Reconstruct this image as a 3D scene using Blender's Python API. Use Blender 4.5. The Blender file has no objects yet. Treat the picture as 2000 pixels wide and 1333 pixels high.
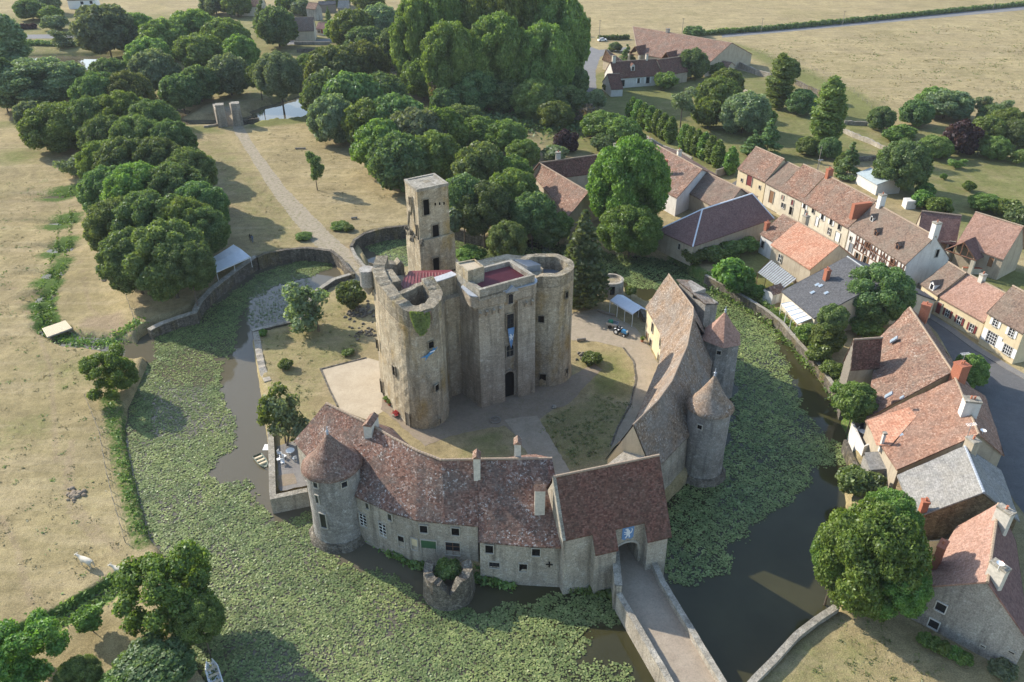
import bpy, math, random
import numpy as np
from mathutils import Vector, Matrix
S = bpy.context.scene
C = S.collection
rnd = random.Random(7)
R = math.radians
# ---------------------------------------------------------------- camera
CAMH = 70.0; PITCH = 31.0; FPX = 28/36*2000.0
cam_d = bpy.data.cameras.new('camera'); cam = bpy.data.objects.new('camera', cam_d); C.objects.link(cam)
cam.location = (0, 0, CAMH); cam.rotation_euler = (R(90-PITCH), 0, 0)
cam_d.lens = 28; cam_d.sensor_width = 36; cam_d.clip_end = 6000; cam_d.clip_start = 1
S.camera = cam
# ---------------------------------------------------------------- light
SUN_EL = 30.0
SD = Vector((-0.826, 0.563, 0)).normalized()          # horizontal direction towards the sun
SUNV = Vector((SD.x*math.cos(R(SUN_EL)), SD.y*math.cos(R(SUN_EL)), math.sin(R(SUN_EL))))
world = bpy.data.worlds.new('World'); S.world = world; world.use_nodes = True
wn = world.node_tree.nodes; wl = world.node_tree.links
sky = wn.new('ShaderNodeTexSky'); sky.sky_type = 'NISHITA'; sky.sun_disc = False
sky.sun_elevation = R(SUN_EL); sky.sun_rotation = math.atan2(SD.x, SD.y)
sky.air_density = 1.2; sky.dust_density = 0.9; sky.ozone_density = 1.6
bg = wn['Background']; wl.new(sky.outputs[0], bg.inputs[0]); bg.inputs[1].default_value = 0.15
sl = bpy.data.lights.new('sun', 'SUN'); sun = bpy.data.objects.new('sun', sl); C.objects.link(sun)
sl.energy = 3.8; sl.angle = R(0.55); sl.color = (1.0, 0.92, 0.80)
sun.rotation_euler = (-SUNV).to_track_quat('-Z', 'Y').to_euler(); sun.location = (-60, 200, 120)
S.view_settings.view_transform = 'Standard'; S.view_settings.look = 'None'
S.view_settings.exposure = 1.02; S.view_settings.gamma = 1.0; S.view_settings.use_curve_mapping = False
S.render.engine = 'CYCLES'
S.render.resolution_x = 1024; S.render.resolution_y = 682
try:
    S.cycles.max_bounces = 5; S.cycles.diffuse_bounces = 2; S.cycles.glossy_bounces = 2
    S.cycles.transmission_bounces = 3; S.cycles.transparent_max_bounces = 4; S.cycles.volume_bounces = 0
    S.cycles.caustics_reflective = False; S.cycles.caustics_refractive = False
except Exception: pass
# ---------------------------------------------------------------- where things of the photograph stand
_t = R(PITCH)
def ray(px, py):
    x, y = (px-1000)/FPX, (py-666.5)/FPX
    return Vector((x, math.cos(_t)-y*math.sin(_t), -math.sin(_t)-y*math.cos(_t)))
def at(px, py, z=0.0):
    d = ray(px, py); k = (z-CAMH)/d.z
    return Vector((d.x*k, d.y*k, z))
def pxpm(px, py, z=0.0): return FPX/((at(px, py, z)-Vector((0, 0, CAMH))).dot(Vector((0, math.cos(_t), -math.sin(_t)))))
def onplane(px, py, P, n):
    d = ray(px, py); o = Vector((0, 0, CAMH)); k = (P-o).dot(n)/d.dot(n)
    return o+d*k
def onwall(px, py, P, Q):
    t = Q-P; n = Vector((t.y, -t.x, 0)).normalized()
    return onplane(px, py, Vector((P.x, P.y, 0)), n)
def oncyl(px, py, c, r):
    d = ray(px, py); a = d.x**2+d.y**2; b = -2*(d.x*c.x+d.y*c.y); cc = c.x**2+c.y**2-r*r
    D = b*b-4*a*cc
    k = (-b-math.sqrt(max(D, 0)))/(2*a)
    p = d*k; return Vector((p.x, p.y, CAMH+p.z))
# ---------------------------------------------------------------- mesh helper
def h3(x, y, z=0.0, s=1.0):
    return math.sin(x*s*1.7+y*s*2.3+1.3)*math.sin(y*s*1.9-z*s*2.1+.7)+.5*math.sin(x*s*4.1-y*s*3.3+z*s*3.7)
class MB:
    def __init__(s): s.v = []; s.f = []; s.m = []
    def vert(s, p): s.v.append((p[0], p[1], p[2])); return len(s.v)-1
    def poly(s, pts, m=0):
        i = len(s.v); s.v += [(p[0], p[1], p[2]) for p in pts]; s.f.append(tuple(range(i, i+len(pts)))); s.m.append(m)
    def box(s, c, size, rz=0, m=0, taper=1.0):
        x, y, z = [q/2 for q in size]; ca, sa = math.cos(rz), math.sin(rz); P = []
        for dz in (-1, 1):
            k = taper if dz > 0 else 1
            for dx, dy in ((-1, -1), (1, -1), (1, 1), (-1, 1)):
                a, b = dx*x*k, dy*y*k
                P.append((c[0]+a*ca-b*sa, c[1]+a*sa+b*ca, c[2]+dz*z))
        for q in ((3, 2, 1, 0), (4, 5, 6, 7), (0, 1, 5, 4), (1, 2, 6, 5), (2, 3, 7, 6), (3, 0, 4, 7)): s.poly([P[k] for k in q], m)
    def prism(s, pl, z0, z1, m=0, mt=None, bottom=False, base=None, jag=0):
        n = len(pl); base = base or pl
        tz = [z1+jag*h3(p[0], p[1], 0, 1.5) for p in pl]
        ar = sum(pl[i][0]*pl[(i+1) % n][1]-pl[(i+1) % n][0]*pl[i][1] for i in range(n))
        idx = list(range(n)) if ar > 0 else list(range(n-1, -1, -1))
        for k in range(n):
            i, j = idx[k], idx[(k+1) % n]
            s.poly([(base[i][0], base[i][1], z0), (base[j][0], base[j][1], z0), (pl[j][0], pl[j][1], tz[j]), (pl[i][0], pl[i][1], tz[i])], m)
        s.poly([(pl[i][0], pl[i][1], tz[i]) for i in idx], m if mt is None else mt)
        if bottom: s.poly([(base[i][0], base[i][1], z0) for i in reversed(idx)], m)
    def tube(s, a, b, r0, r1=None, n=8, m=0, cap=True):
        a, b = Vector(a), Vector(b); r1 = r0 if r1 is None else r1; d = (b-a).normalized()
        u = d.cross(Vector((0, 0, 1)) if abs(d.z) < .9 else Vector((1, 0, 0))).normalized(); w = d.cross(u)
        A = [a+(u*math.cos(2*math.pi*k/n)+w*math.sin(2*math.pi*k/n))*r0 for k in range(n)]
        B = [b+(u*math.cos(2*math.pi*k/n)+w*math.sin(2*math.pi*k/n))*r1 for k in range(n)]
        for k in range(n): j = (k+1) % n; s.poly([A[j], A[k], B[k], B[j]], m)
        if cap: s.poly(A, m); s.poly(B[::-1], m)
    def lathe(s, c, prof, n=32, m=0, a0=0, a1=360, jag=0, cap=True):
        full = abs(a1-a0) >= 359.9; N = n if full else n+1
        base = len(s.v)
        for (r, z) in prof:
            for k in range(N):
                a = R(a0+(a1-a0)*k/n); rr = r*(1+jag*h3(k*.9, z*.6, 0, 1))
                s.v.append((c[0]+rr*math.cos(a), c[1]+rr*math.sin(a), z))
        for q in range(len(prof)-1):
            for k in range(n):
                j = (k+1) % N
                s.f.append((base+q*N+k, base+q*N+j, base+(q+1)*N+j, base+(q+1)*N+k)); s.m.append(m)
        if cap and full and prof[-1][0] > .01: s.f.append(tuple(base+(len(prof)-1)*N+k for k in range(n))); s.m.append(m)
    def grid(s, A, B, Cc, D, nu, nv, disp=0, m=0, fs=.5):
        """quad A-B (bottom), C-D (top: C above B, D above A) with a gentle sag"""
        n = (B-A).cross(D-A).normalized(); base = len(s.v)
        for j in range(nv+1):
            t = j/nv
            for i in range(nu+1):
                u = i/nu; p = (A.lerp(B, u)).lerp(D.lerp(Cc, u), t)
                w = disp*h3(p.x, p.y, p.z, fs)
                p = p+n*w; s.v.append(tuple(p))
        for j in range(nv):
            for i in range(nu):
                a = base+j*(nu+1)+i; s.f.append((a, a+1, a+nu+2, a+nu+1)); s.m.append(m)
    def build(s, name, mats, parent=None, smooth=False, uv=True):
        me = bpy.data.meshes.new(name); me.from_pydata(s.v, [], s.f)
        if not isinstance(mats, (list, tuple)): mats = [mats]
        for q in mats: me.materials.append(q)
        if len(mats) > 1: me.polygons.foreach_set('material_index', s.m)
        if smooth: me.polygons.foreach_set('use_smooth', [True]*len(s.f))
        me.update()
        if uv:
            L = me.uv_layers.new(name='UVMap'); out = np.zeros(len(me.loops)*2, dtype=np.float32)
            for p in me.polygons:
                n = p.normal; u = Vector((0, 0, 1)).cross(n)
                if u.length < .05: u = Vector((1, 0, 0))
                u.normalize(); w = n.cross(u)
                for li in p.loop_indices:
                    co = me.vertices[me.loops[li].vertex_index].co
                    out[li*2] = co.dot(u); out[li*2+1] = co.dot(w)
            L.data.foreach_set('uv', out)
        o = bpy.data.objects.new(name, me); C.objects.link(o)
        if parent: o.parent = parent; o.matrix_parent_inverse = parent.matrix_basis.inverted()
        return o
def tag(o, label=None, cat=None, group=None, kind=None):
    if label: o['label'] = label
    if cat: o['category'] = cat
    if group: o['group'] = group
    if kind: o['kind'] = kind
    return o
def thing(name, label, cat, loc=(0, 0, 0), group=None, rz=0):
    o = bpy.data.objects.new(name, None); C.objects.link(o); o.location = loc; o.rotation_euler = (0, 0, rz)
    o.empty_display_size = .3
    o.matrix_basis = Matrix.Translation(Vector(loc)) @ Matrix.Rotation(rz, 4, 'Z')
    return tag(o, label, cat, group)
def struct(mb, name, mats, label=None, **k): return tag(mb.build(name, mats, **k), label, None, None, 'structure')
# ---------------------------------------------------------------- materials
class NT:
    def __init__(s, name):
        s.mat = bpy.data.materials.new(name); s.mat.use_nodes = True; s.t = s.mat.node_tree; s.n = s.t.nodes; s.l = s.t.links
        s.b = s.n['Principled BSDF']; s.out = s.n['Material Output']; s.x = 0
    def new(s, typ, **kw):
        q = s.n.new(typ)
        for k, v in kw.items(): setattr(q, k, v)
        return q
    def set(s, q, **kw):
        for k, v in kw.items():
            k = k.replace('_', ' ')
            if hasattr(v, 'is_output') or isinstance(v, bpy.types.NodeSocket): s.l.new(v, q.inputs[k])
            else: q.inputs[k].default_value = v
    def coord(s, kind='Object'): return s.new('ShaderNodeTexCoord').outputs[kind]
    def mapping(s, vec, scale=(1, 1, 1), rot=(0, 0, 0), loc=(0, 0, 0)):
        m = s.new('ShaderNodeMapping'); s.l.new(vec, m.inputs[0]); m.inputs['Scale'].default_value = scale
        m.inputs['Rotation'].default_value = rot; m.inputs['Location'].default_value = loc; return m.outputs[0]
    def noise(s, vec, scale, detail=4, rough=.55, dist=0):
        q = s.new('ShaderNodeTexNoise'); s.l.new(vec, q.inputs['Vector']); q.inputs['Scale'].default_value = scale
        q.inputs['Detail'].default_value = detail; q.inputs['Roughness'].default_value = rough; q.inputs['Distortion'].default_value = dist
        return q.outputs['Fac']
    def voro(s, vec, scale, feature='F1', out='Distance', rand=1.0):
        q = s.new('ShaderNodeTexVoronoi', feature=feature); s.l.new(vec, q.inputs['Vector']); q.inputs['Scale'].default_value = scale
        q.inputs['Randomness'].default_value = rand
        return q.outputs[out]
    def ramp(s, fac, stops, interp='LINEAR'):
        q = s.new('ShaderNodeValToRGB'); s.l.new(fac, q.inputs[0]); e = q.color_ramp.elements; q.color_ramp.interpolation = interp
        while len(e) < len(stops): e.new(1)
        for k, (p, c) in enumerate(stops):
            e[k].position = p; e[k].color = (c[0], c[1], c[2], 1) if isinstance(c, (tuple, list)) else (c, c, c, 1)
        return q.outputs[0]
    def mix(s, fac, a, b, mode='MIX'):
        q = s.new('ShaderNodeMix', data_type='RGBA', blend_type=mode)
        for k, v in ((0, fac), (6, a), (7, b)):
            if isinstance(v, bpy.types.NodeSocket): s.l.new(v, q.inputs[k])
            elif isinstance(v, (tuple, list)): q.inputs[k].default_value = (v[0], v[1], v[2], 1)
            else: q.inputs[k].default_value = v if k == 0 else (v, v, v, 1)
        return q.outputs[2]
    def math(s, op, a, b=None, clamp=False):
        q = s.new('ShaderNodeMath', operation=op, use_clamp=clamp)
        for k, v in ((0, a), (1, b)):
            if v is None: continue
            if isinstance(v, bpy.types.NodeSocket): s.l.new(v, q.inputs[k])
            else: q.inputs[k].default_value = v
        return q.outputs[0]
    def bump(s, h, strength=.5, dist=.05):
        q = s.new('ShaderNodeBump'); s.l.new(h, q.inputs['Height']); q.inputs['Strength'].default_value = strength; q.inputs['Distance'].default_value = dist
        s.l.new(q.outputs[0], s.b.inputs['Normal'])
    def done(s, color, rough=.9, spec=.2):
        if isinstance(color, bpy.types.NodeSocket): s.l.new(color, s.b.inputs['Base Color'])
        else: s.b.inputs['Base Color'].default_value = (*color, 1)
        if isinstance(rough, bpy.types.NodeSocket): s.l.new(rough, s.b.inputs['Roughness'])
        else: s.b.inputs['Roughness'].default_value = rough
        s.b.inputs['Specular IOR Level'].default_value = spec
        return s.mat
M = {}
def c3(a, k): return tuple(x*k for x in a)
def m_stone(name, base, stain, light=None, sc=1.0, rub=.35, courses=False, ochre=None):
    t = NT(name); co = t.coord()
    big = t.noise(co, .22*sc, 5, .6, .4); med = t.noise(co, 1.3*sc, 5, .65); fine = t.noise(co, 7*sc, 3, .6)
    st = t.noise(t.mapping(co, (1.2, 1.2, .12)), 1.0, 4, .6)
    col = t.mix(t.ramp(big, [(.35, 0.), (.65, 1.)]), base, stain)
    if light: col = t.mix(t.ramp(med, [(.52, 0.), (.72, .8)]), col, light)
    if ochre: col = t.mix(t.ramp(t.noise(t.mapping(co, (1, 1, .5), loc=(9, 3, 1)), .35, 4, .6), [(.53, 0.), (.7, .75)]), col, ochre)
    col = t.mix(t.ramp(st, [(.5, 0.), (.72, .75)]), col, c3(stain, .5))
    cell = t.voro(t.mapping(co, (1, 1, 1.5)), 2.6/sc, out='Color')
    bw = t.new('ShaderNodeRGBToBW'); t.l.new(cell, bw.inputs[0])
    edge = t.voro(t.mapping(co, (1, 1, 1.5)), 2.6/sc, 'DISTANCE_TO_EDGE')
    col = t.mix(rub, col, t.ramp(bw.outputs[0], [(0, .5), (1, 1.35)]), 'MULTIPLY')
    col = t.mix(rub*1.2 if rub < .8 else 1, col, t.ramp(edge, [(0., .55), (.07, 1.)]), 'MULTIPLY')
    col = t.mix(.8, col, t.ramp(fine, [(.28, .55), (.72, 1.4)]), 'MULTIPLY')
    if courses:
        bk = t.new('ShaderNodeTexBrick'); t.l.new(t.coord('UV'), bk.inputs['Vector'])
        t.set(bk, Color1=(1, 1, 1, 1), Color2=(.84, .83, .82, 1), Mortar=(.62, .6, .58, 1), Scale=1.0, Mortar_Size=.02, Brick_Width=.9, Row_Height=.42)
        col = t.mix(.75, col, bk.outputs[0], 'MULTIPLY')
    t.bump(t.math('ADD', med, t.math('MULTIPLY', t.ramp(edge, [(0, 0.), (.12, 1.)]), rub)), .8, .08)
    M[name] = t.done(col, .95, .1); return M[name]
def m_tile(name, cols, patch=None, pa=.5, specks=None, sa=.5, cw=.26, ch=.2, dark=(.035, .03, .025), da=.3, psc=.35, regular=False):
    t = NT(name); uv = t.coord('UV'); co = t.coord()
    mp = t.mapping(uv, (1/cw, 1/ch, 1))
    fl = t.new('ShaderNodeVectorMath', operation='FLOOR'); t.l.new(mp, fl.inputs[0])
    wnz = t.new('ShaderNodeTexWhiteNoise', noise_dimensions='3D'); t.l.new(fl.outputs[0], wnz.inputs[0])
    st = [(k/(len(cols)-1) if len(cols) > 1 else 0, c) for k, c in enumerate(cols)]
    lo = t.noise(co, 1.1, 4, .6)
    v = t.math('ADD', t.math('MULTIPLY', wnz.outputs['Value'], .62), t.math('MULTIPLY', lo, .62)); v = t.math('SUBTRACT', v, .12, True)
    col = t.ramp(v, st)
    if patch: col = t.mix(t.math('MULTIPLY', t.ramp(t.noise(co, psc, 5, .65, .5), [(.42, 0.), (.62, 1.)]), pa), col, patch)
    if dark: col = t.mix(t.math('MULTIPLY', t.ramp(t.noise(t.mapping(co, loc=(20, 7, 3)), .6, 6, .7), [(.5, 0.), (.72, 1.)]), da), col, dark)
    if specks:
        sp = t.math('MULTIPLY', t.ramp(t.noise(t.mapping(co, loc=(3, 9, 3)), 3.2, 4, .8), [(.56, 0.), (.62, 1.)]), t.ramp(t.noise(t.mapping(co, loc=(40, 7, 3)), .3, 3), [(.38, 0.), (.6, 1.)]))
        col = t.mix(t.math('MULTIPLY', sp, sa), col, specks)
    col = t.mix(.8, col, t.ramp(t.noise(co, 3.5, 5, .8), [(.3, .5), (.7, 1.45)]), 'MULTIPLY')
    sx = t.new('ShaderNodeSeparateXYZ'); t.l.new(mp, sx.inputs[0])
    fr = t.math('FRACT', sx.outputs[1]); col = t.mix(.6, col, t.ramp(fr, [(0, .45), (.18, 1.), (1, 1.1)]), 'MULTIPLY')
    h = t.math('ADD', t.math('MULTIPLY', fr, -.6), t.math('MULTIPLY', wnz.outputs['Value'], .6))
    if regular: h = t.math('ADD', h, t.math('MULTIPLY', t.math('ABSOLUTE', t.math('SUBTRACT', t.math('FRACT', sx.outputs[0]), .5)), -1.6)); col = t.mix(.5, col, t.ramp(t.math('FRACT', sx.outputs[0]), [(0, .5), (.3, 1.1), (.8, 1.), (1, .6)]), 'MULTIPLY')
    t.bump(h, .7, .035)
    M[name] = t.done(col, .9, .15); return M[name]
def m_plain(name, col, rough=.7, var=.25, sc=3.0, spec=.3, metal=0, bump=0):
    t = NT(name); co = t.coord()
    c = t.mix(var, col, t.ramp(t.noise(co, sc, 5, .65), [(.3, .45), (.7, 1.35)]), 'MULTIPLY') if var else col
    if metal: t.b.inputs['Metallic'].default_value = metal
    if bump: t.bump(t.noise(co, sc*2, 4), bump, .03)
    M[name] = t.done(c, rough, spec); return M[name]
def m_render(name, base, stain, amt=.5):                      # lime render on houses
    t = NT(name); co = t.coord()
    col = t.mix(t.math('MULTIPLY', t.ramp(t.noise(co, .6, 6, .65, .4), [(.4, 0.), (.7, 1.)]), amt), base, stain)
    col = t.mix(t.math('MULTIPLY', t.ramp(t.noise(t.mapping(co, (1.5, 1.5, .15)), 1.2, 4), [(.52, 0.), (.75, 1.)]), amt*.8), col, c3(stain, .6))
    col = t.mix(.4, col, t.ramp(t.noise(co, 6, 4, .7), [(.3, .75), (.7, 1.2)]), 'MULTIPLY')
    t.bump(t.noise(co, 5, 5, .7), .4, .04)
    M[name] = t.done(col, .93, .1); return M[name]
m_stone('keep_stone', (.44, .375, .27), (.30, .25, .175), (.56, .50, .39), rub=.4, ochre=(.30, .20, .065))
m_stone('ashlar_stone', (.41, .355, .275), (.29, .245, .185), (.52, .465, .38), rub=.12, courses=True)
m_stone('ruin_top', (.34, .29, .21), (.22, .19, .14), (.44, .40, .32), rub=.6, ochre=(.28, .22, .09))
m_stone('curtain_stone', (.42, .375, .30), (.28, .245, .195), (.43, .40, .35), rub=.3)
m_stone('grey_render_stone', (.34, .325, .295), (.22, .205, .185), (.45, .44, .41), rub=.35)
m_stone('rubble_stone', (.22, .195, .155), (.13, .115, .09), (.34, .31, .26), rub=.85)
m_stone('moat_wall_stone', (.20, .175, .14), (.12, .105, .085), (.30, .27, .22), rub=.8, ochre=(.19, .15, .06))
m_stone('coping_stone', (.36, .33, .27), (.26, .235, .19), (.48, .45, .39), rub=.3)
m_stone('brown_stone', (.26, .19, .11), (.17, .12, .07), (.34, .27, .17), rub=.75)
m_stone('gable_stone', (.36, .34, .30), (.27, .245, .215), (.44, .42, .38), rub=.25)
m_render('yellow_render', (.62, .52, .34), (.45, .36, .23), .35)
m_render('cream_render', (.60, .54, .42), (.42, .36, .27), .5)
m_render('white_render', (.62, .60, .56), (.45, .42, .38), .45)
m_render('beige_render', (.42, .36, .27), (.29, .24, .18), .6)
RB = [(.06, .035, .025), (.16, .075, .05), (.23, .10, .062), (.30, .15, .095), (.38, .27, .20)]
m_tile('castle_tiles', [(.045, .030, .024), (.11, .062, .047), (.17, .088, .064), (.23, .135, .10), (.38, .31, .25)], (.12, .105, .09), .6, (.50, .48, .45), .9)
m_tile('castle_tiles_pale', [(.08, .055, .038), (.155, .105, .070), (.215, .148, .10), (.285, .205, .14), (.46, .39, .31)], (.22, .20, .175), .65, (.50, .47, .43), .8)
m_tile('gate_tiles', [(.05, .03, .024), (.10, .048, .035), (.15, .068, .050), (.19, .10, .075), (.24, .16, .125)], (.10, .075, .055), .4, (.2, .17, .15), .3)
m_tile('cone_tiles', [(.07,.045,.035),(.125,.072,.054),(.18,.105,.08),(.24,.155,.12),(.33,.26,.21)], (.14,.115,.09), .5, (.40,.36,.32), .6)
m_tile('old_red_tiles', [(.065, .042, .032), (.145, .08, .056), (.21, .115, .08), (.275, .17, .12), (.43, .35, .27)], (.15, .12, .095), .6, (.5, .45, .38), .6)
m_tile('brown_tiles', [(.10, .07, .055), (.16, .11, .085), (.20, .14, .105), (.25, .18, .135)], (.17, .15, .12), .5, (.33, .3, .25), .4)
m_tile('plum_tiles', [(.12, .07, .062), (.16, .092, .08), (.195, .115, .10), (.23, .145, .125)], (.12, .08, .075), .3, None, da=.1)
m_tile('orange_tiles', [(.13, .072, .048), (.23, .12, .08), (.30, .17, .115), (.42, .29, .21)], (.22, .15, .115), .55, (.55, .42, .33), .4)
m_tile('pantiles', [(.29, .13, .08), (.38, .18, .115), (.44, .23, .15), (.49, .30, .21)], (.42, .28, .20), .4, None, cw=.3, ch=.34, da=.1, regular=True)
m_tile('pink_tiles', [(.22, .13, .095), (.285, .165, .12), (.33, .20, .15), (.38, .25, .195)], (.33, .22, .18), .3, (.5, .4, .34), .3, da=.12)
m_tile('slate_dark', [(.065, .067, .072), (.085, .087, .092), (.10, .10, .106), (.12, .12, .125)], (.10, .10, .10), .4, (.25, .25, .25), .2, cw=.32, ch=.22, da=.1)
m_tile('slate_grey', [(.16, .155, .145), (.21, .205, .19), (.25, .24, .225), (.31, .30, .28)], (.27, .25, .21), .5, (.4, .38, .34), .5, cw=.32, ch=.24, da=.25)
m_tile('hut_tiles', [(.13, .06, .045), (.19, .085, .06), (.24, .11, .08)], (.16, .1, .08), .4, None)
m_plain('ridge_clay', (.33, .25, .18), .9, .5, 5)
m_plain('lead', (.30, .33, .37), .5, .3, 2, .4)
m_plain('red_metal', (.17, .038, .045), .45, .3, .8, .4)
m_plain('grey_metal', (.20, .22, .245), .45, .3, 1.5, .5)
m_plain('brick', (.36, .14, .085), .9, .45, 6, .1)
m_plain('chimney_render', (.55, .51, .44), .9, .4, 3, .1)
m_plain('chimney_pot', (.42, .16, .09), .8, .3, 6)
m_plain('white_paint', (.78, .78, .76), .5, .12, 3)
m_plain('garage_sheet', (.34, .40, .42), .6, .3, 1.5)
m_plain('awning_white', (.60, .63, .67), .5, .12, 1.5)
m_plain('coping_white', (.40, .41, .42), .8, .4, 3)
m_plain('frame_stone', (.40, .37, .31), .9, .3, 5, .1)
m_plain('dark_glass', (.018, .02, .024), .12, 0, 1, .5)
m_plain('dark_opening', (.012, .011, .010), .9, 0, 1, 0)
m_plain('red_shutter', (.17, .035, .035), .6, .2, 4)
m_plain('green_door', (.045, .11, .05), .6, .3, 4)
m_plain('wood_door', (.22, .12, .06), .7, .4, 5)
m_plain('grey_wood', (.25, .22, .18), .85, .5, 6)
m_plain('timber', (.17, .085, .05), .8, .4, 5)
m_plain('pale_wood', (.62, .52, .36), .8, .4, 6)
m_plain('bark', (.13, .105, .08), .95, .5, 6, .1, bump=.6)
m_plain('bark_pale', (.24, .21, .17), .95, .5, 6, .1, bump=.6)
m_plain('black_metal', (.02, .02, .022), .5, 0)
m_plain('steel', (.42, .43, .45), .35, .1, 3, .5, .6)
m_plain('cable', (.05, .05, .05), .6, 0)
# ================================================================= terrain
WATER = -1.8
def W(p): return at(p[0], p[1], p[2] if len(p) > 2 else WATER)
moat_px = [(648,505),(625,500),(590,503),(552,500),(516,510),(474,533),(428,568),(392,596),(380,612),(338,630),(300,640),(285,650),(268,660),(262,672),(272,690),(282,715),(268,750),(246,800),(240,850),(250,905),(262,955),(276,1010),(288,1055),(320,1100),(322,1160),(330,1210),(365,1290),(392,1333),(410,1400),(420,1520),
 (1260,1520),(1330,1520),(1400,1420),(1470,1345),(1560,1262),(1640,1203),(1655,1150),(1672,1080),(1662,1000),(1656,930),(1672,880),(1650,830),(1648,800),(1632,768),(1618,738),(1590,705),(1560,678),(1545,660),(1508,628),(1478,606),(1420,578),(1378,555),(1340,528),(1318,512),(1280,503),(1220,498),(1150,488),(1090,478),(1040,465),(990,474),(950,474),(900,464),(870,458),(797,456),(760,458),(722,466),(706,476),(700,490),(712,508),
 (722,532,0.),(780,520,0.),(860,516,0.),(940,512,0.),(1040,512,0.),(1130,528,0.),(1180,532,0.),(1216,556,0.),(1262,588,0.),(1300,560,0.),(1330,600),(1376,700),(1380,790),(1345,930),(1290,985),(1260,1060),(1180,1130),(1108,1140),(1000,1130),(930,1120),(840,1095),(740,1050),(690,1020),(605,975),(600,962),(540,975),(534,960,-.5),(532,880,-.5),(512,745,-.5),(497,655,-.5),(600,626,-.3),(612,595,-.3),(640,566,-.3),(688,543,-.3)]
MOAT = np.array([W(p)[:2] for p in moat_px])
def poly_sd(P, X, Y):
    """signed distance, positive inside, of points to polygon P (vectorised)"""
    d = np.full(X.shape, 1e9); ins = np.zeros(X.shape, bool); n = len(P)
    for i in range(n):
        ax, ay = P[i]; bx, by = P[(i+1) % n]; ex, ey = bx-ax, by-ay
        t = np.clip(((X-ax)*ex+(Y-ay)*ey)/(ex*ex+ey*ey+1e-12), 0, 1)
        d = np.minimum(d, (X-ax-t*ex)**2+(Y-ay-t*ey)**2)
        c = (ay > Y) != (by > Y)
        with np.errstate(divide='ignore', invalid='ignore'): ins ^= c & (X < (bx-ax)*(Y-ay)/(by-ay+1e-15)+ax)
    d = np.sqrt(d); return np.where(ins, d, -d)
def line_d(P, X, Y):
    d = np.full(X.shape, 1e9); u = np.zeros(X.shape)
    for i in range(len(P)-1):
        ax, ay = P[i][:2]; bx, by = P[i+1][:2]; ex, ey = bx-ax, by-ay
        t = np.clip(((X-ax)*ex+(Y-ay)*ey)/(ex*ex+ey*ey+1e-12), 0, 1)
        d = np.minimum(d, np.hypot(X-ax-t*ex, Y-ay-t*ey))
    return d
def sm(x, a, b): t = np.clip((x-a)/(b-a), 0, 1); return t*t*(3-2*t)
FIELDZ = -1.0
WF = np.array([at(*p, FIELDZ)[:2] for p in [(-700,338),(60,338),(100,352),(150,370),(190,440),(232,560),(262,648),(285,720),(300,900),(420,1200),(600,1700),(-900,1700)]])
stream = [at(*p, -1.3) for p in [(128,372),(128,420),(124,470),(112,520),(92,570),(84,600),(95,640)]]
stream2 = [at(*p, -1.3) for p in [(95,640),(135,662),(190,668),(240,675),(275,690)]]
stream3 = [at(*p, -1.3) for p in [(300,1110),(240,1135),(205,1160),(160,1185),(110,1215),(40,1245)]]
river = [at(*p, -1.) for p in [(-300,118),(40,118),(170,118),(230,165),(300,225),(345,238),(470,238),(560,215),(620,198),(700,150),(770,138),(830,150)]]
RIVW = [26, 26, 26, 20, 9, 9, 12, 24, 22, 20, 18]
def height(X, Y):
    X = np.asarray(X, float); Y = np.asarray(Y, float)
    land = FIELDZ*sm(poly_sd(WF, X, Y), -1.5, 3.5)
    wob = .25*np.sin(X*1.9+Y*.7)*np.sin(Y*1.3-X*.4)
    m = poly_sd(MOAT, X, Y)
    h = land+(-3.6-land)*sm(m+wob*.4, -.25, 1.3)
    for L, w in ((stream, .45), (stream2, 1.3), (stream3, .7)):
        d = line_d(L, X, Y)+wob; h = np.minimum(h, land+(-2.6-land)*(1-sm(d, w*.5, w*2.4)))
    for i in range(len(river)-1):
        d = line_d(river[i:i+2], X, Y)+wob*4; h = np.minimum(h, -3.2*(1-sm(d, RIVW[i]*.5-1.5, RIVW[i]*.5+2)))
    return h
def hz(x, y): return float(height(np.array([x]), np.array([y]))[0])
def G(px, py):
    z = 0.0
    for _ in range(4):
        p = at(px, py, z); z = max(hz(p.x, p.y), WATER)
    return at(px, py, z)
def axis(a, b, step, lo, hi):
    l = [a]; s = step
    while l[0] > lo: s *= 1.35; l.insert(0, l[0]-s)
    mid = list(np.arange(a+step, b, step)); r = [b]; s = step
    while r[-1] < hi: s *= 1.35; r.append(r[-1]+s)
    return np.array(l+mid+r)
ax_ = axis(-82, 104, .55, -1800, 1800); ay_ = axis(36, 190, .55, -200, 191)
ay_ = np.concatenate([ay_[ay_ < 190], np.arange(190, 360, 1.6), axis(360, 361, 2.2, 359.9, 3200)[1:]]); ay_ = np.unique(np.round(ay_, 3))
GX, GY = np.meshgrid(ax_, ay_); GZ = height(GX.ravel(), GY.ravel())
nx, ny = len(ax_), len(ay_)
gv = np.column_stack([GX.ravel(), GY.ravel(), GZ]); ii = np.arange((nx-1)*(ny-1)); r_, c_ = ii//(nx-1), ii % (nx-1); a_ = r_*nx+c_
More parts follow.
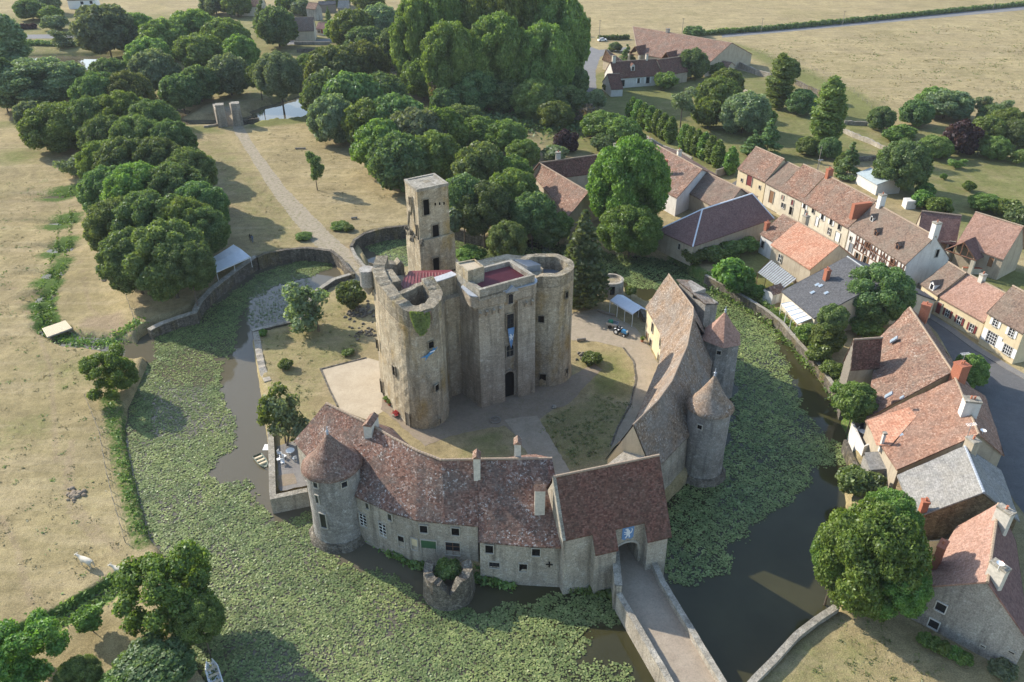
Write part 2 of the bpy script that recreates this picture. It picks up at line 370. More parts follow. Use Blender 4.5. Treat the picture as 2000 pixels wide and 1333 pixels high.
def np_mesh(name, verts, faces, k, mats, smooth=False):
    me = bpy.data.meshes.new(name); nf = len(faces)
    me.vertices.add(len(verts)); me.vertices.foreach_set('co', verts.astype(np.float32).ravel())
    me.loops.add(nf*k); me.loops.foreach_set('vertex_index', faces.astype(np.int32).ravel())
    me.polygons.add(nf); me.polygons.foreach_set('loop_start', np.arange(nf, dtype=np.int32)*k); me.polygons.foreach_set('loop_total', np.full(nf, k, dtype=np.int32))
    if smooth: me.polygons.foreach_set('use_smooth', np.ones(nf, bool))
    for q in mats: me.materials.append(q)
    me.update(calc_edges=True); return me
gme = np_mesh('ground', gv, np.column_stack([a_, a_+1, a_+nx+1, a_+nx]), 4, [], True)
# where green grass, bare soil and bank vegetation grow (soft zones, R G B)
def blob(pts, z=0., soft=2.0):
    P = np.array([at(*p, z)[:2] for p in pts]); return sm(poly_sd(P, GX.ravel(), GY.ravel()), -soft, soft)
XX, YY = GX.ravel(), GY.ravel()
green = np.zeros(len(XX)); bare = np.zeros(len(XX)); lush = np.zeros(len(XX))
def addg(pts, k, z=0., soft=2.): 
    global green; green = np.maximum(green, k*blob(pts, z, soft))
def addb(pts, k, z=0., soft=1.5):
    global bare; bare = np.maximum(bare, k*blob(pts, z, soft))
addg([(1130,150),(1230,120),(1420,100),(1500,150),(1720,215),(1720,300),(1560,330),(1440,350),(1100,300),(1000,280)], .62, 0, 8)
addg([(1170,165),(1290,170),(1330,190),(1290,205),(1180,200)], .9, 0, 3)
addg([(1420,80),(1500,105),(1700,190),(1760,240),(1700,230),(1500,130)], .8, 0, 6)
addg([(1640,200),(1730,215),(1710,240),(1620,225)], .9, 0, 4)
addg([(1680,260),(1900,240),(2100,260),(2100,520),(1900,480),(1720,350)], .6, 0, 6)
addg([(1780,290),(1900,300),(2000,330),(2000,410),(1860,380)], .55, 0, 4)
addg([(480,232),(620,215),(620,238),(490,250)], .9, 0, 3)
addg([(340,245),(430,245),(440,262),(350,262)], .7, 0, 3)
addg([(0,235),(60,240),(65,320),(0,330)], .7, 0, 4)
addg([(400,30),(800,30),(820,200),(500,200),(100,180),(-400,140),(-400,20)], .5, 0, 15)
addg([(505,650),(590,640),(620,600),(700,560),(720,690),(630,715),(620,830),(560,880),(520,780)], .32, 0, 2)
addg([(540,690),(700,650),(720,690),(600,720)], .4, 0, 3)
addg([(1045,825),(1160,770),(1240,800),(1180,900),(1110,915)], .42, 0, 1)
addg([(900,860),(975,840),(1005,890),(900,895)], .4, 0, 1)
addg([(1120,690),(1200,680),(1240,730),(1220,790),(1160,760)], .5, 0, 3)
addg([(1150,740),(1210,735),(1225,775),(1170,770)], .75, 0, 2)
addg([(1560,1240),(1700,1230),(1760,1333),(1480,1360)], .35, 0, 3)
addg([(0,820),(90,800),(90,850),(0,880)], .5, FIELDZ, 4)
addg([(60,700),(200,690),(230,740),(110,760)], .35, FIELDZ, 4)
addg([(370,280),(440,270),(560,400),(600,470),(520,500),(440,380)], .32, 0, 4)
addg([(1380,480),(1500,470),(1560,560),(1490,600)], .8, 0, 3)
addg([(1860,480),(1960,520),(2040,540),(2050,600),(1960,570),(1880,530)], .8, 0, 2)
addb([(160,620),(240,610),(262,655),(150,640)], .8, FIELDZ)
addb([(1120,600),(1260,600),(1285,710),(1250,830),(1110,925),(980,800),(880,800),(760,820),(740,760),(1100,760)], .25, 0, 3)
addb([(170,1100),(230,1110),(220,1150),(180,1140)], .6, FIELDZ)
addb([(240,560),(400,560),(500,520),(480,490),(600,500),(560,480),(430,540),(260,610)], .5, 0, 3)
addb([(430,300),(470,420),(500,480),(440,520),(380,300)], .35, 0, 3)
addb([(560,480),(700,470),(680,560),(640,520)], .5, 0, 2)
addb([(880,180),(1080,180),(1090,320),(900,330)], .5, 0, 6)
for tr in ([(120,385),(150,450),(160,520),(175,600),(215,640)], [(133,880),(128,960),(170,1010),(230,1075)], [(140,860),(137,1000),(190,1060)], [(0,1010),(30,1060),(60,1180)], [(20,560),(70,640),(100,720),(110,900)]):
    bare = np.maximum(bare, .55*(1-sm(line_d([at(*p, FIELDZ) for p in tr], XX, YY), .25, .9)))
for L, w in ((stream, 2.4), (stream2, 2.0), (stream3, 2.0)): lush = np.maximum(lush, 1-sm(line_d(L, XX, YY), w*.6, w*1.3))
wshore = [at(*p, FIELDZ) for p in [(215,780),(232,850),(243,905),(255,955),(268,1010),(280,1055)]]
lush = np.maximum(lush, .62*(1-sm(line_d(wshore, XX, YY), 1.0, 2.6)))
eshore = [at(*p, 0) for p in [(1318,500),(1380,540),(1478,596),(1560,665),(1615,730),(1640,790),(1660,860)]]
lush = np.maximum(lush, .7*(1-sm(line_d(eshore, XX, YY), 1.0, 3)))
col = np.ones((len(XX), 4), np.float32); col[:, 0] = green; col[:, 1] = bare; col[:, 2] = lush
ca = gme.color_attributes.new('zones', 'FLOAT_COLOR', 'POINT'); ca.data.foreach_set('color', col.ravel())
t = NT('dry_grassland'); co = t.coord(); at_ = t.new('ShaderNodeAttribute', attribute_name='zones')
sp = t.new('ShaderNodeSeparateColor'); t.l.new(at_.outputs['Color'], sp.inputs[0])
n1 = t.noise(co, .035, 6, .6, .5); n2 = t.noise(co, .25, 6, .65, .3); n3 = t.noise(co, 1.6, 5, .7); n4 = t.noise(co, 7, 4, .7)
straw = t.mix(t.ramp(n2, [(.35, 0.), (.65, 1.)]), (.265, .22, .118), (.385, .315, .175))
straw = t.mix(t.ramp(n1, [(.4, 0.), (.65, .6)]), straw, (.25, .205, .12))
straw = t.mix(t.ramp(t.noise(t.mapping(co, (1, .35, 1), (0, 0, .5)), .9, 5, .7), [(.52, 0.), (.75, .6)]), straw, (.20, .17, .085))
straw = t.mix(t.math('MULTIPLY', t.ramp(t.noise(t.mapping(co, (1, .5, 1), (0, 0, -.35), (30, 4, 0)), .018, 7, .7, 1.2), [(.48, 0.), (.62, 1.)]), .5), straw, (.225, .195, .095)); straw = t.mix(t.math('MULTIPLY', t.ramp(t.noise(t.mapping(co, (.12, 1, 1), (0, 0, .12)), .35, 4, .6), [(.5, 0.), (.66, 1.)]), .3), straw, (.46, .385, .25))
grn = t.mix(n3, (.13, .135, .05), (.19, .20, .075))
ga = t.math('ADD', t.math('MULTIPLY', sp.outputs[0], 1.25), t.math('MULTIPLY', t.math('SUBTRACT', n2, .5), 1.5)); ga = t.math('ADD', ga, t.math('MULTIPLY', t.math('SUBTRACT', n3, .5), .9))
c = t.mix(t.ramp(ga, [(.18, 0.), (.85, 1.)]), straw, grn)
ba = t.math('ADD', sp.outputs[1], t.math('MULTIPLY', t.math('SUBTRACT', n3, .5), .8))
c = t.mix(t.ramp(ba, [(.3, 0.), (.8, .85)]), c, t.mix(n2, (.25, .19, .13), (.31, .245, .17)))
la = t.math('ADD', sp.outputs[2], t.math('MULTIPLY', t.math('SUBTRACT', n3, .5), 1.2))
c = t.mix(t.ramp(la, [(.35, 0.), (.7, 1.)]), c, t.mix(n4, (.045, .085, .02), (.11, .17, .04)))
c = t.mix(.85, c, t.ramp(n4, [(.28, .5), (.72, 1.45)]), 'MULTIPLY'); c = t.mix(.7, c, t.ramp(t.noise(co, .8, 7, .75, .6), [(.32, .66), (.68, 1.28)]), 'MULTIPLY'); c = t.mix(.6, c, t.ramp(t.noise(t.mapping(co, (1, 1, 1), (0, 0, 0), (55, 2, 0)), .09, 6, .7, .8), [(.35, (.78, .74, .70)), (.65, (1.18, 1.14, 1.05))]), 'MULTIPLY')
c = t.mix(t.ramp(t.voro(t.mapping(co, (1, .8, 1)), .55), [(0.03, .55), (.14, 0.)]), c, (.10, .10, .045))
t.bump(t.math('ADD', n4, t.math('MULTIPLY', n3, 1.5)), .7, .12)
M['ground'] = t.done(c, .97, .05)
gme.materials.append(M['ground'])
g = bpy.data.objects.new('ground', gme); C.objects.link(g); tag(g, kind='structure')
# water
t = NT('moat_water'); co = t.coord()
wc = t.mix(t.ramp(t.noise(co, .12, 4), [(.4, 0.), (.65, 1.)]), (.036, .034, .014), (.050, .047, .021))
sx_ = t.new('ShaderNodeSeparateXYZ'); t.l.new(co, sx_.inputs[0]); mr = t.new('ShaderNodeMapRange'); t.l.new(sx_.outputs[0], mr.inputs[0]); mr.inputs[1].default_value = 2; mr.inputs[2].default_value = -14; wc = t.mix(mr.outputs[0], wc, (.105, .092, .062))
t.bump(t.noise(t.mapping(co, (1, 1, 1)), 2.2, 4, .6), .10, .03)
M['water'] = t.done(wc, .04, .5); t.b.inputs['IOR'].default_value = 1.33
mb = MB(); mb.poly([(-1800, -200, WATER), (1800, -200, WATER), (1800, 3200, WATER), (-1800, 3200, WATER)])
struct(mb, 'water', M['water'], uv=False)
# sheets laid on the ground
def sheet(name, pts, mat, z=.02, zl=0., jit=.12, label=None, px=True):
    P = [at(*p, zl)[:2] if px else p[:2] for p in pts]; Q = []
    for i in range(len(P)):
        a = Vector(P[i]); b = Vector(P[(i+1) % len(P)]); n = max(1, min(60, int((b-a).length/.8)))
        for k in range(n):
            q = a.lerp(b, k/n); d = (b-a).normalized(); w = jit*h3(q.x, q.y, 0, 1.1)
            Q.append((q.x-d.y*w, q.y+d.x*w, zl+z))
    ar = sum(Q[i][0]*Q[(i+1) % len(Q)][1]-Q[(i+1) % len(Q)][0]*Q[i][1] for i in range(len(Q)))
    if ar < 0: Q.reverse()
    mb = MB(); mb.poly(Q); return struct(mb, name, mat, label)
def m_gravel(name, a, b, cc, grassy=0):
    t = NT(name); co = t.coord(); n = t.noise(co, .5, 5, .6, .4); f = t.noise(co, 6, 4, .75)
    col = t.mix(t.ramp(n, [(.35, 0.), (.65, 1.)]), a, b); col = t.mix(t.ramp(t.noise(co, 2.2, 5, .7), [(.5, 0.), (.75, .7)]), col, cc)
    if grassy: col = t.mix(t.math('MULTIPLY', t.ramp(t.noise(t.mapping(co, loc=(4, 4, 0)), 1.2, 6, .75), [(.48, 0.), (.62, 1.)]), grassy), col, (.17, .155, .07))
    col = t.mix(.6, col, t.ramp(f, [(.25, .65), (.75, 1.3)]), 'MULTIPLY'); t.bump(f, .6, .04)
    M[name] = t.done(col, .95, .08)
m_gravel('gravel', (.30, .25, .185), (.36, .30, .225), (.24, .20, .15), .25)
m_gravel('sand', (.40, .33, .235), (.46, .385, .28), (.34, .28, .20))
m_gravel('old_path', (.30, .255, .19), (.34, .29, .215), (.23, .2, .15), .75)
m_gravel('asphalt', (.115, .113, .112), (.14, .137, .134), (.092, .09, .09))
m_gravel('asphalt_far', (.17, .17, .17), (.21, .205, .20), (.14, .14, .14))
m_gravel('pavement', (.20, .185, .17), (.24, .225, .205), (.16, .15, .135))
m_gravel('bridge_deck', (.30, .245, .185), (.35, .29, .22), (.22, .185, .14))
m_gravel('brown_dirt', (.24, .19, .14), (.28, .225, .165), (.2, .16, .12), .3)  # bare earth, darker and browner than the gravel
sheet('path', [(453,246),(474,246),(500,290),(560,370),(644,455),(668,478),(690,492),(712,528),(735,560),(700,560),(684,540),(655,505),(628,492),(595,460),(530,375),(478,290),(460,262)], M['old_path'], .02, 0, .18)
sheet('courtyard_gravel', [(1115,612),(1170,604),(1240,640),(1262,668),(1285,712),(1270,770),(1238,830),(1215,858),(1192,880),(1198,850),(1225,800),(1240,750),(1238,710),(1215,680),(1165,668),(1115,665)], M['gravel'], .02)
sheet('courtyard_yard', [(1114,735),(1160,712),(1175,722),(1110,790),(1082,800),(1050,822),(1115,925),(1085,925),(1030,870),(985,832),(935,840),(880,852),(830,872),(745,800),(752,740),(930,740)], M['brown_dirt'], .024)
sheet('petanque_court', [(625,723),(716,699),(762,712),(775,790),(748,804),(720,822),(665,800),(642,762)], M['sand'], .02, jit=.03)
sheet('path', [(985,820),(1048,812),(1112,920),(1140,960),(1180,1010),(1120,1010),(1060,930)], M['gravel'], .030)
street = [(1612,470),(1660,500),(1720,545),(1780,600),(1830,650),(1870,720),(1900,770),(1925,840),(1935,900),(1975,970),(2005,1010),(2080,1100),(2300,1100),(2300,900),(2030,752),(1965,722),(1900,682),(1850,645),(1786,603),(1735,545),(1690,505),(1640,466),(1600,440),(1520,395),(1440,352),(1425,362),(1530,425)]
sheet('road', street, M['asphalt'], .02, 0, .05)
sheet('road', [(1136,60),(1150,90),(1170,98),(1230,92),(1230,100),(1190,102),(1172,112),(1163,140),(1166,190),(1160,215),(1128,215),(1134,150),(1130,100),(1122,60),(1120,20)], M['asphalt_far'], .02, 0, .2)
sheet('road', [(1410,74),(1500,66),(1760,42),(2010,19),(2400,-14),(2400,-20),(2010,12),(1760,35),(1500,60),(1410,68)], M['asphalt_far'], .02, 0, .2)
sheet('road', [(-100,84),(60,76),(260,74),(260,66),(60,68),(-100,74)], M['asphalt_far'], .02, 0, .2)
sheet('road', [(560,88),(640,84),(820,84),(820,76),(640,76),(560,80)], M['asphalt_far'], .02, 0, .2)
sheet('farm_track', [(1425,122),(1500,143),(1516,152),(1500,152),(1418,130)], M['gravel'], .02, 0, .3)
# raised pavement with a kerb on the right of the street
def ribbon(name, pts, w, z0, z1, mat, kind='structure', z=0., label=None, cat=None):
    P = [at(*p, z) for p in pts]; mb = MB(); L = []
    for i, p in enumerate(P):
        d = (P[min(i+1, len(P)-1)]-P[max(i-1, 0)]).normalized(); L.append((p, Vector((-d.y, d.x, 0))))
    for i in range(len(L)-1):
        (p, n), (q, m_) = L[i], L[i+1]
        a, b, c_, d_ = p, q, q+m_*w, p+n*w
        if w < 0: a, b, c_, d_ = d_, c_, b, a
        up = lambda v, zz: (v.x, v.y, zz)
        mb.poly([up(a, z1), up(b, z1), up(c_, z1), up(d_, z1)]); mb.poly([up(a, z0), up(b, z0), up(b, z1), up(a, z1)]); mb.poly([up(c_, z0), up(d_, z0), up(d_, z1), up(c_, z1)])
    return tag(mb.build(name, mat), label, cat, None, kind)
ribbon('pavement', [(1786,603),(1850,645),(1900,682),(1965,722),(2040,765)], 1.4, 0, .13, M['pavement'])
# ================================================================= walls of stone along lines
def wallstrip(name, pts, th, z0, z1, mat, label=None, cat='stone wall', jag=.05, px=True, zl=0., coping=None, parent=None, group=None, step=.9, side=1, cop_mat=None):
    """pts: pixel points read at level zl (or world xy); z1: number or list per point"""
    P = [Vector(at(p[0], p[1], p[2] if len(p) > 2 else zl)[:2]) if px else Vector(p[:2]) for p in pts]
    Z = z1 if isinstance(z1, (list, tuple)) else [z1]*len(P)
    Q = []; ZZ = []
    for i in range(len(P)-1):
        n = max(1, int((P[i+1]-P[i]).length/step))
        for k in range(n): Q.append(P[i].lerp(P[i+1], k/n)); ZZ.append(Z[i]+(Z[i+1]-Z[i])*k/n)
    Q.append(P[-1]); ZZ.append(Z[-1]); N = []
    for i in range(len(Q)):
        d = (Q[min(i+1, len(Q)-1)]-Q[max(i-1, 0)]).normalized(); N.append(Vector((-d.y, d.x))*side)
    mb = MB(); cb = MB()
    def ring(i, e=0): 
        p, n = Q[i], N[i]; z = ZZ[i]+jag*(h3(p.x, p.y, 0, 2.1)+rnd.uniform(-.6, .6)); return p, n, z
    RR = [ring(i) for i in range(len(Q))]
    for i in range(len(Q)-1):
        (p, n, z), (q, m_, zq) = RR[i], RR[i+1]; a, b, c_, d_ = p, q, q+m_*th, p+n*th
        faces = [[(a, z0), (b, z0), (b, zq), (a, z)], [(c_, z0), (d_, z0), (d_, z), (c_, zq)], [(a, z), (b, zq), (c_, zq), (d_, z)]]
        for fc in faces:
            if side < 0: fc = fc[::-1]
            mb.poly([(v.x, v.y, zz) for v, zz in fc])
        if coping:
            o = .06; a, b, c_, d_ = p-n*o, q-m_*o, q+m_*(th+o), p+n*(th+o)
            for fc in ([(a, z+coping), (b, zq+coping), (c_, zq+coping), (d_, z+coping)], [(a, z-.02), (b, zq-.02), (b, zq+coping), (a, z+coping)], [(c_, zq-.02), (d_, z-.02), (d_, z+coping), (c_, zq+coping)]):
                if side < 0: fc = fc[::-1]
                cb.poly([(v.x, v.y, zz) for v, zz in fc])
    for (p, n, z) in (RR[0], RR[-1]): mb.poly([(p.x, p.y, z0), ((p+n*th).x, (p+n*th).y, z0), ((p+n*th).x, (p+n*th).y, z), (p.x, p.y, z)])
    if coping:
        if parent is None:
            r = thing(name, label, cat, (Q[0].x, Q[0].y, 0), group); mb.build('wall', mat, r); cb.build('coping', cop_mat or M['coping_stone'], r); return r
        cb.build('coping', cop_mat or M['coping_stone'], parent)
    o = mb.build(name, mat, parent)
    if parent is None: tag(o, label, cat, group)
    return o
# ================================================================= openings and building parts
UP = Vector((0, 0, 1))
def rect3(mb, c, u, n, w, h, d0, d1, m=0, arch=False):
    """a slab w x h centred at c in the plane of u and UP, from d0 to d1 along the normal n"""
    pts = [(-w/2, -h/2), (w/2, -h/2), (w/2, h/2), (-w/2, h/2)]
    if arch: pts = [(-w/2, -h/2), (w/2, -h/2), (w/2, h/2-w*.42), (w*.36, h/2-w*.16), (0, h/2), (-w*.36, h/2-w*.16), (-w/2, h/2-w*.42)]
    F = [c+u*a+UP*b+n*d1 for a, b in pts]; B = [c+u*a+UP*b+n*d0 for a, b in pts]
    mb.poly(F, m)
    for i in range(len(F)):
        j = (i+1) % len(F); mb.poly([B[i], B[j], F[j], F[i]], m)
def window(parent, c, n, w, h, kind='window', pane='dark_glass', frame='frame_stone', fw=.10, bars=0, shut=None, barm='white_paint', arch=False, sill=True):
    n = Vector((n.x, n.y, 0)).normalized(); u = Vector((-n.y, n.x, 0))
    p = MB(); rect3(p, c, u, n, w, h, -.05, .015, 0, arch)
    fo = MB()
    for sx in (-1, 1): rect3(fo, c+u*sx*(w+fw)/2, u, n, fw, h+(0 if arch else 2*fw), -.05, .11)
    if arch:
        for sx in (-1, 1):
            a = c+u*sx*(w/2+fw/2)+UP*(h/2-w*.42); b = c+UP*(h/2+fw/2)+u*sx*0
            k = 4
            for q in range(k):
                t0, t1 = q/k, (q+1)/k
                f = lambda t: c+u*sx*(w/2+fw/2)*math.cos(t*math.pi/2)+UP*(h/2-w*.42+(w*.42+fw/2)*math.sin(t*math.pi/2))+n*.03
                fo.tube(f(t0), f(t1), fw*.55, n=5)
    else: rect3(fo, c+UP*(h+fw)/2, u, n, w, fw, -.05, .108)
    if kind != 'door' and sill: rect3(fo, c-UP*(h+fw)/2, u, n, w+.1 if arch else w, fw, -.05, .16)
    f = fo.build('window_frame' if kind != 'door' else 'door_frame', M[frame], parent)
    pp = p.build('window_pane' if kind != 'door' else 'door', M[pane], f if kind != 'door' else parent)
    if bars:
        b = MB(); nx_, ny_ = bars
        for k in range(nx_+1): rect3(b, c+u*(-w/2+w*k/nx_), u, n, .07, h, 0, .035)
        for k in range(ny_+1): rect3(b, c+UP*(-h/2+h*k/ny_), u, n, w, .07, 0, .032)
        b.build('glazing_bars', M[barm], f if kind != 'door' else parent)
    if shut:
        for sx in (-1, 1):
            s = MB(); sw = w*.5; rect3(s, c+u*sx*(w/2+fw+sw/2), u, n, sw, h, 0, .05)
            s.build('shutter', M[shut], parent)
    return f
def chimney(parent, base, w, d, h, rz=0, mat='chimney_render', pots=1, cap=None, sink=1.2, sh=.25):
    mb = MB(); mb.box((base.x, base.y, base.z+h/2-sink/2), (w, d, h+sink), rz)
    ch = mb.build('chimney', M[mat], parent)
    cm = MB(); cm.box((base.x, base.y, base.z+h+sh/2), (w+.14, d+.14, sh), rz); cm.build('chimney_cap', M[cap or ('brick' if mat == 'brick' else 'coping_stone')], ch)
    for k in range(pots):
        o = (k-(pots-1)/2)*.42; x, y = base.x+math.cos(rz)*o, base.y+math.sin(rz)*o
        p = MB(); p.lathe((x, y), [(.13, base.z+h+sh-.02), (.11, base.z+h+sh+.35), (.14, base.z+h+sh+.36), (.14, base.z+h+sh+.42), (0, base.z+h+sh+.42)], 10); p.build('chimney_pot', M['chimney_pot'], ch)
    return ch
def capped_chimney(parent, base, w, d, h, rz=0):              # castle kind: rendered stack under a little tiled saddle
    mb = MB(); mb.box((base.x, base.y, base.z+h/2-.8), (w, d, h+1.6), rz); ch = mb.build('chimney', M['chimney_render'], parent)
    ca, sa = math.cos(rz), math.sin(rz); z = base.z+h; k = MB()
    def P(a, b, zz): return (base.x+a*ca-b*sa, base.y+a*sa+b*ca, zz)
    W_, D_ = w/2+.1, d/2+.1
    if w >= d:
        k.poly([P(-W_, -D_, z), P(W_, -D_, z), P(W_, 0, z+.45), P(-W_, 0, z+.45)]); k.poly([P(W_, D_, z), P(-W_, D_, z), P(-W_, 0, z+.45), P(W_, 0, z+.45)])
        k.poly([P(-W_, D_, z), P(-W_, -D_, z), P(-W_, 0, z+.45)]); k.poly([P(W_, -D_, z), P(W_, D_, z), P(W_, 0, z+.45)])
    else:
        k.poly([P(-W_, D_, z), P(-W_, -D_, z), P(0, -D_, z+.45), P(0, D_, z+.45)]); k.poly([P(W_, -D_, z), P(W_, D_, z), P(0, D_, z+.45), P(0, -D_, z+.45)])
        k.poly([P(-W_, -D_, z), P(W_, -D_, z), P(0, -D_, z+.45)]); k.poly([P(W_, D_, z), P(-W_, D_, z), P(0, D_, z+.45)])
    k.poly([P(-W_, -D_, z), P(-W_, D_, z), P(W_, D_, z), P(W_, -D_, z)])
    k.build('chimney_cap', M['old_red_tiles'], ch); return ch
def ridge(parent, a, b, mat='ridge_clay', r=.16, step=.42):
    mb = MB(); L = (b-a).length; n = max(1, int(L/step)); d = (b-a)/n
    for k in range(n): mb.tube(a+d*k-UP*.04, a+d*(k+1.06)-UP*.04, r*.88, r*1.08, 6)
    return mb.build('ridge_tiles', M[mat], parent)
def slab(parent, A, B, Cc, D, mat, th=.18, disp=.06, name='roof', fs=.5):
    nu = max(2, int((B-A).length/1.2)); nv = max(2, int((D-A).length/1.2)); mb = MB(); mb.grid(A, B, Cc, D, nu, nv, disp, 0, fs)
    dn = UP*th
    for p, q in ((A, B), (B, Cc), (D, A)): mb.poly([q+UP*.02, p+UP*.02, p-dn, q-dn])
    mb.poly([A-dn, D-dn, Cc-dn, B-dn])
    return mb.build(name, M[mat], parent)
def finial(parent, p, h=1.0):
    mb = MB(); mb.lathe((p.x, p.y), [(.16, p.z-.2), (.12, p.z+.15), (.2, p.z+.25), (.07, p.z+.4), (.04, p.z+h), (0, p.z+h)], 8); mb.build('finial', M['lead'], parent)
# ================================================================= the castle: curtain wing on the left front
def inset(P, n, d): return Vector((P.x, P.y))-Vector((n.x, n.y))*d
def strip_wing(root, eave, rid, ze, zr, ze_b, roofmat, wallmat, th_over=.3, zbase=-2.6, zin=0.0, ends=(True, True), batter=.25):
    """eave/rid: equal lists of 3D points along a bent wing; back eave mirrored across the ridge"""
    n = len(eave); back = [Vector((2*rid[i].x-eave[i].x, 2*rid[i].y-eave[i].y, ze_b)) for i in range(n)]
    rf = MB(); bk = MB()
    def strip(mb, lo, hi, flip):
        for i in range(n-1):
            A, B, Cc, D = lo[i], lo[i+1], hi[i+1], hi[i]
            if flip: A, B, Cc, D = B, A, D, Cc
            nu = max(1, int((B-A).length/.9)); nv = max(3, int((D-A).length/.9)); mb.grid(A, B, Cc, D, nu, nv, .05, 0, .45)
            mb.poly([A-UP*.2, A+UP*.02, B+UP*.02, B-UP*.2]); mb.poly([A-UP*.2, D-UP*.25, Cc-UP*.25, B-UP*.2][::-1])
    strip(rf, eave, rid, False); strip(rf, back, rid, True); 
    for i in (0, n-1): rf.poly([eave[i]-UP*.2, rid[i]-UP*.25, rid[i]+UP*.02, eave[i]+UP*.02]); rf.poly([back[i]-UP*.2, rid[i]-UP*.25, rid[i]+UP*.02, back[i]+UP*.02])
    rf.build('roof', M[roofmat], root)
    for i in range(n-1): ridge(root, rid[i], rid[i+1], 'ridge_clay')
    w = MB(); fo = []; bo = []
    for i in range(n):
        a = max(i-1, 0); b = min(i+1, n-1); d = Vector((eave[b].x-eave[a].x, eave[b].y-eave[a].y)).normalized(); nn = Vector((d.y, -d.x))
        s = 1 if nn.dot(Vector((eave[i].x-rid[i].x, eave[i].y-rid[i].y))) > 0 else -1; nn *= s
        e = 0 if 0 < i < n-1 else (.12 if i == 0 else -.12)
        fo.append((Vector((eave[i].x, eave[i].y))-nn*th_over+d*e, nn)); bo.append((Vector((back[i].x, back[i].y))+nn*th_over+d*e, -nn))
    def seg(L, zt, zb, bat, flip):
        for i in range(n-1):
            (p, a), (q, b) = L[i], L[i+1]; m_ = [(p.x+a.x*bat, p.y+a.y*bat, zb), (q.x+b.x*bat, q.y+b.y*bat, zb), (q.x, q.y, zt[i+1]), (p.x, p.y, zt[i])]
            if flip: m_.reverse()
            w.poly(m_)
    seg(fo, [e.z+.0 for e in eave], zbase, batter, False); seg(bo, [ze_b]*n, zin-1, 0, True)
    for i, k in ((0, 0), (n-1, 1)):
        if ends[k]:
            f, b = fo[i][0], bo[i][0]; r_ = (f+b)/2
            m_ = [(f.x, f.y, zbase), (b.x, b.y, zbase), (b.x, b.y, ze_b), (r_.x, r_.y, rid[i].z-.25), (f.x, f.y, eave[i].z)]
            w.poly(m_ if i else m_[::-1])
    w.build('wall', M[wallmat], root)
    return [Vector((p.x, p.y, 0)) for p, _ in fo], [Vector((p.x, p.y, 0)) for p, _ in bo]
def solve_ridge(A, Rpx, ze, pitch):
    """height at which the pixel of the ridge lies a given roof pitch above the eave point A (plan distance to nearest)"""
    best = None
    for k in range(10, 400):
        zr = ze+k*.05; r_ = at(Rpx[0], Rpx[1], zr); d = math.hypot(r_.x-A.x, r_.y-A.y); e = abs((zr-ze)-math.tan(R(pitch))*d)
        if best is None or e < best[0]: best = (e, zr)
    return best[1]
ZE = 5.6; ZR = 11.2
cw = thing('curtain_wing', "long bent castle wing with mottled red tile roof rising straight from the lily moat", 'castle wing', (-8, 70, 0))
e_px = [(574,862), (640,938), (700,972), (760,1000), (812,1016), (870,1022), (934,1028)]
r_px = [(637,787), (690,813), (728,831), (768,855), (815,880), (862,898), (934,897)]
ev = [at(*p, ZE) for p in e_px]; rv = [at(*p, ZR) for p in r_px]
F1, B1 = strip_wing(cw, ev, rv, ZE, ZR, ZE, 'castle_tiles', 'curtain_stone')
# the gable half at the right end belongs to the lower part that carries on to the gatehouse
cw2 = thing('curtain_range', 'straight castle range between the bent wing and the gatehouse, roof reaching lower, two small chimneys', 'castle wing', (2, 70, 0))
ZE2 = 4.6
ev2 = [at(*p, ZE2) for p in [(934,1058), (1020,1066), (1111,1071)]]; rv2 = [at(*p, ZR) for p in [(934,896.5), (1005,896), (1078,895)]]
F2, B2 = strip_wing(cw2, ev2, rv2, ZE2, ZR, ZE, 'castle_tiles', 'curtain_stone', ends=(True, True))
def wins(root, P, L):
    for it in L:
        px, py, w, h = it[:4]; kw = it[4] if len(it) > 4 else {}
        k = min(range(len(P)-1), key=lambda i: 0 if (lambda q: (q-Vector((P[i].x, P[i].y, q.z))).dot((P[i+1]-P[i]).normalized()) >= 0 and (q-Vector((P[i].x, P[i].y, q.z))).dot((P[i+1]-P[i]).normalized()) <= (P[i+1]-P[i]).length)(onwall(px, py, P[i], P[i+1])) else 1)
        c = onwall(px, py, P[k], P[k+1]); t_ = P[k+1]-P[k]; n = Vector((t_.y, -t_.x, 0)).normalized()
        if n.dot(Vector((0, 0, CAMH))-c) < 0: n = -n
        window(root, c+n*kw.pop('off', .12), n, w, h, **kw)
wins(cw, F1, [(711,1015,1.1,2.0,dict(bars=(2,4))), (719,987,.5,.9), (763,1009,.6,1.0), (749,1034,1.1,2.1,dict(bars=(2,4))), (785,1056,.8,1.7,dict(pane='dark_opening')), (828,1032,.9,1.1,dict(pane='dark_opening')), (890,1037,.9,1.1,dict(pane='dark_opening')), (885,1070,1.7,2.0,dict(bars=(2,3), barm='timber')), (838,1066,1.8,1.9,dict(kind='door', pane='green_door')), (811,1062,.8,1.8,dict(pane='yellow_render')), (600,925,1.1,2.6,dict(bars=(2,5)))])
wins(cw2, F2, [(956,1071,.9,1.2,dict(pane='dark_opening')), (1047,1077,.9,1.1,dict(pane='dark_opening')), (966,1102,1.2,.9,dict(bars=(3,2), barm='black_metal')), (1022,1107,.9,1.2,dict(pane='dark_opening'))])
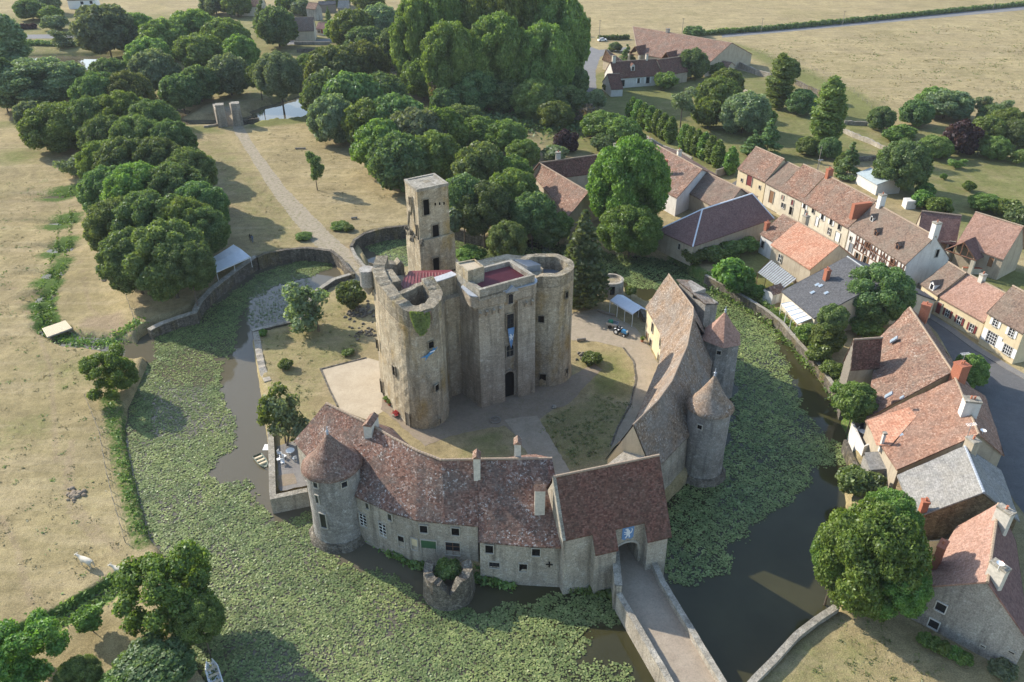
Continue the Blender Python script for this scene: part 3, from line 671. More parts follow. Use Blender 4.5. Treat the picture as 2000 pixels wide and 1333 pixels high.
# cross-shaped arrow slit
c_ = onwall(1073, 1101, F2[1], F2[2]); t_ = (F2[2]-F2[1]).normalized(); n_ = Vector((t_.y, -t_.x, 0)); n_ = -n_ if n_.dot(Vector((0, -1, 0))) < 0 else n_
mb = MB(); rect3(mb, c_+n_*.16, t_, n_, .16, .9, 0, .03); rect3(mb, c_+n_*.16, t_, n_, .8, .16, 0, .034); mb.build('arrow_slit', M['dark_opening'], cw2)
def rz_of(P, Q): return math.atan2(Q.y-P.y, Q.x-P.x)
b_ = at(729, 868, 8.3); capped_chimney(cw, b_, 1.0, 2.3, 3.6, rz_of(ev[1], ev[3])+.35)
b_ = at(932, 922, 10.2); capped_chimney(cw, b_, .75, 1.2, 2.4, 0)
b_ = at(1011, 892, ZR-.4); capped_chimney(cw2, b_, .75, 1.1, 2.2, 0)
b_ = at(1054, 992, 7.6); capped_chimney(cw2, b_, 1.15, .9, 2.9, 0)
# small dormer roof behind the round tower
d0 = at(706, 868, 9.6)
mb = MB(); A_, B_, C_, D_ = at(668,893,8.4), at(705,880,8.4), at(707,866,9.4), at(690,878,9.4)
mb.poly([at(676,886,8.0), at(709,905,7.6), at(706,868,9.5)]); mb.poly([at(676,886,8.0), at(706,868,9.5), at(690,862,8.6)]); mb.build('dormer_roof', M['gate_tiles'], cw)
# ---- round tower at the left front
def round_tower(name, label, cpx, r, zt, apex_h, roofmat, wallmat, over=.55, rb=None, zb=-2.8, plinth=1.7, flare=.9, segs=40, prof=None):
    c = cpx; root = thing(name, label, 'castle tower', (c.x, c.y, 0))
    w = MB(); w.lathe(c, [((rb or r*1.05), zb+plinth+.0), (r*1.0, zb+plinth+3), (r, zt)], segs, jag=.006, cap=False); w.build('wall', M[wallmat], root, smooth=True)
    p = MB(); p.lathe(c, [((rb or r*1.05)+flare, zb), ((rb or r*1.05)+flare*.75, zb+plinth*.6), ((rb or r*1.05)+.05, zb+plinth+.3)], segs, jag=.02, cap=False); p.build('plinth', M['rubble_stone'], root, smooth=True)
    q = MB(); a = apex_h; rr = r+over
    q.lathe(c, prof or [(rr-.1, zt-.15), (rr+.05, zt-.05), (rr*.86, zt+a*.09), (rr*.64, zt+a*.28), (rr*.40, zt+a*.53), (rr*.18, zt+a*.79), (.03, zt+a)], segs, jag=.008, cap=False); q.lathe(c, [(.01, zt-.05), (rr-.05, zt-.12)][::-1], segs, cap=False)
    q.build('roof', M[roofmat], root, smooth=True); finial(root, Vector((c.x, c.y, zt+a)), .9)
    return root
ct = at(648, 905, 9.0); TL_R = 3.2
tl = round_tower('round_tower', "round grey tower with a dark red conical roof at the castle's left front corner", ct, TL_R, 9.0, 4.5, 'cone_tiles', 'grey_render_stone', over=.35)
def cywin(root, px, py, c, r, w, h, **kw):
    p = oncyl(px, py, c, r); n = Vector((p.x-c.x, p.y-c.y, 0)).normalized(); window(root, Vector((p.x, p.y, p.z))-n*.02+n*kw.pop('off', .05), n, w, h, **kw)
for a in [(617,947,.6,.8), (672,946,.7,.8), (632,1017,.8,2.2), (620,975,.4,1.2)]: cywin(tl, a[0], a[1], ct, TL_R+.03, a[2], a[3], pane='dark_glass')
# ================================================================= gatehouse
gh = thing('gatehouse', 'gatehouse with steep dark plum tile roof over two piers and a pointed entrance arch', 'gatehouse', (12, 68, 0))
GE = 6.2; PA = at(1112, 1054, GE); PB = at(1313, 1048, GE-1.0)
GR = 12.6
r0, r1 = at(1081, 931, GR), at(1267, 893, GR)
e0 = at(1114, 1053, 6.6); gd = (Vector((r1.x, r1.y, 0))-Vector((r0.x, r0.y, 0))).normalized(); gn = Vector((gd.y, -gd.x, 0))
Lg = (r1-r0).length; u_of = lambda p: (p-r0).dot(gd); v_of = lambda p: (Vector((p.x, p.y, 0))-Vector((r0.x, r0.y, 0))).dot(gn)
v0 = v_of(e0); slope = (GR-6.6)/v0
def gp(u, v, z=None): 
    p = r0+gd*u+gn*v; p.z = GR-slope*v if z is None else z; return p
def gsolve(px, py):                                             # pixel on the front roof plane -> (u, v)
    P = r0; n = (gp(1, 0)-gp(0, 0)).cross(gp(0, 1)-gp(0, 0)).normalized(); q = onplane(px, py, P, n); return u_of(q), v_of(q)
steps = [gsolve(*p) for p in [(1115,1052), (1157,1043), (1167,1084), (1208,1073), (1201,1034), (1259,1019), (1270,1058), (1312,1047)]]
u1 = steps[1][0]; vA = (steps[0][1]+steps[1][1])/2; u2 = steps[3][0]; vB = (steps[2][1]+steps[3][1])/2; u3 = steps[5][0]; vC = (steps[4][1]+steps[5][1])/2; u4 = max(steps[7][0], Lg+.2); vD = (steps[6][1]+steps[7][1])/2
rf = MB()
for (ua, ub, v) in ((0, u1, vA), (u1, u2, vB), (u2, u3, vC), (u3, u4, vD)):
    rf.grid(gp(ua, v), gp(ub, v), gp(ub, 0), gp(ua, 0), max(2, int((ub-ua)/.9)), 12, .04, 0, .45)
    rf.poly([gp(ua, v)+UP*.02, gp(ua, v)-UP*.25, gp(ub, v)-UP*.25, gp(ub, v)+UP*.02]); rf.poly([gp(ua, v)-UP*.25, gp(ua, 0)-UP*.3, gp(ub, 0)-UP*.3, gp(ub, v)-UP*.25])
for uu, va, vb in ((u1, vA, vB), (u2, vB, vC), (u3, vC, vD), (0, 0, vA), (u4, 0, vD)): rf.poly([gp(uu, va), gp(uu, vb), gp(uu, vb)-UP*.25, gp(uu, va)-UP*.25])
VB = 5.5; bkp = lambda u: r0+gd*u-gn*VB+UP*(-slope*VB)
rf.grid(bkp(u4), bkp(0), gp(0, 0), gp(u4, 0), 14, 8, .04, 0, .45)
rf.build('roof', M['gate_tiles'], gh); ridge(gh, gp(0, 0), gp(u4, 0))
w = MB()
def pier(ua, ub, v, zb=-2.6, bat=.25, bk=0.0):
    a, b = gp(ua, v-.25, 0), gp(ub, v-.25, 0); zt = GR-slope*(v-.25)-.2
    q = [a-gn*0, b, gp(ub, bk, 0), gp(ua, bk, 0)]; base = [gp(ua, v-.25+bat, 0), gp(ub, v-.25+bat, 0), q[2], q[3]]
    w.prism([(p.x, p.y) for p in q], zb, zt, base=[(p.x, p.y) for p in base])
    w.poly([(a.x, a.y, zt), (b.x, b.y, zt), tuple(gp(ub, bk, GR-slope*bk-.3)), tuple(gp(ua, bk, GR-slope*bk-.3))])
    for e in (0, 1):
        uu = ub if e else ua; f = gp(uu, v-.25, zt); k = [f, gp(uu, bk, zt), gp(uu, bk, GR-slope*bk-.3)]; w.poly(k if e else k[::-1])
pier(.15, u1+.02, vA, bat=.5); pier(u1-.0, u2-.15, vB, bat=.45); pier(u3+.15, u4-.35, vD, bat=.3)
# back half
a, b = gp(.15, 0, 0), gp(u4-.2, 0, 0); k = [gp(.15, 0, 0), gp(u4-.2, 0, 0), gp(u4-.2, -VB+.3, 0), gp(.15, -VB+.3, 0)]
w.prism([(p.x, p.y) for p in k], -1, GR-slope*VB-.2)
for uu, fl in ((.15, 0), (u4-.2, 1)):
    tri = [gp(uu, -VB+.3, GR-slope*VB-.2), gp(uu, 0, GR-slope*VB-.2), gp(uu, 0, GR-.3)]; w.poly(tri if fl else tri[::-1])
w.build('wall', M['curtain_stone'], gh)
# portal wall with arched opening between the piers
vP = vC-.35; ua, ub = u2-.16, u3+.16; zt = GR-slope*vP-.2; uc = (ua+ub)/2+.0; hw = (ub-ua)/2-.35; zs = 2.2; za = 3.7
P_ = MB(); arc = []
for k in range(13):
    tt = k/12; a = math.pi*(1-tt); arc.append((uc+hw*math.cos(a), zs+(za-zs)*(math.sin(a)**.8)))
for dv in (0, -.9):
    v = vP+dv
    P_.poly([gp(ua, v, -1), gp(uc-hw, v, -1), gp(uc-hw, v, zs), gp(ua, v, zs)]); P_.poly([gp(uc+hw, v, -1), gp(ub, v, -1), gp(ub, v, zs), gp(uc+hw, v, zs)])
    P_.poly([gp(ua, v, zs), gp(uc-hw, v, zs), gp(uc-hw, v, zt), gp(ua, v, zt)]); P_.poly([gp(uc+hw, v, zs), gp(ub, v, zs), gp(ub, v, zt), gp(uc+hw, v, zt)])
    for k in range(12): (x0, z0), (x1, z1) = arc[k], arc[k+1]; P_.poly([gp(x0, v, z0), gp(x1, v, z1), gp(x1, v, zt), gp(x0, v, zt)])
for k in range(12): (x0, z0), (x1, z1) = arc[k], arc[k+1]; P_.poly([gp(x0, vP, z0), gp(x0, vP-.9, z0), gp(x1, vP-.9, z1), gp(x1, vP, z1)])
for uu in (uc-hw, uc+hw): P_.poly([gp(uu, vP, -1), gp(uu, vP-.9, -1), gp(uu, vP-.9, zs), gp(uu, vP, zs)])
P_.build('portal', M['curtain_stone'], gh)
am = MB()
for k in range(12): (x0, z0), (x1, z1) = arc[k], arc[k+1]; am.tube(gp(x0, vP+.03, z0+.1), gp(x1, vP+.03, z1+.1), .16, n=5)
am.build('arch_moulding', M['frame_stone'], gh)
pas = MB(); 
for (x, s) in ((uc-hw-.05, 1), (uc+hw+.05, -1)): pas.poly([gp(x, vP-.9, 0), gp(x, 0, 0), gp(x, 0, 5), gp(x, vP-.9, 5)])
pas.poly([gp(uc-hw-.05, vP-.9, 4.7), gp(uc+hw+.05, vP-.9, 4.7), gp(uc+hw+.05, 0, 4.7), gp(uc-hw-.05, 0, 4.7)]); pas.poly([gp(uc-hw, .1, 0), gp(uc+hw, .1, 0), gp(uc+hw, .1, 4.7), gp(uc-hw, .1, 4.7)])
pas.build('passage', M['curtain_stone'], gh)
# white-edged verge on the left gable
vg = MB(); vg.poly([gp(-.12, vA+.1)+UP*.12, gp(.25, vA+.1)+UP*.12, gp(.25, 0)+UP*.12, gp(-.12, 0)+UP*.12]); vg.poly([gp(-.12, vA+.1)-UP*1.1, gp(-.12, vA+.1)+UP*.12, gp(-.12, 0)+UP*.12, gp(-.12, 0)-UP*1.1]); vg.build('verge', M['coping_stone'], gh)
wg = MB(); wg.poly([gp(.1, vA, -2.5), gp(.1, vA, 7), gp(.1, 0, GR-.2), gp(.1, 0, -2.5)]); 
# blue banner with a white beast over the arch
bu = u_of(onplane(1226, 1040, gp(0, vP, 0), gn)); bz = onplane(1226, 1040, gp(0, vP, 0), gn).z; 
def beast(mb, O, u, s, n, d):
    """a rampant animal as thin cut-out patches on cloth: body, head, mane, legs and tail"""
    def pl(L): 
        F_ = [O+u*(a*s)+UP*(b*s)+n*d for a, b in L]; B_ = [O+u*(a*s)+UP*(b*s)+n*(d-.012) for a, b in L]; mb.poly(F_)
        for i in range(len(F_)): j = (i+1) % len(F_); mb.poly([B_[i], B_[j], F_[j], F_[i]])
    pl([(-.12,-.25),(.1,-.3),(.2,-.05),(.12,.25),(-.05,.33),(-.14,.1)]); pl([(-.16,.2),(-.02,.2),(.03,.42),(-.1,.48),(-.24,.42),(-.26,.34),(-.14,.33)])
    pl([(-.1,.1),(-.32,.2),(-.36,.15),(-.12,.0)]); pl([(-.08,-.02),(-.3,-.04),(-.32,-.1),(-.06,-.12)])
    pl([(-.1,-.22),(-.02,-.28),(-.14,-.5),(-.24,-.48)]); pl([(.06,-.28),(.16,-.22),(.2,-.48),(.08,-.5)]); pl([(.14,-.14),(.3,-.02),(.36,.25),(.3,.42),(.26,.4),(.3,.22),(.24,.06),(.12,-.04)])
m_plain('blue_cloth', (.13, .24, .42), .85, .2, 2); m_plain('white_cloth', (.68, .70, .72), .85, .1, 2)
bn = thing('banner', 'blue banner with a white beast hanging over the gatehouse arch', 'banner', tuple(gp(bu, vP+.1, bz)))
O = gp(bu, vP, bz); mb = MB(); w_, h_ = .72, 1.05
mb.poly([O-gd*w_-UP*h_*.75+gn*.09, O-gd*w_*.5-UP*h_+gn*.1, O-UP*h_*.72+gn*.1, O+gd*w_*.5-UP*h_+gn*.1, O+gd*w_-UP*h_*.75+gn*.09, O+gd*w_+UP*h_+gn*.09, O-gd*w_+UP*h_+gn*.09])
mb.poly([O-gd*w_+UP*h_+gn*.05, O+gd*w_+UP*h_+gn*.05, O+gd*w_+UP*h_+gn*.09, O-gd*w_+UP*h_+gn*.09]); mb.build('cloth', M['blue_cloth'], bn)
mb = MB(); beast(mb, O, gd, 1.5, gn, .12); mb.build('emblem', M['white_cloth'], bn)
# ================================================================= bridge over the moat
br = thing('bridge', 'stone causeway bridge with a gravel deck and low parapets leading into the gatehouse', 'bridge', tuple(at(1300, 1250, 0)))
dl = [at(*p, .0) for p in [(1203,1092), (1212,1170), (1300,1320), (1420,1540)]]; dr = [at(*p, .0) for p in [(1258,1080), (1289,1150), (1390,1320), (1520,1540)]]
mb = MB()
for i in range(3): mb.poly([dl[i]+UP*.06, dr[i]+UP*.06, dr[i+1]+UP*.06, dl[i+1]+UP*.06][::-1])
mb.poly([gp(uc-hw, vP+.5, .062), gp(uc+hw, vP+.5, .062), gp(uc+hw, .1, .062), gp(uc-hw, .1, .062)])
mb.build('deck', M['bridge_deck'], br)
wallstrip('parapet', [(p.x, p.y) for p in dr], .55, -3, .85, M['curtain_stone'], px=False, parent=br, coping=.14, side=1)
wallstrip('parapet', [(p.x, p.y) for p in dl[1:]], .55, -3, .85, M['curtain_stone'], px=False, parent=br, coping=.14, side=-1)
wallstrip('wing_wall', [(p.x, p.y) for p in (dl[0], dl[1])], .75, -3, [2.7, 2.0], M['curtain_stone'], px=False, parent=br, coping=.14, side=-1, jag=.02)
# ================================================================= east wing with its wavy roof
ew = thing('east_wing', 'long curving castle wing with a pale brown tile roof and a yellow courtyard front', 'castle wing', (22, 95, 0))
EZ = 5.4; RZ_ = 11.8
er = [at(*p, RZ_) for p in [(1306,535), (1354,600), (1354,616), (1342,676), (1312,745), (1285,782), (1237,829)]]
eo = []
inner_px = [(1261,600), (1288,648), (1292,668), (1286,712), None, None, None]
outer_px = [None, None, (1378,665), (1392,706), (1382,765), (1345,852), (1277,922)]
inn = [at(*p, EZ) if p else None for p in inner_px]; out_ = [at(*p, EZ) if p else None for p in outer_px]
for i in range(7):
    if inn[i] is None: inn[i] = Vector((2*er[i].x-out_[i].x, 2*er[i].y-out_[i].y, EZ))
    if out_[i] is None: out_[i] = Vector((2*er[i].x-inn[i].x, 2*er[i].y-inn[i].y, EZ))
rf = MB()
for lo, fl in ((inn, False), (out_, True)):
    for i in range(6):
        A, B, Cc, D = lo[i], lo[i+1], er[i+1], er[i]
        if not fl: A, B, Cc, D = B, A, D, Cc
        if fl: pass
        A, B, Cc, D = (B, A, D, Cc)
        rf.grid(A, B, Cc, D, max(1, int((B-A).length/.9)), 10, .05, 0, .45)
        rf.poly([A-UP*.2, A+UP*.02, B+UP*.02, B-UP*.2]); rf.poly([A-UP*.2, D-UP*.25, Cc-UP*.25, B-UP*.2])
rf.build('roof', M['castle_tiles_pale'], ew)
for i in range(6): ridge(ew, er[i], er[i+1], r=.12)
w = MB(); wy = MB(); we = MB(); cen = Vector((sum(p.x for p in er)/7, sum(p.y for p in er)/7, 0))
def ins(i, L, d=.3):
    k = Vector((er[i].x-L[i].x, er[i].y-L[i].y, 0)).normalized(); return Vector((L[i].x, L[i].y, 0))+k*d
EI = [ins(i, inn) for i in range(7)]; EO = [ins(i, out_) for i in range(7)]
for i in range(6):
    (wy if i < 3 else w).poly([EI[i]-UP*.5, EI[i+1]-UP*.5, EI[i+1]+UP*(EZ+.1), EI[i]+UP*(EZ+.1)])
    o0 = (EO[i]-EI[i]).normalized()*.5; o1 = (EO[i+1]-EI[i+1]).normalized()*.5
    w.poly([EO[i+1]+o1-UP*3, EO[i]+o0-UP*3, EO[i]+UP*(EZ+.1), EO[i+1]+UP*(EZ+.1)])
for i in (0, 6): 
    m_ = [EI[i]-UP*1, EO[i]-UP*3, EO[i]+UP*EZ, Vector((er[i].x, er[i].y, RZ_-.3)), EI[i]+UP*EZ]; (we if i else w).poly(m_)
lk = [EO[6]+(EO[6]-EI[6]).normalized()*.2, EI[6].lerp(EO[6], .35), gp(Lg-4.5, -VB+1, 0), gp(Lg-.4, -VB+1, 0)]; w.prism([(p.x, p.y) for p in lk], -3, 7.4)
w.build('wall', M['curtain_stone'], ew); wy.build('courtyard_front', M['yellow_render'], ew); we.build('gable', M['yellow_render'], ew)
for (px, py, w_, h_, kd) in [(1275,640,.9,1.7,'window'), (1290,669,.9,1.7,'window'), (1271,672,1.0,1.9,'window'), (1264,660,1.0,2.2,'door'), (1286,700,.9,1.7,'window')]:
    best = None
    for i in range(3):
        c = onwall(px, py, EI[i], EI[i+1]); tt = (c-EI[i]).dot((EI[i+1]-EI[i]).normalized())/(EI[i+1]-EI[i]).length
        if -.05 <= tt <= 1.05 and 0 < c.z < EZ+.5: best = (c, i)
    if best:
        c, i = best; t_ = EI[i+1]-EI[i]; n = Vector((t_.y, -t_.x, 0)).normalized(); n = n if n.x < 0 else -n
        window(ew, c+n*.03, n, w_, h_, kd, pane='dark_opening' if kd == 'window' else 'wood_door')
# tall chimney-like wall on the outer side
mb = MB(); a, b = at(1322, 540, 11.5), at(1382, 600, 9.5)
q0, q1 = at(1326,556,11.5), at(1374,603,10.0)
dq = Vector((q1.x-q0.x, q1.y-q0.y, 0)).normalized(); nq = Vector((-dq.y, dq.x, 0)); nq = nq if nq.x > 0 else -nq
for (s0, s1, zt) in ((0, .55, 11.6), (.55, 1.02, 10.6)):
    L_ = (q1-q0).length; a = q0+dq*L_*s0; b = q0+dq*L_*s1; mb.prism([(a.x, a.y), (b.x, b.y), ((b+nq*2.6).x, (b+nq*2.6).y), ((a+nq*2.6).x, (a+nq*2.6).y)], -3, zt)
mb.build('wall', M['gable_stone'], ew)
sl_ = MB(); a = q0-dq*.5-nq*.3; b = q0+dq*(q1-q0).length*1.05-nq*.3; sl_.poly([(a.x, a.y, 12.3), (b.x, b.y, 11.2), ((b+nq*3.1).x, (b+nq*3.1).y, 10.3), ((a+nq*3.1).x, (a+nq*3.1).y, 11.4)]); sl_.poly([(a.x, a.y, 12.1), ((a+nq*3.1).x, (a+nq*3.1).y, 11.2), ((b+nq*3.1).x, (b+nq*3.1).y, 10.1), (b.x, b.y, 11.0)]); sl_.build('roof', M['castle_tiles_pale'], ew)
# towers of the east wing
c1 = at(1387, 793, 9.2); t1 = round_tower('round_tower', "round grey tower with a brown conical roof, on the castle's right side nearer the gatehouse", c1, 2.75, 9.3, 4.8, 'castle_tiles_pale', 'grey_render_stone', over=.3)
cywin(t1, 1367, 834, c1, 2.78, .6, .65, pane='dark_opening')
c2 = at(1409, 659, 8.3); t2 = thing('square_tower', "slender tower with an orange pyramid roof on the castle's right side", 'castle tower', (c2.x, c2.y, 0))
mb = MB(); sq = lambda r_, rz: [(c2.x+r_*math.cos(rz+k*math.pi/4+.15*(k % 2)), c2.y+r_*math.sin(rz+k*math.pi/4)) for k in range(8)]
mb.prism(sq(2.6, .2), -3, 8.4, base=sq(2.9, .2)); mb.build('wall', M['grey_render_stone'], t2)
q = MB(); rr = 3.3; az = [R(a) for a in (195, 262, 315, 20, 75, 135)]
ring = [Vector((c2.x+rr*math.cos(a), c2.y+rr*math.sin(a), 8.3)) for a in az]; mid_ = [Vector((c2.x+rr*.5*math.cos(a), c2.y+rr*.5*math.sin(a), 8.3+2.0)) for a in az]; ap = Vector((c2.x, c2.y, 12.8))
for k in range(6): j = (k+1) % 6; q.poly([ring[k], ring[j], mid_[j], mid_[k]]); q.poly([mid_[k], mid_[j], ap])
q.poly(ring[::-1]); q.build('roof', M['pink_tiles'], t2); finial(t2, ap, .8); cywin(t2, 1404, 689, c2, 2.55, .6, .65, pane='dark_opening')
# ================================================================= the keep
kp = thing('keep', "ruined medieval keep of pale ochre stone with round towers and red metal roofs", 'castle keep', tuple(at(950, 740, 0)))
KZ = 19.3
def K(px, py, z=KZ): p = at(px, py, z); return (p.x, p.y)
def off(P, Q, d): a = Vector(P); b = Vector(Q); t_ = (b-a).normalized(); return Vector((t_.y, -t_.x))*d
body = [K(726,534), K(735,556), K(756,582), K(778,600), K(786,604), K(796,607), K(808,608.5), K(822,608), K(834,605), K(846,601), K(855,595), K(862,587), K(865,577), K(862,568), K(870,555.5), K(892,549), K(911,542), K(905,520), K(885,505), K(830,507), K(790,508), K(736,512)]
cg = Vector((sum(p[0] for p in body)/len(body), sum(p[1] for p in body)/len(body)))
base = [(p[0]+(p[0]-cg.x)*.05, p[1]+(p[1]-cg.y)*.04) for p in body]
mb = MB(); nb = len(body)
# walls in rows so that the wall face is not one flat sheet
def rough_prism(mb, top, base, z0, z1, rows=14, amp=.05, close=True, cap=True, step=1.0):
    T = []; B = []
    n = len(top)
    for i in range(n if close else n-1):
        j = (i+1) % n; k = max(1, int(math.dist(top[i], top[j])/step))
        for q in range(k): s = q/k; T.append((top[i][0]*(1-s)+top[j][0]*s, top[i][1]*(1-s)+top[j][1]*s)); B.append((base[i][0]*(1-s)+base[j][0]*s, base[i][1]*(1-s)+base[j][1]*s))
    N = len(T); b0 = len(mb.v)
    ar = sum(T[i][0]*T[(i+1) % N][1]-T[(i+1) % N][0]*T[i][1] for i in range(N))
    if ar < 0: T.reverse(); B.reverse()
    for r_ in range(rows+1):
        s = r_/rows; z = z0+(z1-z0)*s
        for i in range(N):
            w = amp*h3(T[i][0], T[i][1], z, 1.3); d = Vector((T[(i+1) % N][0]-T[i-1][0], T[(i+1) % N][1]-T[i-1][1])).normalized()
            mb.v.append((B[i][0]*(1-s)+T[i][0]*s+d.y*w, B[i][1]*(1-s)+T[i][1]*s-d.x*w, z))
    for r_ in range(rows):
        for i in range(N):
            j = (i+1) % N; mb.f.append((b0+r_*N+i, b0+r_*N+j, b0+(r_+1)*N+j, b0+(r_+1)*N+i)); mb.m.append(0)
    if cap: mb.f.append(tuple(b0+rows*N+i for i in range(N))); mb.m.append(0)
rough_prism(mb, body, base, -.6, 16.8, 16); mb.build('west_body', M['keep_stone'], kp)
# parapet walls and the broken ring of the south-west tower
ringp = [K(*p) for p in [(736,512),(727,533),(736,556),(757,582),(778,600),(786,604),(796,607),(808,608.5),(822,608),(834,605),(846,601),(855,595),(862,587),(865,577),(862,568),(846,553)]]
wallstrip('parapet', ringp, 1.75, 16, [20.2, 20., 20, 19.6, 19.5, 19.3, 19.3, 19.3, 19.3, 19.3, 19.3, 19.4, 19.5, 19.6, 19.8, 20.3], M['ruin_top'], px=False, parent=kp, jag=.13, side=1, step=.5)
cross = [K(782,576), K(812,566), K(846,553)]; wallstrip('cross_wall', cross, .9, 15, [19.4, 19.5, 19.8], M['ruin_top'], px=False, parent=kp, jag=.12, step=.6)
wallstrip('cross_wall', [K(846,555), K(868,548), K(893,539)], 1.3, 15, 19.4, M['keep_stone'], px=False, parent=kp, jag=.02, coping=.12, cop_mat=M['coping_white'])
nwall = [K(736,520), K(760,507), K(788,502)]; wallstrip('north_wall', nwall, 1.6, 14, [19.2, 18.6, 18.2], M['ruin_top'], px=False, parent=kp, jag=.25, step=.5)
mb = MB(); mb.prism([K(745,531,19.5), K(756,526,19.5), K(766,527,19.5), K(783,550,19.5), K(768,553,19.5), K(748,560,19.5), K(740,548,19.5)], 15, 19.6); mb.build('stair_cap', M['ruin_top'], kp)
c_ = at(716, 527, 19.6); mb = MB(); mb.lathe(c_, [(.2, 15.6), (1.0, 17.0), (1.15, 17.2), (1.15, 19.7), (0, 19.7)], 14, jag=.02); mb.build('turret', M['gable_stone'], kp)
mb = MB()
rfp = [K(782,556,16.9), K(800,575,16.9), K(880,560,16.9), K(905,545,16.9), K(880,528,16.9), K(800,530,16.9)]; mb.prism(rfp, 16.6, 16.95)
for k in range(18):                                              # standing seams
    s = k/17; a = Vector(K(792+s*100, 532+s*2, 16.95)); b = Vector(K(786+s*116, 566-s*14, 16.95)); mb.tube((a.x, a.y, 17.0), (b.x, b.y, 17.0), .05, n=4)
mb.build('roof', M['red_metal'], kp)
# dark room inside the broken tower
mb = MB(); mb.prism([K(792,578,16.9), K(806,592,16.9), K(842,583,16.9), K(838,566,16.9)], 16.6, 16.86); mb.build('tower_floor', M['red_metal'], kp)
# square tower
def sqtower():
    root = thing('ruined_tower', 'tall pale square stair tower with a flat white top standing behind the keep', 'castle tower', tuple(at(840, 540, 0)))
    Z1 = 27.6
    # find height such that the foot of the front left corner meets the roof
    tp = [K(790,352,Z1), K(814,372,Z1), K(875,359,Z1), K(848,340,Z1)]
    c = Vector((sum(p[0] for p in tp)/4, sum(p[1] for p in tp)/4))
    g = lambda k, dx=0, dy=0: [(c.x+(p[0]-c.x)*k+dx, c.y+(p[1]-c.y)*k+dy) for p in tp]
    mb = MB(); rough_prism(mb, g(1.0), g(1.0), 19.2, Z1, 9, .04, step=.9); mb.build('upper_storeys', M['keep_stone'], root)
    mb = MB(); rough_prism(mb, g(1.16, .15, 0), g(1.22, .15, 0), -1, 19.4, 12, .06, step=.9); mb.build('lower_storeys', M['keep_stone'], root)
    t_ = MB(); o = g(1.03); i_ = g(.86); q = g(.2, .1, .1)
    for k in range(4):
        j = (k+1) % 4; t_.poly([(*o[k], Z1-.3), (*o[j], Z1-.3), (*o[j], Z1+.12), (*o[k], Z1+.12)]); t_.poly([(*o[k], Z1+.12), (*o[j], Z1+.12), (*i_[j], Z1+.12), (*i_[k], Z1+.12)])
        t_.poly([(*i_[k], Z1+.12), (*i_[j], Z1+.12), (*i_[j], Z1+.0), (*i_[k], Z1+.0)]); t_.poly([(*i_[k], Z1+.0), (*i_[j], Z1+.0), (*q[j], Z1+.04), (*q[k], Z1+.04)])
    t_.build('flat_top', M['coping_stone'], root)
    h_ = MB(); h_.prism(q, Z1-.6, Z1+.03); h_.build('hatch', M['ruin_top'], root)
    P, Q = Vector((*tp[1], 0)), Vector((*tp[2], 0)); n = Vector(((Q-P).y, -(Q-P).x, 0)).normalized(); n = n if n.y < 0 else -n
    for (px, py, w_, h_) in [(832,405,1.0,2.5), (850.5,452,1.1,2.2)]: window(root, onwall(px, py, P, Q)+n*.04, n, w_, h_, pane='dark_opening', frame='ruin_top', fw=.16)
    lo = g(1.16, .15, 0); P2, Q2 = Vector((*lo[1], 0)), Vector((*lo[2], 0))
    window(root, onwall(851, 516, P2, Q2)+n*.12, n, 1.1, 2.3, pane='dark_opening', frame='ruin_top', fw=.16)
    mb = MB()
    for px in (838, 850, 858.5, 867): rect3(mb, onwall(px, 399-(px-850)*.1, P, Q)+n*.05, (Q-P).normalized(), n, .22, .42, -.1, .03)
    for k in range(7): rect3(mb, onwall(872+k*3, 531-k*.8, P2, Q2)+n*.12, (Q-P).normalized(), n, .14, .25, -.1, .03)
    mb.build('putlog_holes', M['dark_opening'], root)
    P3, Q3 = Vector((*tp[0], 0)), Vector((*tp[1], 0)); n3 = Vector(((Q3-P3).y, -(Q3-P3).x, 0)).normalized(); n3 = n3 if n3.x < 0 else -n3
    for (px, py, w_, h_) in [(815,451,.6,2.0), (801,393,.5,1.3)]: window(root, onwall(px, py, P3, Q3)+n3*.05, n3, w_, h_, pane='dark_opening', frame='ruin_top', fw=.14)
    mb = MB()                                                    # scar of a lost vault
    for (ax, ay, bx, by) in ((806,385,803,420), (806,385,812,445), (800,412,798,440), (798,440,808,470)): mb.tube(onwall(ax, ay, P3, Q3), onwall(bx, by, P3, Q3), .22, .16, 6)
    mb.build('wall_scar', M['ruin_top'], root)
    mb = MB(); rr = random.Random(5)
    for k in range(26): p = Vector((*lo[0], 0)).lerp(Vector((*lo[1], 0)), rr.random()); mb.box((p.x+rr.uniform(-.1, .6), p.y+rr.uniform(-.3, .4), 19.2+rr.uniform(-.8, .5)), (rr.uniform(.3, .7),)*3, rr.random()*3, taper=.6)
    mb.build('broken_masonry', M['rubble_stone'], root); return root
sqtower()
# main body between the towers
mid = [K(868,556,18.6), K(912,543,18.6), K(928,566,18.6), K(1000,560,18.6), K(1045,545,18.6), K(1062,520,18.6), K(1035,497,18.6), K(990,492,18.6), K(905,510,18.6)]
mb = MB(); rough_prism(mb, mid, mid, -.6, 18.2, 14, .05); mb.build('main_body', M['keep_stone'], kp)
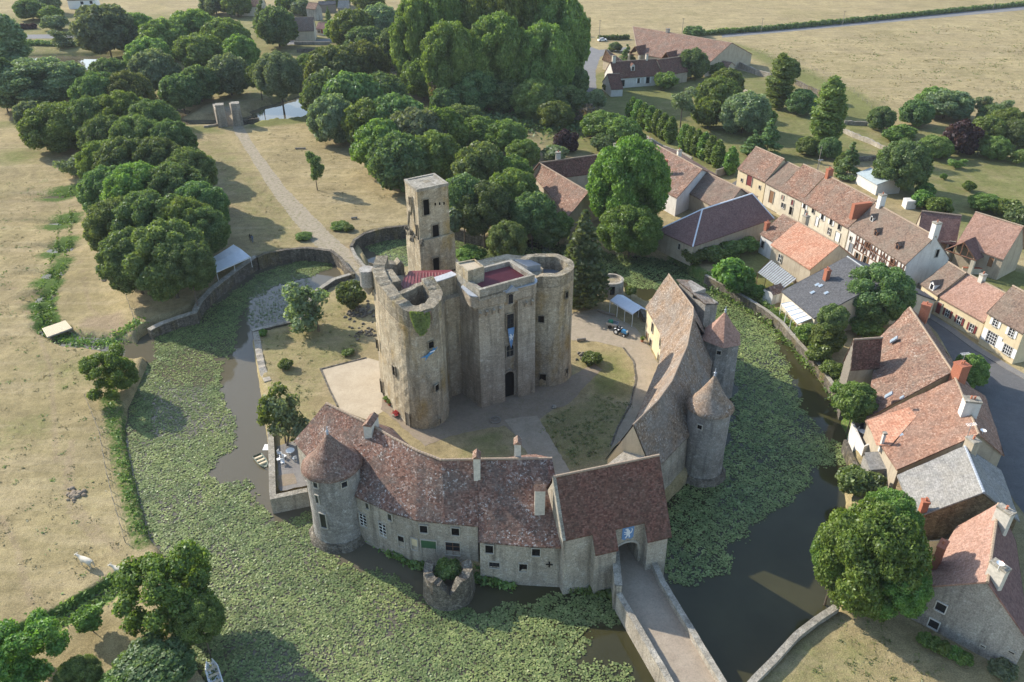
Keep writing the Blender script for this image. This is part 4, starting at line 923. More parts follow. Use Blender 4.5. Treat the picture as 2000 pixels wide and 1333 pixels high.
# front gate block of coursed stone
FZ = 18.7
fl, fr = Vector(K(922,582,FZ)), Vector(K(1050,553,FZ)); fd = (fr-fl).normalized(); fn = Vector((fd.y, -fd.x)); FW = (fr-fl).length
def fp(u, v): q = fl+fd*u+fn*v; return (q.x, q.y)              # v positive towards the viewer
uc0, uc1 = FW*.475, FW*.69
blk = [fp(.9, .0), fp(uc0, .0), fp(uc0, -.9), fp(uc1, -.9), fp(uc1, .0), fp(FW-.35, .0), fp(FW-.35, -7.5), fp(.5, -7.5), fp(.1, -4.5), fp(.45, -2.2)]
bb = [fp(.9, .35), fp(uc0, .35), fp(uc0, -.8), fp(uc1, -.8), fp(uc1, .35), fp(FW-.3, .35), fp(FW-.3, -7.5), fp(.5, -7.5), fp(-.2, -4.5), fp(.35, -2.0)]
mb = MB(); rough_prism(mb, blk, bb, -.6, 18.0, 16, .02, step=.9); mb.build('gate_block', M['ashlar_stone'], kp)
# machicolated head: two rounded corner bulges and a slab between, lead covered ledge
def rounded(d, rb=1.25):
    P = []
    for (cu, a0, a1) in ((1.35, 180, 270), (FW-1.15, 270, 360)):
        for k in range(9): a = R(a0+(a1-a0)*k/8); P.append(fp(cu+(rb+d)*math.cos(a), -1.0-(rb*.85+d)*math.sin(a)*1.0))
    return P+[fp(FW-1.15+rb+d, -3.5), fp(FW-.4, -4.2), fp(.9, -4.5), fp(1.35-rb-d, -3.5)]
mb = MB(); rough_prism(mb, rounded(.12), rounded(-.45), 16.1, 16.9, 2, .01, cap=False); rough_prism(mb, rounded(.12), rounded(.12), 16.9, FZ, 3, .03); mb.build('machicolation', M['ashlar_stone'], kp)
mb = MB(); mb.prism(rounded(.25), FZ, FZ+.14); mb.build('lead_ledge', M['lead'], kp)
mb = MB()
for k in range(9):
    u = 1.0+k*(FW-2)/8
    if uc0-.3 < u < uc1+.3: continue
    mb.tube(Vector((*fp(u, .1), 15.4)), Vector((*fp(u, .55), 16.4)), .10, .22, 6)
mb.build('corbels', M['ashlar_stone'], kp)
# little gabled hood over the top window
uh = (uc0+uc1)/2; mb = MB()
A_ = [Vector((*fp(uh-1.0, .55), FZ-.2)), Vector((*fp(uh, .75), FZ+.75)), Vector((*fp(uh+1.0, .55), FZ-.2))]; Bk = [Vector((*fp(uh-1.0, -.9), FZ-.0)), Vector((*fp(uh, -.9), FZ+.75)), Vector((*fp(uh+1.0, -.9), FZ-.0))]
mb.poly([A_[0], A_[1], Bk[1], Bk[0]][::-1]); mb.poly([A_[1], A_[2], Bk[2], Bk[1]][::-1]); mb.poly(A_)
mb.build('hood', M['lead'], kp)
# upper parapet with the plum metal roof
PZ = 20.0
pq = [K(936.5,567,PZ), K(1044.5,537,PZ), K(998,507,PZ), K(893,533,PZ)]
pq[3] = (pq[0][0]+pq[2][0]-pq[1][0], pq[0][1]+pq[2][1]-pq[1][1]); c = Vector((sum(p[0] for p in pq)/4, sum(p[1] for p in pq)/4))
inn_ = [(c.x+(p[0]-c.x)*.87, c.y+(p[1]-c.y)*.85) for p in pq]; mb = MB()
mb.prism(pq, 18.2, PZ-1.1)
for k in range(4):
    j = (k+1) % 4; mb.poly([(*pq[k], 18.6), (*pq[j], 18.6), (*pq[j], PZ), (*pq[k], PZ)]); mb.poly([(*pq[k], PZ), (*pq[j], PZ), (*inn_[j], PZ), (*inn_[k], PZ)]); mb.poly([(*inn_[j], PZ-1.2), (*inn_[k], PZ-1.2), (*inn_[k], PZ), (*inn_[j], PZ)])
mb.build('parapet', M['coping_stone'], kp)
mb = MB(); mb.prism(inn_, PZ-1.3, PZ-.75)
for k in range(22):
    s = (k+.5)/22; a = Vector(inn_[0]).lerp(Vector(inn_[3]), s); b = Vector(inn_[1]).lerp(Vector(inn_[2]), s); mb.tube((a.x, a.y, PZ-.74), (b.x, b.y, PZ-.74), .045, n=4)
mb.build('roof', M['red_metal'], kp)
TZ = 21.6
tq = [K(890,513,TZ), K(913.4,530.4,TZ), K(945.5,520.5,TZ), K(927.5,506,TZ)]; c = Vector((sum(p[0] for p in tq)/4, sum(p[1] for p in tq)/4)); ti = [(c.x+(p[0]-c.x)*.85, c.y+(p[1]-c.y)*.85) for p in tq]
mb = MB(); rough_prism(mb, tq, tq, 16.2, TZ, 5, .04, step=.8, cap=False)
for k in range(4): j = (k+1) % 4; mb.poly([(*tq[k], TZ), (*tq[j], TZ), (*ti[j], TZ), (*ti[k], TZ)]); mb.poly([(*ti[j], TZ-.25), (*ti[k], TZ-.25), (*ti[k], TZ), (*ti[j], TZ)])
mb.build('stair_turret', M['keep_stone'], kp); mb = MB(); mb.prism(ti, TZ-1, TZ-.2); mb.build('turret_top', M['sand'], kp)
# east round tower, open at the top
c3_ = at(1068, 518, 18.8); RR_ = 4.05
mb = MB(); mb.lathe(c3_, [(RR_+.45, -.6), (RR_+.15, 2), (RR_, 6), (RR_-.02, 12), (RR_, 18.3)], 44, jag=.006, cap=False)
mb.build('east_tower', M['keep_stone'], kp, smooth=True)
mb = MB(); N_ = 40
for k in range(N_):
    a0, a1 = 2*math.pi*k/N_, 2*math.pi*(k+1)/N_
    def zt(a): 
        d = (math.degrees(a)) % 360; z = 18.85+.07*math.sin(a*7)
        if 120 < d < 172: z += .5*math.sin((d-120)/52*math.pi)
        if 195 < d < 250: z -= 1.0*math.sin((d-195)/55*math.pi)
        return z
    def P(a, r_, z): return (c3_.x+r_*math.cos(a), c3_.y+r_*math.sin(a), z)
    ro, ri = RR_+.02, RR_-1.15
    mb.poly([P(a0, ro, 17), P(a1, ro, 17), P(a1, ro, zt(a1)), P(a0, ro, zt(a0))]); mb.poly([P(a0, ro, zt(a0)), P(a1, ro, zt(a1)), P(a1, ri, zt(a1)), P(a0, ri, zt(a0))]); mb.poly([P(a1, ri, 15.9), P(a0, ri, 15.9), P(a0, ri, zt(a0)), P(a1, ri, zt(a1))])
mb.build('tower_parapet', M['ruin_top'], kp)
mb = MB(); mb.lathe(c3_, [(RR_-.9, 16.5), (RR_-.9, 16.7)], 24); 
for k in range(8): mb.box((c3_.x-2.4+k*.7, c3_.y, 16.78), (.1, 5.2, .12))
mb.build('roof', M['grey_metal'], kp)
mb = MB(); a_b = [K(1003,507,19.2), K(1030,521,19.2), K(1056,517,19.2), K(1036,508,19.2)]; mb.prism(a_b, 18.0, 19.2)
for k in range(7): s = (k+.5)/7; a = Vector(a_b[0]).lerp(Vector(a_b[1]), s); b = Vector(a_b[3]).lerp(Vector(a_b[2]), s); mb.tube((a.x, a.y, 19.22), (b.x, b.y, 19.22), .05, n=4)
mb.build('link_roof', M['grey_metal'], kp)
# openings of the keep
P, Q = Vector((*fp(0, -.9), 0)), Vector((*fp(FW, -.9), 0)); n = Vector((fn.x, fn.y, 0))
for (px, py, w_, h_, kw) in [(990,577,.75,1.5,dict(arch=True, bars=(2,3), barm='black_metal')), (995.5,627,1.1,2.5,dict(bars=(2,3), barm='black_metal')), (995,684,1.2,2.0,dict(arch=True, bars=(2,2), barm='grey_wood'))]:
    c = onwall(px, py, P, Q); window(kp, c+n*(.16 if py > 600 else 1.2), n, w_, h_, frame='ashlar_stone', **kw)
c = Vector((*fp((uc0+uc1)/2, -.9), 2.25)); window(kp, c+n*.24, n, (uc1-uc0)*.78, 4.5, 'door', pane='dark_opening', frame='ashlar_stone', arch=True, fw=.3)
P, Q = Vector((*K(868,556,18.6), 0)), Vector((*K(912,543,18.6), 0)); t_ = (Q-P).normalized(); n = Vector((t_.y, -t_.x, 0)); n = n if n.y < 0 else -n
RL = Vector((*fp(-.4, -3.0), 0)); 
for (px, py, w_, h_, b_) in [(900,625,.7,1.4,None), (881,698,1.2,2.2,(2,2)), (884,765,1.2,2.6,None), (898,567,.4,1.6,None)]: cc = onwall(px, py, P, Q); window(kp, cc+n*(.18+.48*(1-max(cc.z, 0)/17)), n, w_, h_, pane='dark_opening', frame='ruin_top', **({'bars': b_, 'barm': 'timber'} if b_ else {}))
for (px, py, w_, h_) in [(1057,623,.9,1.1), (1106,576,.6,1.0), (1060,741,1.0,2.0), (1106,727,.5,1.4)]: cywin(kp, px, py, c3_, RR_+(.15 if py > 700 else .02), w_, h_, pane='dark_opening', frame='ruin_top', off=.08)
def kwin(px, py, i, j, w_, h_, **kw):
    s = kw.pop('z', 9)/17.4; pi = Vector(base[i]).lerp(Vector(body[i]), s); pj = Vector(base[j]).lerp(Vector(body[j]), s)
    P, Q = Vector((pi.x, pi.y, 0)), Vector((pj.x, pj.y, 0)); t_ = (Q-P).normalized(); n = Vector((t_.y, -t_.x, 0)); c = onwall(px, py, P, Q)
    n = n if n.dot(Vector((P.x-cg.x, P.y-cg.y, 0))) > 0 else -n
    window(kp, c+n*.10, n, w_, h_, pane=kw.pop('pane', 'dark_opening'), frame=kw.pop('frame', 'ruin_top'), **kw)
kwin(738,672,1,2,.8,1.8, z=10); kwin(771,724,2,3,.7,1.6, z=6); kwin(747,757,1,2,.8,2.6, z=3); kwin(798,820,3,4,.8,2.4, z=2, kind='door', pane='grey_wood')
kwin(841,673,8,9,.8,1.0, z=11); kwin(852,757,9,10,.8,1.0, z=6); kwin(858,822,10,11,.35,.9, z=1.5); kwin(835,618,8,9,1.0,1.5, z=16, pane='pink_tiles')
# blue swordfish-shaped flag on the tower, long pennant on the gate block
P, Q = Vector((*body[8], 0)), Vector((*body[9], 0)); 
c = onwall(836, 690, P, Q); t_ = (Q-P).normalized(); n = Vector((t_.y, -t_.x, 0)); n = n if n.y < 0 else -n
fish = thing('blue_fish_sign', 'blue swordfish-shaped cut-out fixed under a window of the round keep tower', 'wall ornament', tuple(c+n*.4))
O = c+n*.42; u = t_; fx = [(-1.9,-.15),(-1.2,-.22),(-.7,-.35),(-.95,-1.0),(-.55,-.62),(-.2,-.32),(.3,-.1),(.7,.05),(1.2,.45),(1.75,.95),(1.1,.75),(.95,1.1),(.7,.7),(.2,.5),(-.3,.15),(-.8,-.02),(-1.3,-.06)]
mb = MB(); F_ = [O+u*a*.75+UP*b*.75 for a, b in fx]; mb.poly(F_); mb.poly([p-n*.08 for p in F_][::-1])
for i in range(len(F_)): j = (i+1) % len(F_); mb.poly([F_[i]-n*.08, F_[j]-n*.08, F_[j], F_[i]])
m_plain('blue_paint', (.05, .20, .38), .5, .3, 3); mb.build('body', M['blue_paint'], fish); mb = MB(); rect3(mb, O+u*.45+UP*.3, u, n, .8, .16, 0, .02); mb.build('belly', M['white_cloth'], fish)
P, Q = Vector((*fp(0, -.9), 0)), Vector((*fp(FW, -.9), 0)); n = Vector((fn.x, fn.y, 0)); fu = Vector((fd.x, fd.y, 0)); c = onwall(996, 657, P, Q)+n*.42
pn = thing('pennant', "narrow pointed blue pennant hanging below the big window of the keep", 'banner', tuple(c))
mb = MB(); mb.poly([c-fu*.55+UP*1.6, c-fu*.3-UP*.6, c-UP*1.9, c+fu*.3-UP*.6, c+fu*.55+UP*1.6]); mb.poly([c+fu*.55+UP*1.6-n*.04, c+fu*.3-UP*.6-n*.04, c-UP*1.9-n*.04, c-fu*.3-UP*.6-n*.04, c-fu*.55+UP*1.6-n*.04]); mb.build('cloth', M['blue_cloth'], pn); mb = MB(); beast(mb, c+UP*.1, fu, 1.1, n, .03); mb.build('emblem', M['white_cloth'], pn)
# ruined bastion in the moat
bc = at(875, 1118, 1.2); bs = thing('bastion', 'low ruined horseshoe bastion of rubble stone standing in the moat under the curtain wing', 'bastion', (bc.x, bc.y, 0))
mb = MB(); N_ = 30; ro, ri = 2.75, 1.75
for k in range(N_):
    a0, a1 = R(150+240*k/N_), R(150+240*(k+1)/N_)
    def zt(a): d = abs(math.degrees(a)-278); return 1.9-(1.6*max(0, 1-d/22))+.16*h3(a*3, 1, 0, 2)
    def P(a, r_, z): return (bc.x+r_*(1+.02*h3(a*4, z))*math.cos(a), bc.y+r_*math.sin(a), z)
    mb.poly([P(a0, ro+.35, -2.8), P(a1, ro+.35, -2.8), P(a1, ro, zt(a1)), P(a0, ro, zt(a0))]); mb.poly([P(a0, ro, zt(a0)), P(a1, ro, zt(a1)), P(a1, ri, zt(a1)-.05), P(a0, ri, zt(a0)-.05)]); mb.poly([P(a1, ri, -1.2), P(a0, ri, -1.2), P(a0, ri, zt(a0)-.05), P(a1, ri, zt(a1)-.05)])
mb.build('wall', M['rubble_stone'], bs); mb = MB(); mb.lathe(bc, [(2.2, -2.5), (2.2, -.6)], 20); mb.build('earth_fill', M['brown_dirt'], bs)
# ================================================================= moat and garden walls
m_ = M['moat_wall_stone']
wallstrip('moat_wall', [(645,492),(600,486),(560,489),(520,497),(504,504)], .7, -3, 1.0, m_, 'curved stone retaining wall of the left pond behind the lawn path', jag=.03, coping=.12, side=-1, zl=1.0, cop_mat=m_)
wallstrip('moat_wall', [(504,504),(480,520),(445,545),(415,568),(393,592),(384,610),(350,618),(315,630),(292,640)], 1.0, -3, [.9,.8,.7,.6,.5,.4,.2,.1,-.1], M['moat_wall_stone'], 'broad low stone wall of the left pond sweeping past the white awning to the stream', jag=.05, coping=.1, side=-1, zl=.6)
wallstrip('moat_wall', [(645,492),(662,505),(676,524),(688,537)], .6, -3, 1.0, m_, 'stone wall of the left pond alongside the castle path', jag=.03, coping=.12, zl=1.0, side=1, cop_mat=m_)
wallstrip('moat_wall', [(688,537),(655,547),(618,572),(606,590),(600,618)], .8, -3, .7, m_, 'curved stone wall on the castle side of the left pond', jag=.04, coping=.12, zl=.7, side=-1)
wallstrip('moat_wall', [(606,622),(560,632),(493,648)], .7, -3, .3, m_, 'low straight stone wall at the north edge of the castle lawn', jag=.04, coping=.1, zl=.3, side=-1)
wallstrip('moat_wall', [(493,648),(500,695),(505,720),(516,745)], 1.1, -3, [.3,.1,.2,.0], M['curtain_stone'], 'broken stone quay wall at the left edge of the castle lawn', jag=.15, zl=.2, side=1)
wallstrip('moat_wall', [(523,838),(525,880),(527,969)], .7, -3, .6, M['curtain_stone'], 'stone parapet of the garden terrace facing the open water', jag=.04, coping=.12, zl=.6, side=1)
wallstrip('moat_wall', [(527,970),(600,955)], .7, -3, .6, M['curtain_stone'], 'front stone wall of the garden terrace beside the round tower', jag=.03, coping=.12, zl=.6, side=-1)
wallstrip('moat_wall', [(683,482),(690,469),(710,456),(745,446),(785,441),(800,440)], .6, -3, 1.1, m_, 'curved stone wall around the small lily pond beside the square tower', jag=.03, coping=.12, zl=1.1, side=-1, cop_mat=m_)
wallstrip('moat_wall', [(683,482),(692,500),(705,516),(716,530)], .6, -3, 1.0, M['coping_stone'], 'pale parapet between the castle path and the small lily pond', jag=.03, zl=1.0, side=1)
wallstrip('moat_wall', [(876,444),(920,455),(950,462),(985,462),(1012,452),(1022,436),(1040,440),(1060,458)], .6, -3, [.9,.8,.7,.6,.8,1.8,1.6,.6], m_, 'old stone bank wall across the moat behind the keep, under the dark trees', jag=.08, zl=.6, side=-1)
wallstrip('quay_wall', [(1380,537),(1440,570),(1500,606),(1530,630),(1560,665),(1600,708),(1640,765),(1650,800)], .5, -3, .25, m_, 'low village quay wall along the east bank of the moat', jag=.04, coping=.08, zl=.2, side=-1)
wallstrip('bank_wall', [(1640,1188),(1600,1214),(1560,1245),(1520,1290),(1480,1330),(1420,1400)], .6, -3, .7, M['curtain_stone'], 'pale bank wall between the moat and the dry lawn at the lower right', jag=.03, coping=.12, zl=.7, side=-1)
wallstrip('quay_wall', [(1655,860),(1672,900),(1690,935),(1740,985)], .5, -3, .25, m_, 'short garden wall on the moat below the grey slate roof', jag=.04, zl=.2, side=-1)
# well turret on the far side of the courtyard
wc_ = at(1194, 545, 3.2); wt = thing('round_turret', 'small roofless round stone turret half covered in ivy behind the white canopy', 'turret', (wc_.x, wc_.y, 0))
mb = MB(); mb.lathe(wc_, [(2.5, -2.5), (2.35, 3.2)], 24, jag=.01, cap=False); mb.lathe(wc_, [(2.35, 3.2), (1.85, 3.25), (1.85, 2.6)], 24, cap=False); mb.build('wall', M['curtain_stone'], wt); mb = MB(); mb.lathe(wc_, [(1.9, 2.0), (1.9, 2.75)], 20); mb.build('rubble_fill', M['ruin_top'], wt)
cywin(wt, 1196, 568, wc_, 2.42, .9, 1.8, kind='door', pane='dark_opening')
wallstrip('rubble_wall', [(1232,590),(1245,594),(1258,603),(1268,618)], .9, -2, [1.6,1.2,1.5,1.0], M['rubble_stone'], 'ruined rubble wall between the white canopy and the yellow courtyard front', jag=.25, zl=1.2, side=-1, step=.4)
wallstrip('field_wall', [(1425,118),(1452,128),(1480,140),(1505,146)], .6, -.2, 2.0, M['curtain_stone'], 'old stone field wall running from the big farm barn toward the tall poplar', jag=.15, zl=1.5)
wallstrip('field_wall', [(1553,158),(1575,170),(1600,180)], .6, -.2, 1.6, m_, 'dark stone field wall piece to the right of the tall poplar', jag=.15, zl=1.2)
wallstrip('field_wall', [(1435,168),(1460,180),(1490,192)], .6, -.2, 1.3, M['curtain_stone'], 'stone garden wall among the orchard trees left of the tall poplar', jag=.15, zl=1.)
wallstrip('field_wall', [(1630,245),(1665,262),(1700,275),(1735,292)], .6, -.2, 1.3, M['curtain_stone'], 'crumbling stone orchard wall to the right of the second poplar', jag=.2, zl=1.)
wallstrip('field_wall', [(1650,238),(1695,240)], .6, -.2, 1.2, M['coping_stone'], 'short straight stone wall at the edge of the big pasture', jag=.1, zl=1.)
wallstrip('field_wall', [(1672,310),(1722,306)], .5, -.2, 1.2, m_, 'low stone wall above the white garage', jag=.1, zl=1.)
wallstrip('garden_wall', [(1240,255),(1290,285),(1330,300),(1350,310)], .5, -.2, 1.8, M['curtain_stone'], 'long garden wall behind the L-shaped house, beside the row of clipped trees', jag=.05, zl=1.5)
wallstrip('garden_wall', [(1400,336),(1438,325)], .4, -.2, 2.0, M['grey_wood'], 'grey wall closing the yard left of the village row', jag=.02, zl=1.5)
# far gate piers and parapets of the park bridge
for (px, py, lab) in ((436, 246, 'left'), (466, 243, 'right')):
    c = at(px, py, 0); r_ = thing('gate_pier', 'tall weathered stone pier on the %s of the far park gate' % lab, 'gate pier', (c.x, c.y, 0), 'gate piers of the park bridge'); mb = MB(); mb.box((c.x, c.y, 2.9), (3.0, 3.4, 6.8), .3, taper=.8); mb.build('shaft', M['curtain_stone'], r_); mb = MB(); mb.box((c.x, c.y, 6.45), (2.5, 2.8, .4), .3); mb.build('cap', M['coping_stone'], r_)
wallstrip('bridge_parapet', [(434,243),(424,214)], 1.2, -2, [5.5,3.0], M['curtain_stone'], 'stone parapet on the left of the far park bridge', zl=1., cat='parapet'); wallstrip('bridge_parapet', [(470,240),(456,210)], 1.2, -2, [5.2,2.6], M['curtain_stone'], 'stone parapet on the right of the far park bridge', zl=1., cat='parapet')
mb = MB(); mb.poly([at(438,246,.05), at(466,246,.05), at(450,208,.05), at(430,210,.05)]); struct(mb, 'path', M['old_path'])
wallstrip('bridge_wall', [(398,247),(434,242)], .5, -2, .6, M['curtain_stone'], 'low stone wall left of the far park gate along the river', zl=.5); wallstrip('bridge_wall', [(470,236),(505,231)], .5, -2, .5, m_, 'low stone wall right of the far park gate along the river', zl=.5)
# ================================================================= village houses
class HS: pass
def house(name, label, A, B, r1, r2, ze, pitch=45, roof='old_red_tiles', wall='cream_render', ends='gg', z0=-.3, over=.3, cat='house', group=None, zr=None, back=True, disp=.06, ridge_mat='ridge_clay', backk=1.0, base_col=None, wz=None):
    A_, B_ = at(A[0], A[1], ze), at(B[0], B[1], ze); d = (B_-A_).normalized(); mid = ((r1[0]+r2[0])/2, (r1[1]+r2[1])/2)
    def dist(z): q = at(mid[0], mid[1], z); w = q-A_; w.z = 0; return (w-d*w.dot(d))
    if zr is None:
        best = None
        for k in range(12, 130):
            z = ze+k*.05; e = abs((z-ze)-math.tan(R(pitch))*dist(z).length)
            if best is None or e < best[0]: best = (e, z)
        zr = best[1]
    v = dist(zr); D = v.length; n = -v.normalized()               # outwards from the front eave
    L = (B_-A_).length; R1, R2 = at(r1[0], r1[1], zr), at(r2[0], r2[1], zr); s1, s2 = (R1-A_).dot(d), (R2-A_).dot(d)
    if ends[0] == 'g': s1 = 0
    if ends[1] == 'g': s2 = L
    rp = lambda s: Vector((A_.x+d.x*s-n.x*D, A_.y+d.y*s-n.y*D, zr)); R1, R2 = rp(s1), rp(s2)
    Db = D*backk; zb = zr-(zr-ze)*backk
    bp = lambda s: Vector((A_.x+d.x*s-n.x*(D+Db), A_.y+d.y*s-n.y*(D+Db), zb)); C_, D_ = bp(L), bp(0)
    H = HS(); c = (A_+B_+C_+D_)/4; H.root = thing(name, label, cat, (c.x, c.y, 0), group)
    flip = d.cross(n).z < 0                                       # keep faces outward
    def sl(P, Q, T, S_, nm='roof'):
        if flip: P, Q, T, S_ = P, Q, T, S_
        nu = max(2, int((Q-P).length/1.1)); nv = max(2, int((S_-P).length/1.1)); mb = MB()
        nn = (Q-P).cross(S_-P)
        if nn.z < 0: P, Q, T, S_ = Q, P, S_, T
        mb.grid(P, Q, T, S_, nu, nv, disp, 0, .4)
        for p, q in ((P, Q), (Q, T), (S_, P)): mb.poly([p+UP*.03, q+UP*.03, q-UP*.2, p-UP*.2])
        mb.poly([P-UP*.2, S_-UP*.2, T-UP*.2, Q-UP*.2]); return mb
    f = sl(A_, B_, R2, R1); f.build('roof', M[roof], H.root)
    if back: sl(C_, D_, R1, R2).build('roof', M[roof], H.root)
    for k, (P, Q, T) in ((0, (D_, A_, R1)), (1, (B_, C_, R2))):
        if ends[k] == 'h': sl(P, Q, T, T.copy()+Vector((.001, .001, 0))).build('roof', M[roof], H.root)
    ridge(H.root, R1, R2, ridge_mat)
    if ends[0] == 'h': ridge(H.root, A_, R1, ridge_mat); ridge(H.root, D_, R1, ridge_mat)
    if ends[1] == 'h': ridge(H.root, B_, R2, ridge_mat); ridge(H.root, C_, R2, ridge_mat)
    o = over; ge = .12; w0, w1 = A_+d*(ge if ends[0] == 'g' else o)-n*o, B_-d*(ge if ends[1] == 'g' else o)-n*o
    w2, w3 = C_-d*(ge if ends[1] == 'g' else o)+n*o, D_+d*(ge if ends[0] == 'g' else o)+n*o
    ut = math.tan(math.atan2(zr-ze, D))*o-.14; w = MB(); g = lambda p, z: Vector((p.x, p.y, z))
    z1, z1b = ze+ut, zb+ut
    def q(*P):
        P = list(P); nn = (P[1]-P[0]).cross(P[2]-P[0]); m_ = sum(P, Vector())/len(P)-g(c, 0)
        if nn.dot(Vector((m_.x, m_.y, 0))) < 0: P.reverse()
        w.poly(P)
    q(g(w0, z0), g(w1, z0), g(w1, z1), g(w0, z1)); q(g(w2, z0), g(w3, z0), g(w3, z1b), g(w2, z1b))
    for (fa, ba, rr, e) in ((w0, w3, R1, ends[0]), (w1, w2, R2, ends[1])):
        if e == 'g':
            rd = rr+(d*ge if fa is w0 else -d*ge); q(g(fa, z0), g(ba, z0), g(ba, z1b), g(rd, zr-.16), g(fa, z1))
        else: q(g(fa, z0), g(ba, z0), g(ba, z1b), g(fa, z1))
    w.build('wall', M[wall], H.root)
    H.front = (g(w0, 0), g(w1, 0), n); H.left = (g(w0, 0), g(w3, 0), -d); H.right = (g(w1, 0), g(w2, 0), d); H.backw = (g(w2, 0), g(w3, 0), -n)
    H.P = A_; H.rn = (B_-A_).cross(R1-A_).normalized() if s1 < L*.9 else (B_-A_).cross(R2-A_).normalized(); H.rn = H.rn if H.rn.z > 0 else -H.rn
    H.d, H.n, H.ze, H.zr, H.D, H.L = d, n, ze, zr, D, L; H.A, H.B, H.C, H.Dd, H.R1, H.R2 = A_, B_, C_, D_, R1, R2; H.rz = math.atan2(d.y, d.x)
    H.bn = (C_-D_).cross(R1-D_).normalized(); H.bn = H.bn if H.bn.z > 0 else -H.bn
    return H
def hwin(H, side, L):
    P, Q, n = getattr(H, side)
    for it in L:
        px, py, w, h = it[:4]; kw = dict(it[4]) if len(it) > 4 else {}
        c = onwall(px, py, P, Q)
        window(H.root, c+n*.03, n, w, h, **kw)
def hchim(H, px, py, w, d, h, back=False, **kw):
    p = onplane(px, py, H.Dd if back else H.P, H.bn if back else H.rn); return chimney(H.root, p, w, d, h, H.rz, **kw)
def rchim(H, px, py, w, d, h, **kw):                            # on the ridge line: pixel of the chimney foot
    p = at(px, py, H.zr); s = (p-H.A).dot(H.d); s = min(max(s, w/2), H.L-w/2); b = H.A+H.d*s-H.n*H.D; b.z = H.zr-.3; return chimney(H.root, b, w, d, h, H.rz, **kw)
def skylight(H, px, py, w=.8, h=1.1, back=False):
    n = H.bn if back else H.rn; p = onplane(px, py, H.Dd if back else H.P, n); u = H.d; v = n.cross(u).normalized(); mb = MB(); gb = MB()
    def rc(m_, a, b, e): q = [p+u*x*a/2+v*y*b/2+n*e for x, y in ((-1, -1), (1, -1), (1, 1), (-1, 1))]; m_.poly(q if (q[1]-q[0]).cross(q[2]-q[0]).dot(n) > 0 else q[::-1]); return q
    q = rc(mb, w, h, .12)
    for i in range(4): j = (i+1) % 4; mb.poly([q[i], q[j], q[j]-n*.2, q[i]-n*.2])
    f = mb.build('skylight', M['lead'], H.root); rc(gb, w*.75, h*.8, .135); gb.build('pane', M['sky_glass'], f)
m_plain('sky_glass', (.25, .32, .38), .08, 0, 1, .8)
def dormer(H, px, py, w=1.1, h=1.3, roof='plum_tiles', face='white_paint', depth=2.0):
    p = onplane(px, py, H.P, H.rn); n, u = H.n, H.d; r_ = MB(); f = MB()
    a, b = p-u*w/2-UP*.2, p+u*w/2-UP*.2; t0, t1 = a+UP*(h+.2), b+UP*(h+.2); ap = p+UP*(h+w*.5)
    f.poly([a, b, t1, ap, t0]); 
    for q, e in ((a, t0), (b, t1)): f.poly([q, e, e-n*depth, q-n*depth])
    o = n*.2; r_.poly([t0+o-u*.15-UP*.12, ap+o+UP*.05, ap-n*(depth+.5)+UP*.05, t0-n*depth-u*.15-UP*.12]); r_.poly([t1+o+u*.15-UP*.12, ap+o+UP*.05, ap-n*(depth+.5)+UP*.05, t1-n*depth+u*.15-UP*.12])
    ff = f.build('dormer', M[face], H.root); r_.build('dormer_roof', M[roof], ff)
    g_ = MB(); rect3(g_, p+UP*(h*.45), u, n, w*.62, h*.75, 0, .03); g_.build('pane', M['dark_glass'], ff)
# ---- row along the far side of the street
H = house('barn', 'stone barn with a large plum-coloured hipped roof beside the moat and the huge plane tree', (1353,482), (1512,427), (1362,405), (1479,382), 4.2, roof='plum_tiles', wall='beige_render', ends='hh', cat='barn', pitch=42, ridge_mat='awning_white', disp=.02)
hwin(H, 'front', [(1376,494,.7,1.0), (1458,472,.9,1.3,dict(pane='grey_wood'))]); hwin(H, 'left', [(1327,482,.6,1.2)])
H = house('row_house', 'first house of the village row, mottled red roof and a dark red barn shutter', (1440,330), (1494,356), (1478,285), (1533,313), 5.6, pitch=42, zr=10.6, wall='yellow_render')
hwin(H, 'front', [(1464,353,1.9,2.6,dict(pane='red_shutter', kind='door')), (1449,352,.5,.7), (1484,366,.5,.8)])
hwin(H, 'left', [])
H = house('row_house', "narrow village row house with a plain dark brown roof and a wooden barn door", (1494,357), (1524,373), (1533,313.5), (1556,325), 5.5, pitch=40, wall='cream_render', roof='brown_tiles')
hwin(H, 'front', [(1507,385,1.5,2.9,dict(pane='wood_door', kind='door'))])
H = house('row_house', "village row house with mottled red roof between the dark-roofed one and the longest", (1522,371), (1565,393), (1560,315), (1602,337), 5.8, pitch=44, wall='cream_render')
hwin(H, 'front', [(1529,386,.7,1.0,dict(pane='pink_tiles')), (1548,396,.7,1.2,dict(pane='red_shutter')), (1530,402,1.2,1.1,dict(bars=(2,1))), (1545,412,.9,1.8,dict(kind='door', pane='dark_opening'))])
H = house('row_house', 'longest red-roofed house of the village row with a brick chimney wall at its right end', (1565,393), (1656,446), (1602,337), (1701,384), 6.2, pitch=44, wall='cream_render')
hwin(H, 'front', [(1572,402,.8,1.3,dict(shut='white_paint')), (1574,418,.8,1.6,dict(bars=(2,2))), (1589,411,.8,1.3), (1607,424,.8,1.3,dict(shut='white_paint')), (1624,434,.8,1.3,dict(shut='white_paint')), (1640,443,.8,1.3), (1596,433,.9,2.0,dict(kind='door', pane='white_paint')), (1620,452,.9,1.4,dict(bars=(2,2))), (1636,463,1.4,2.0,dict(kind='door', pane='white_paint'))])
rchim(H, 1605, 338, .9, 1.3, 1.6, mat='brick', pots=2)
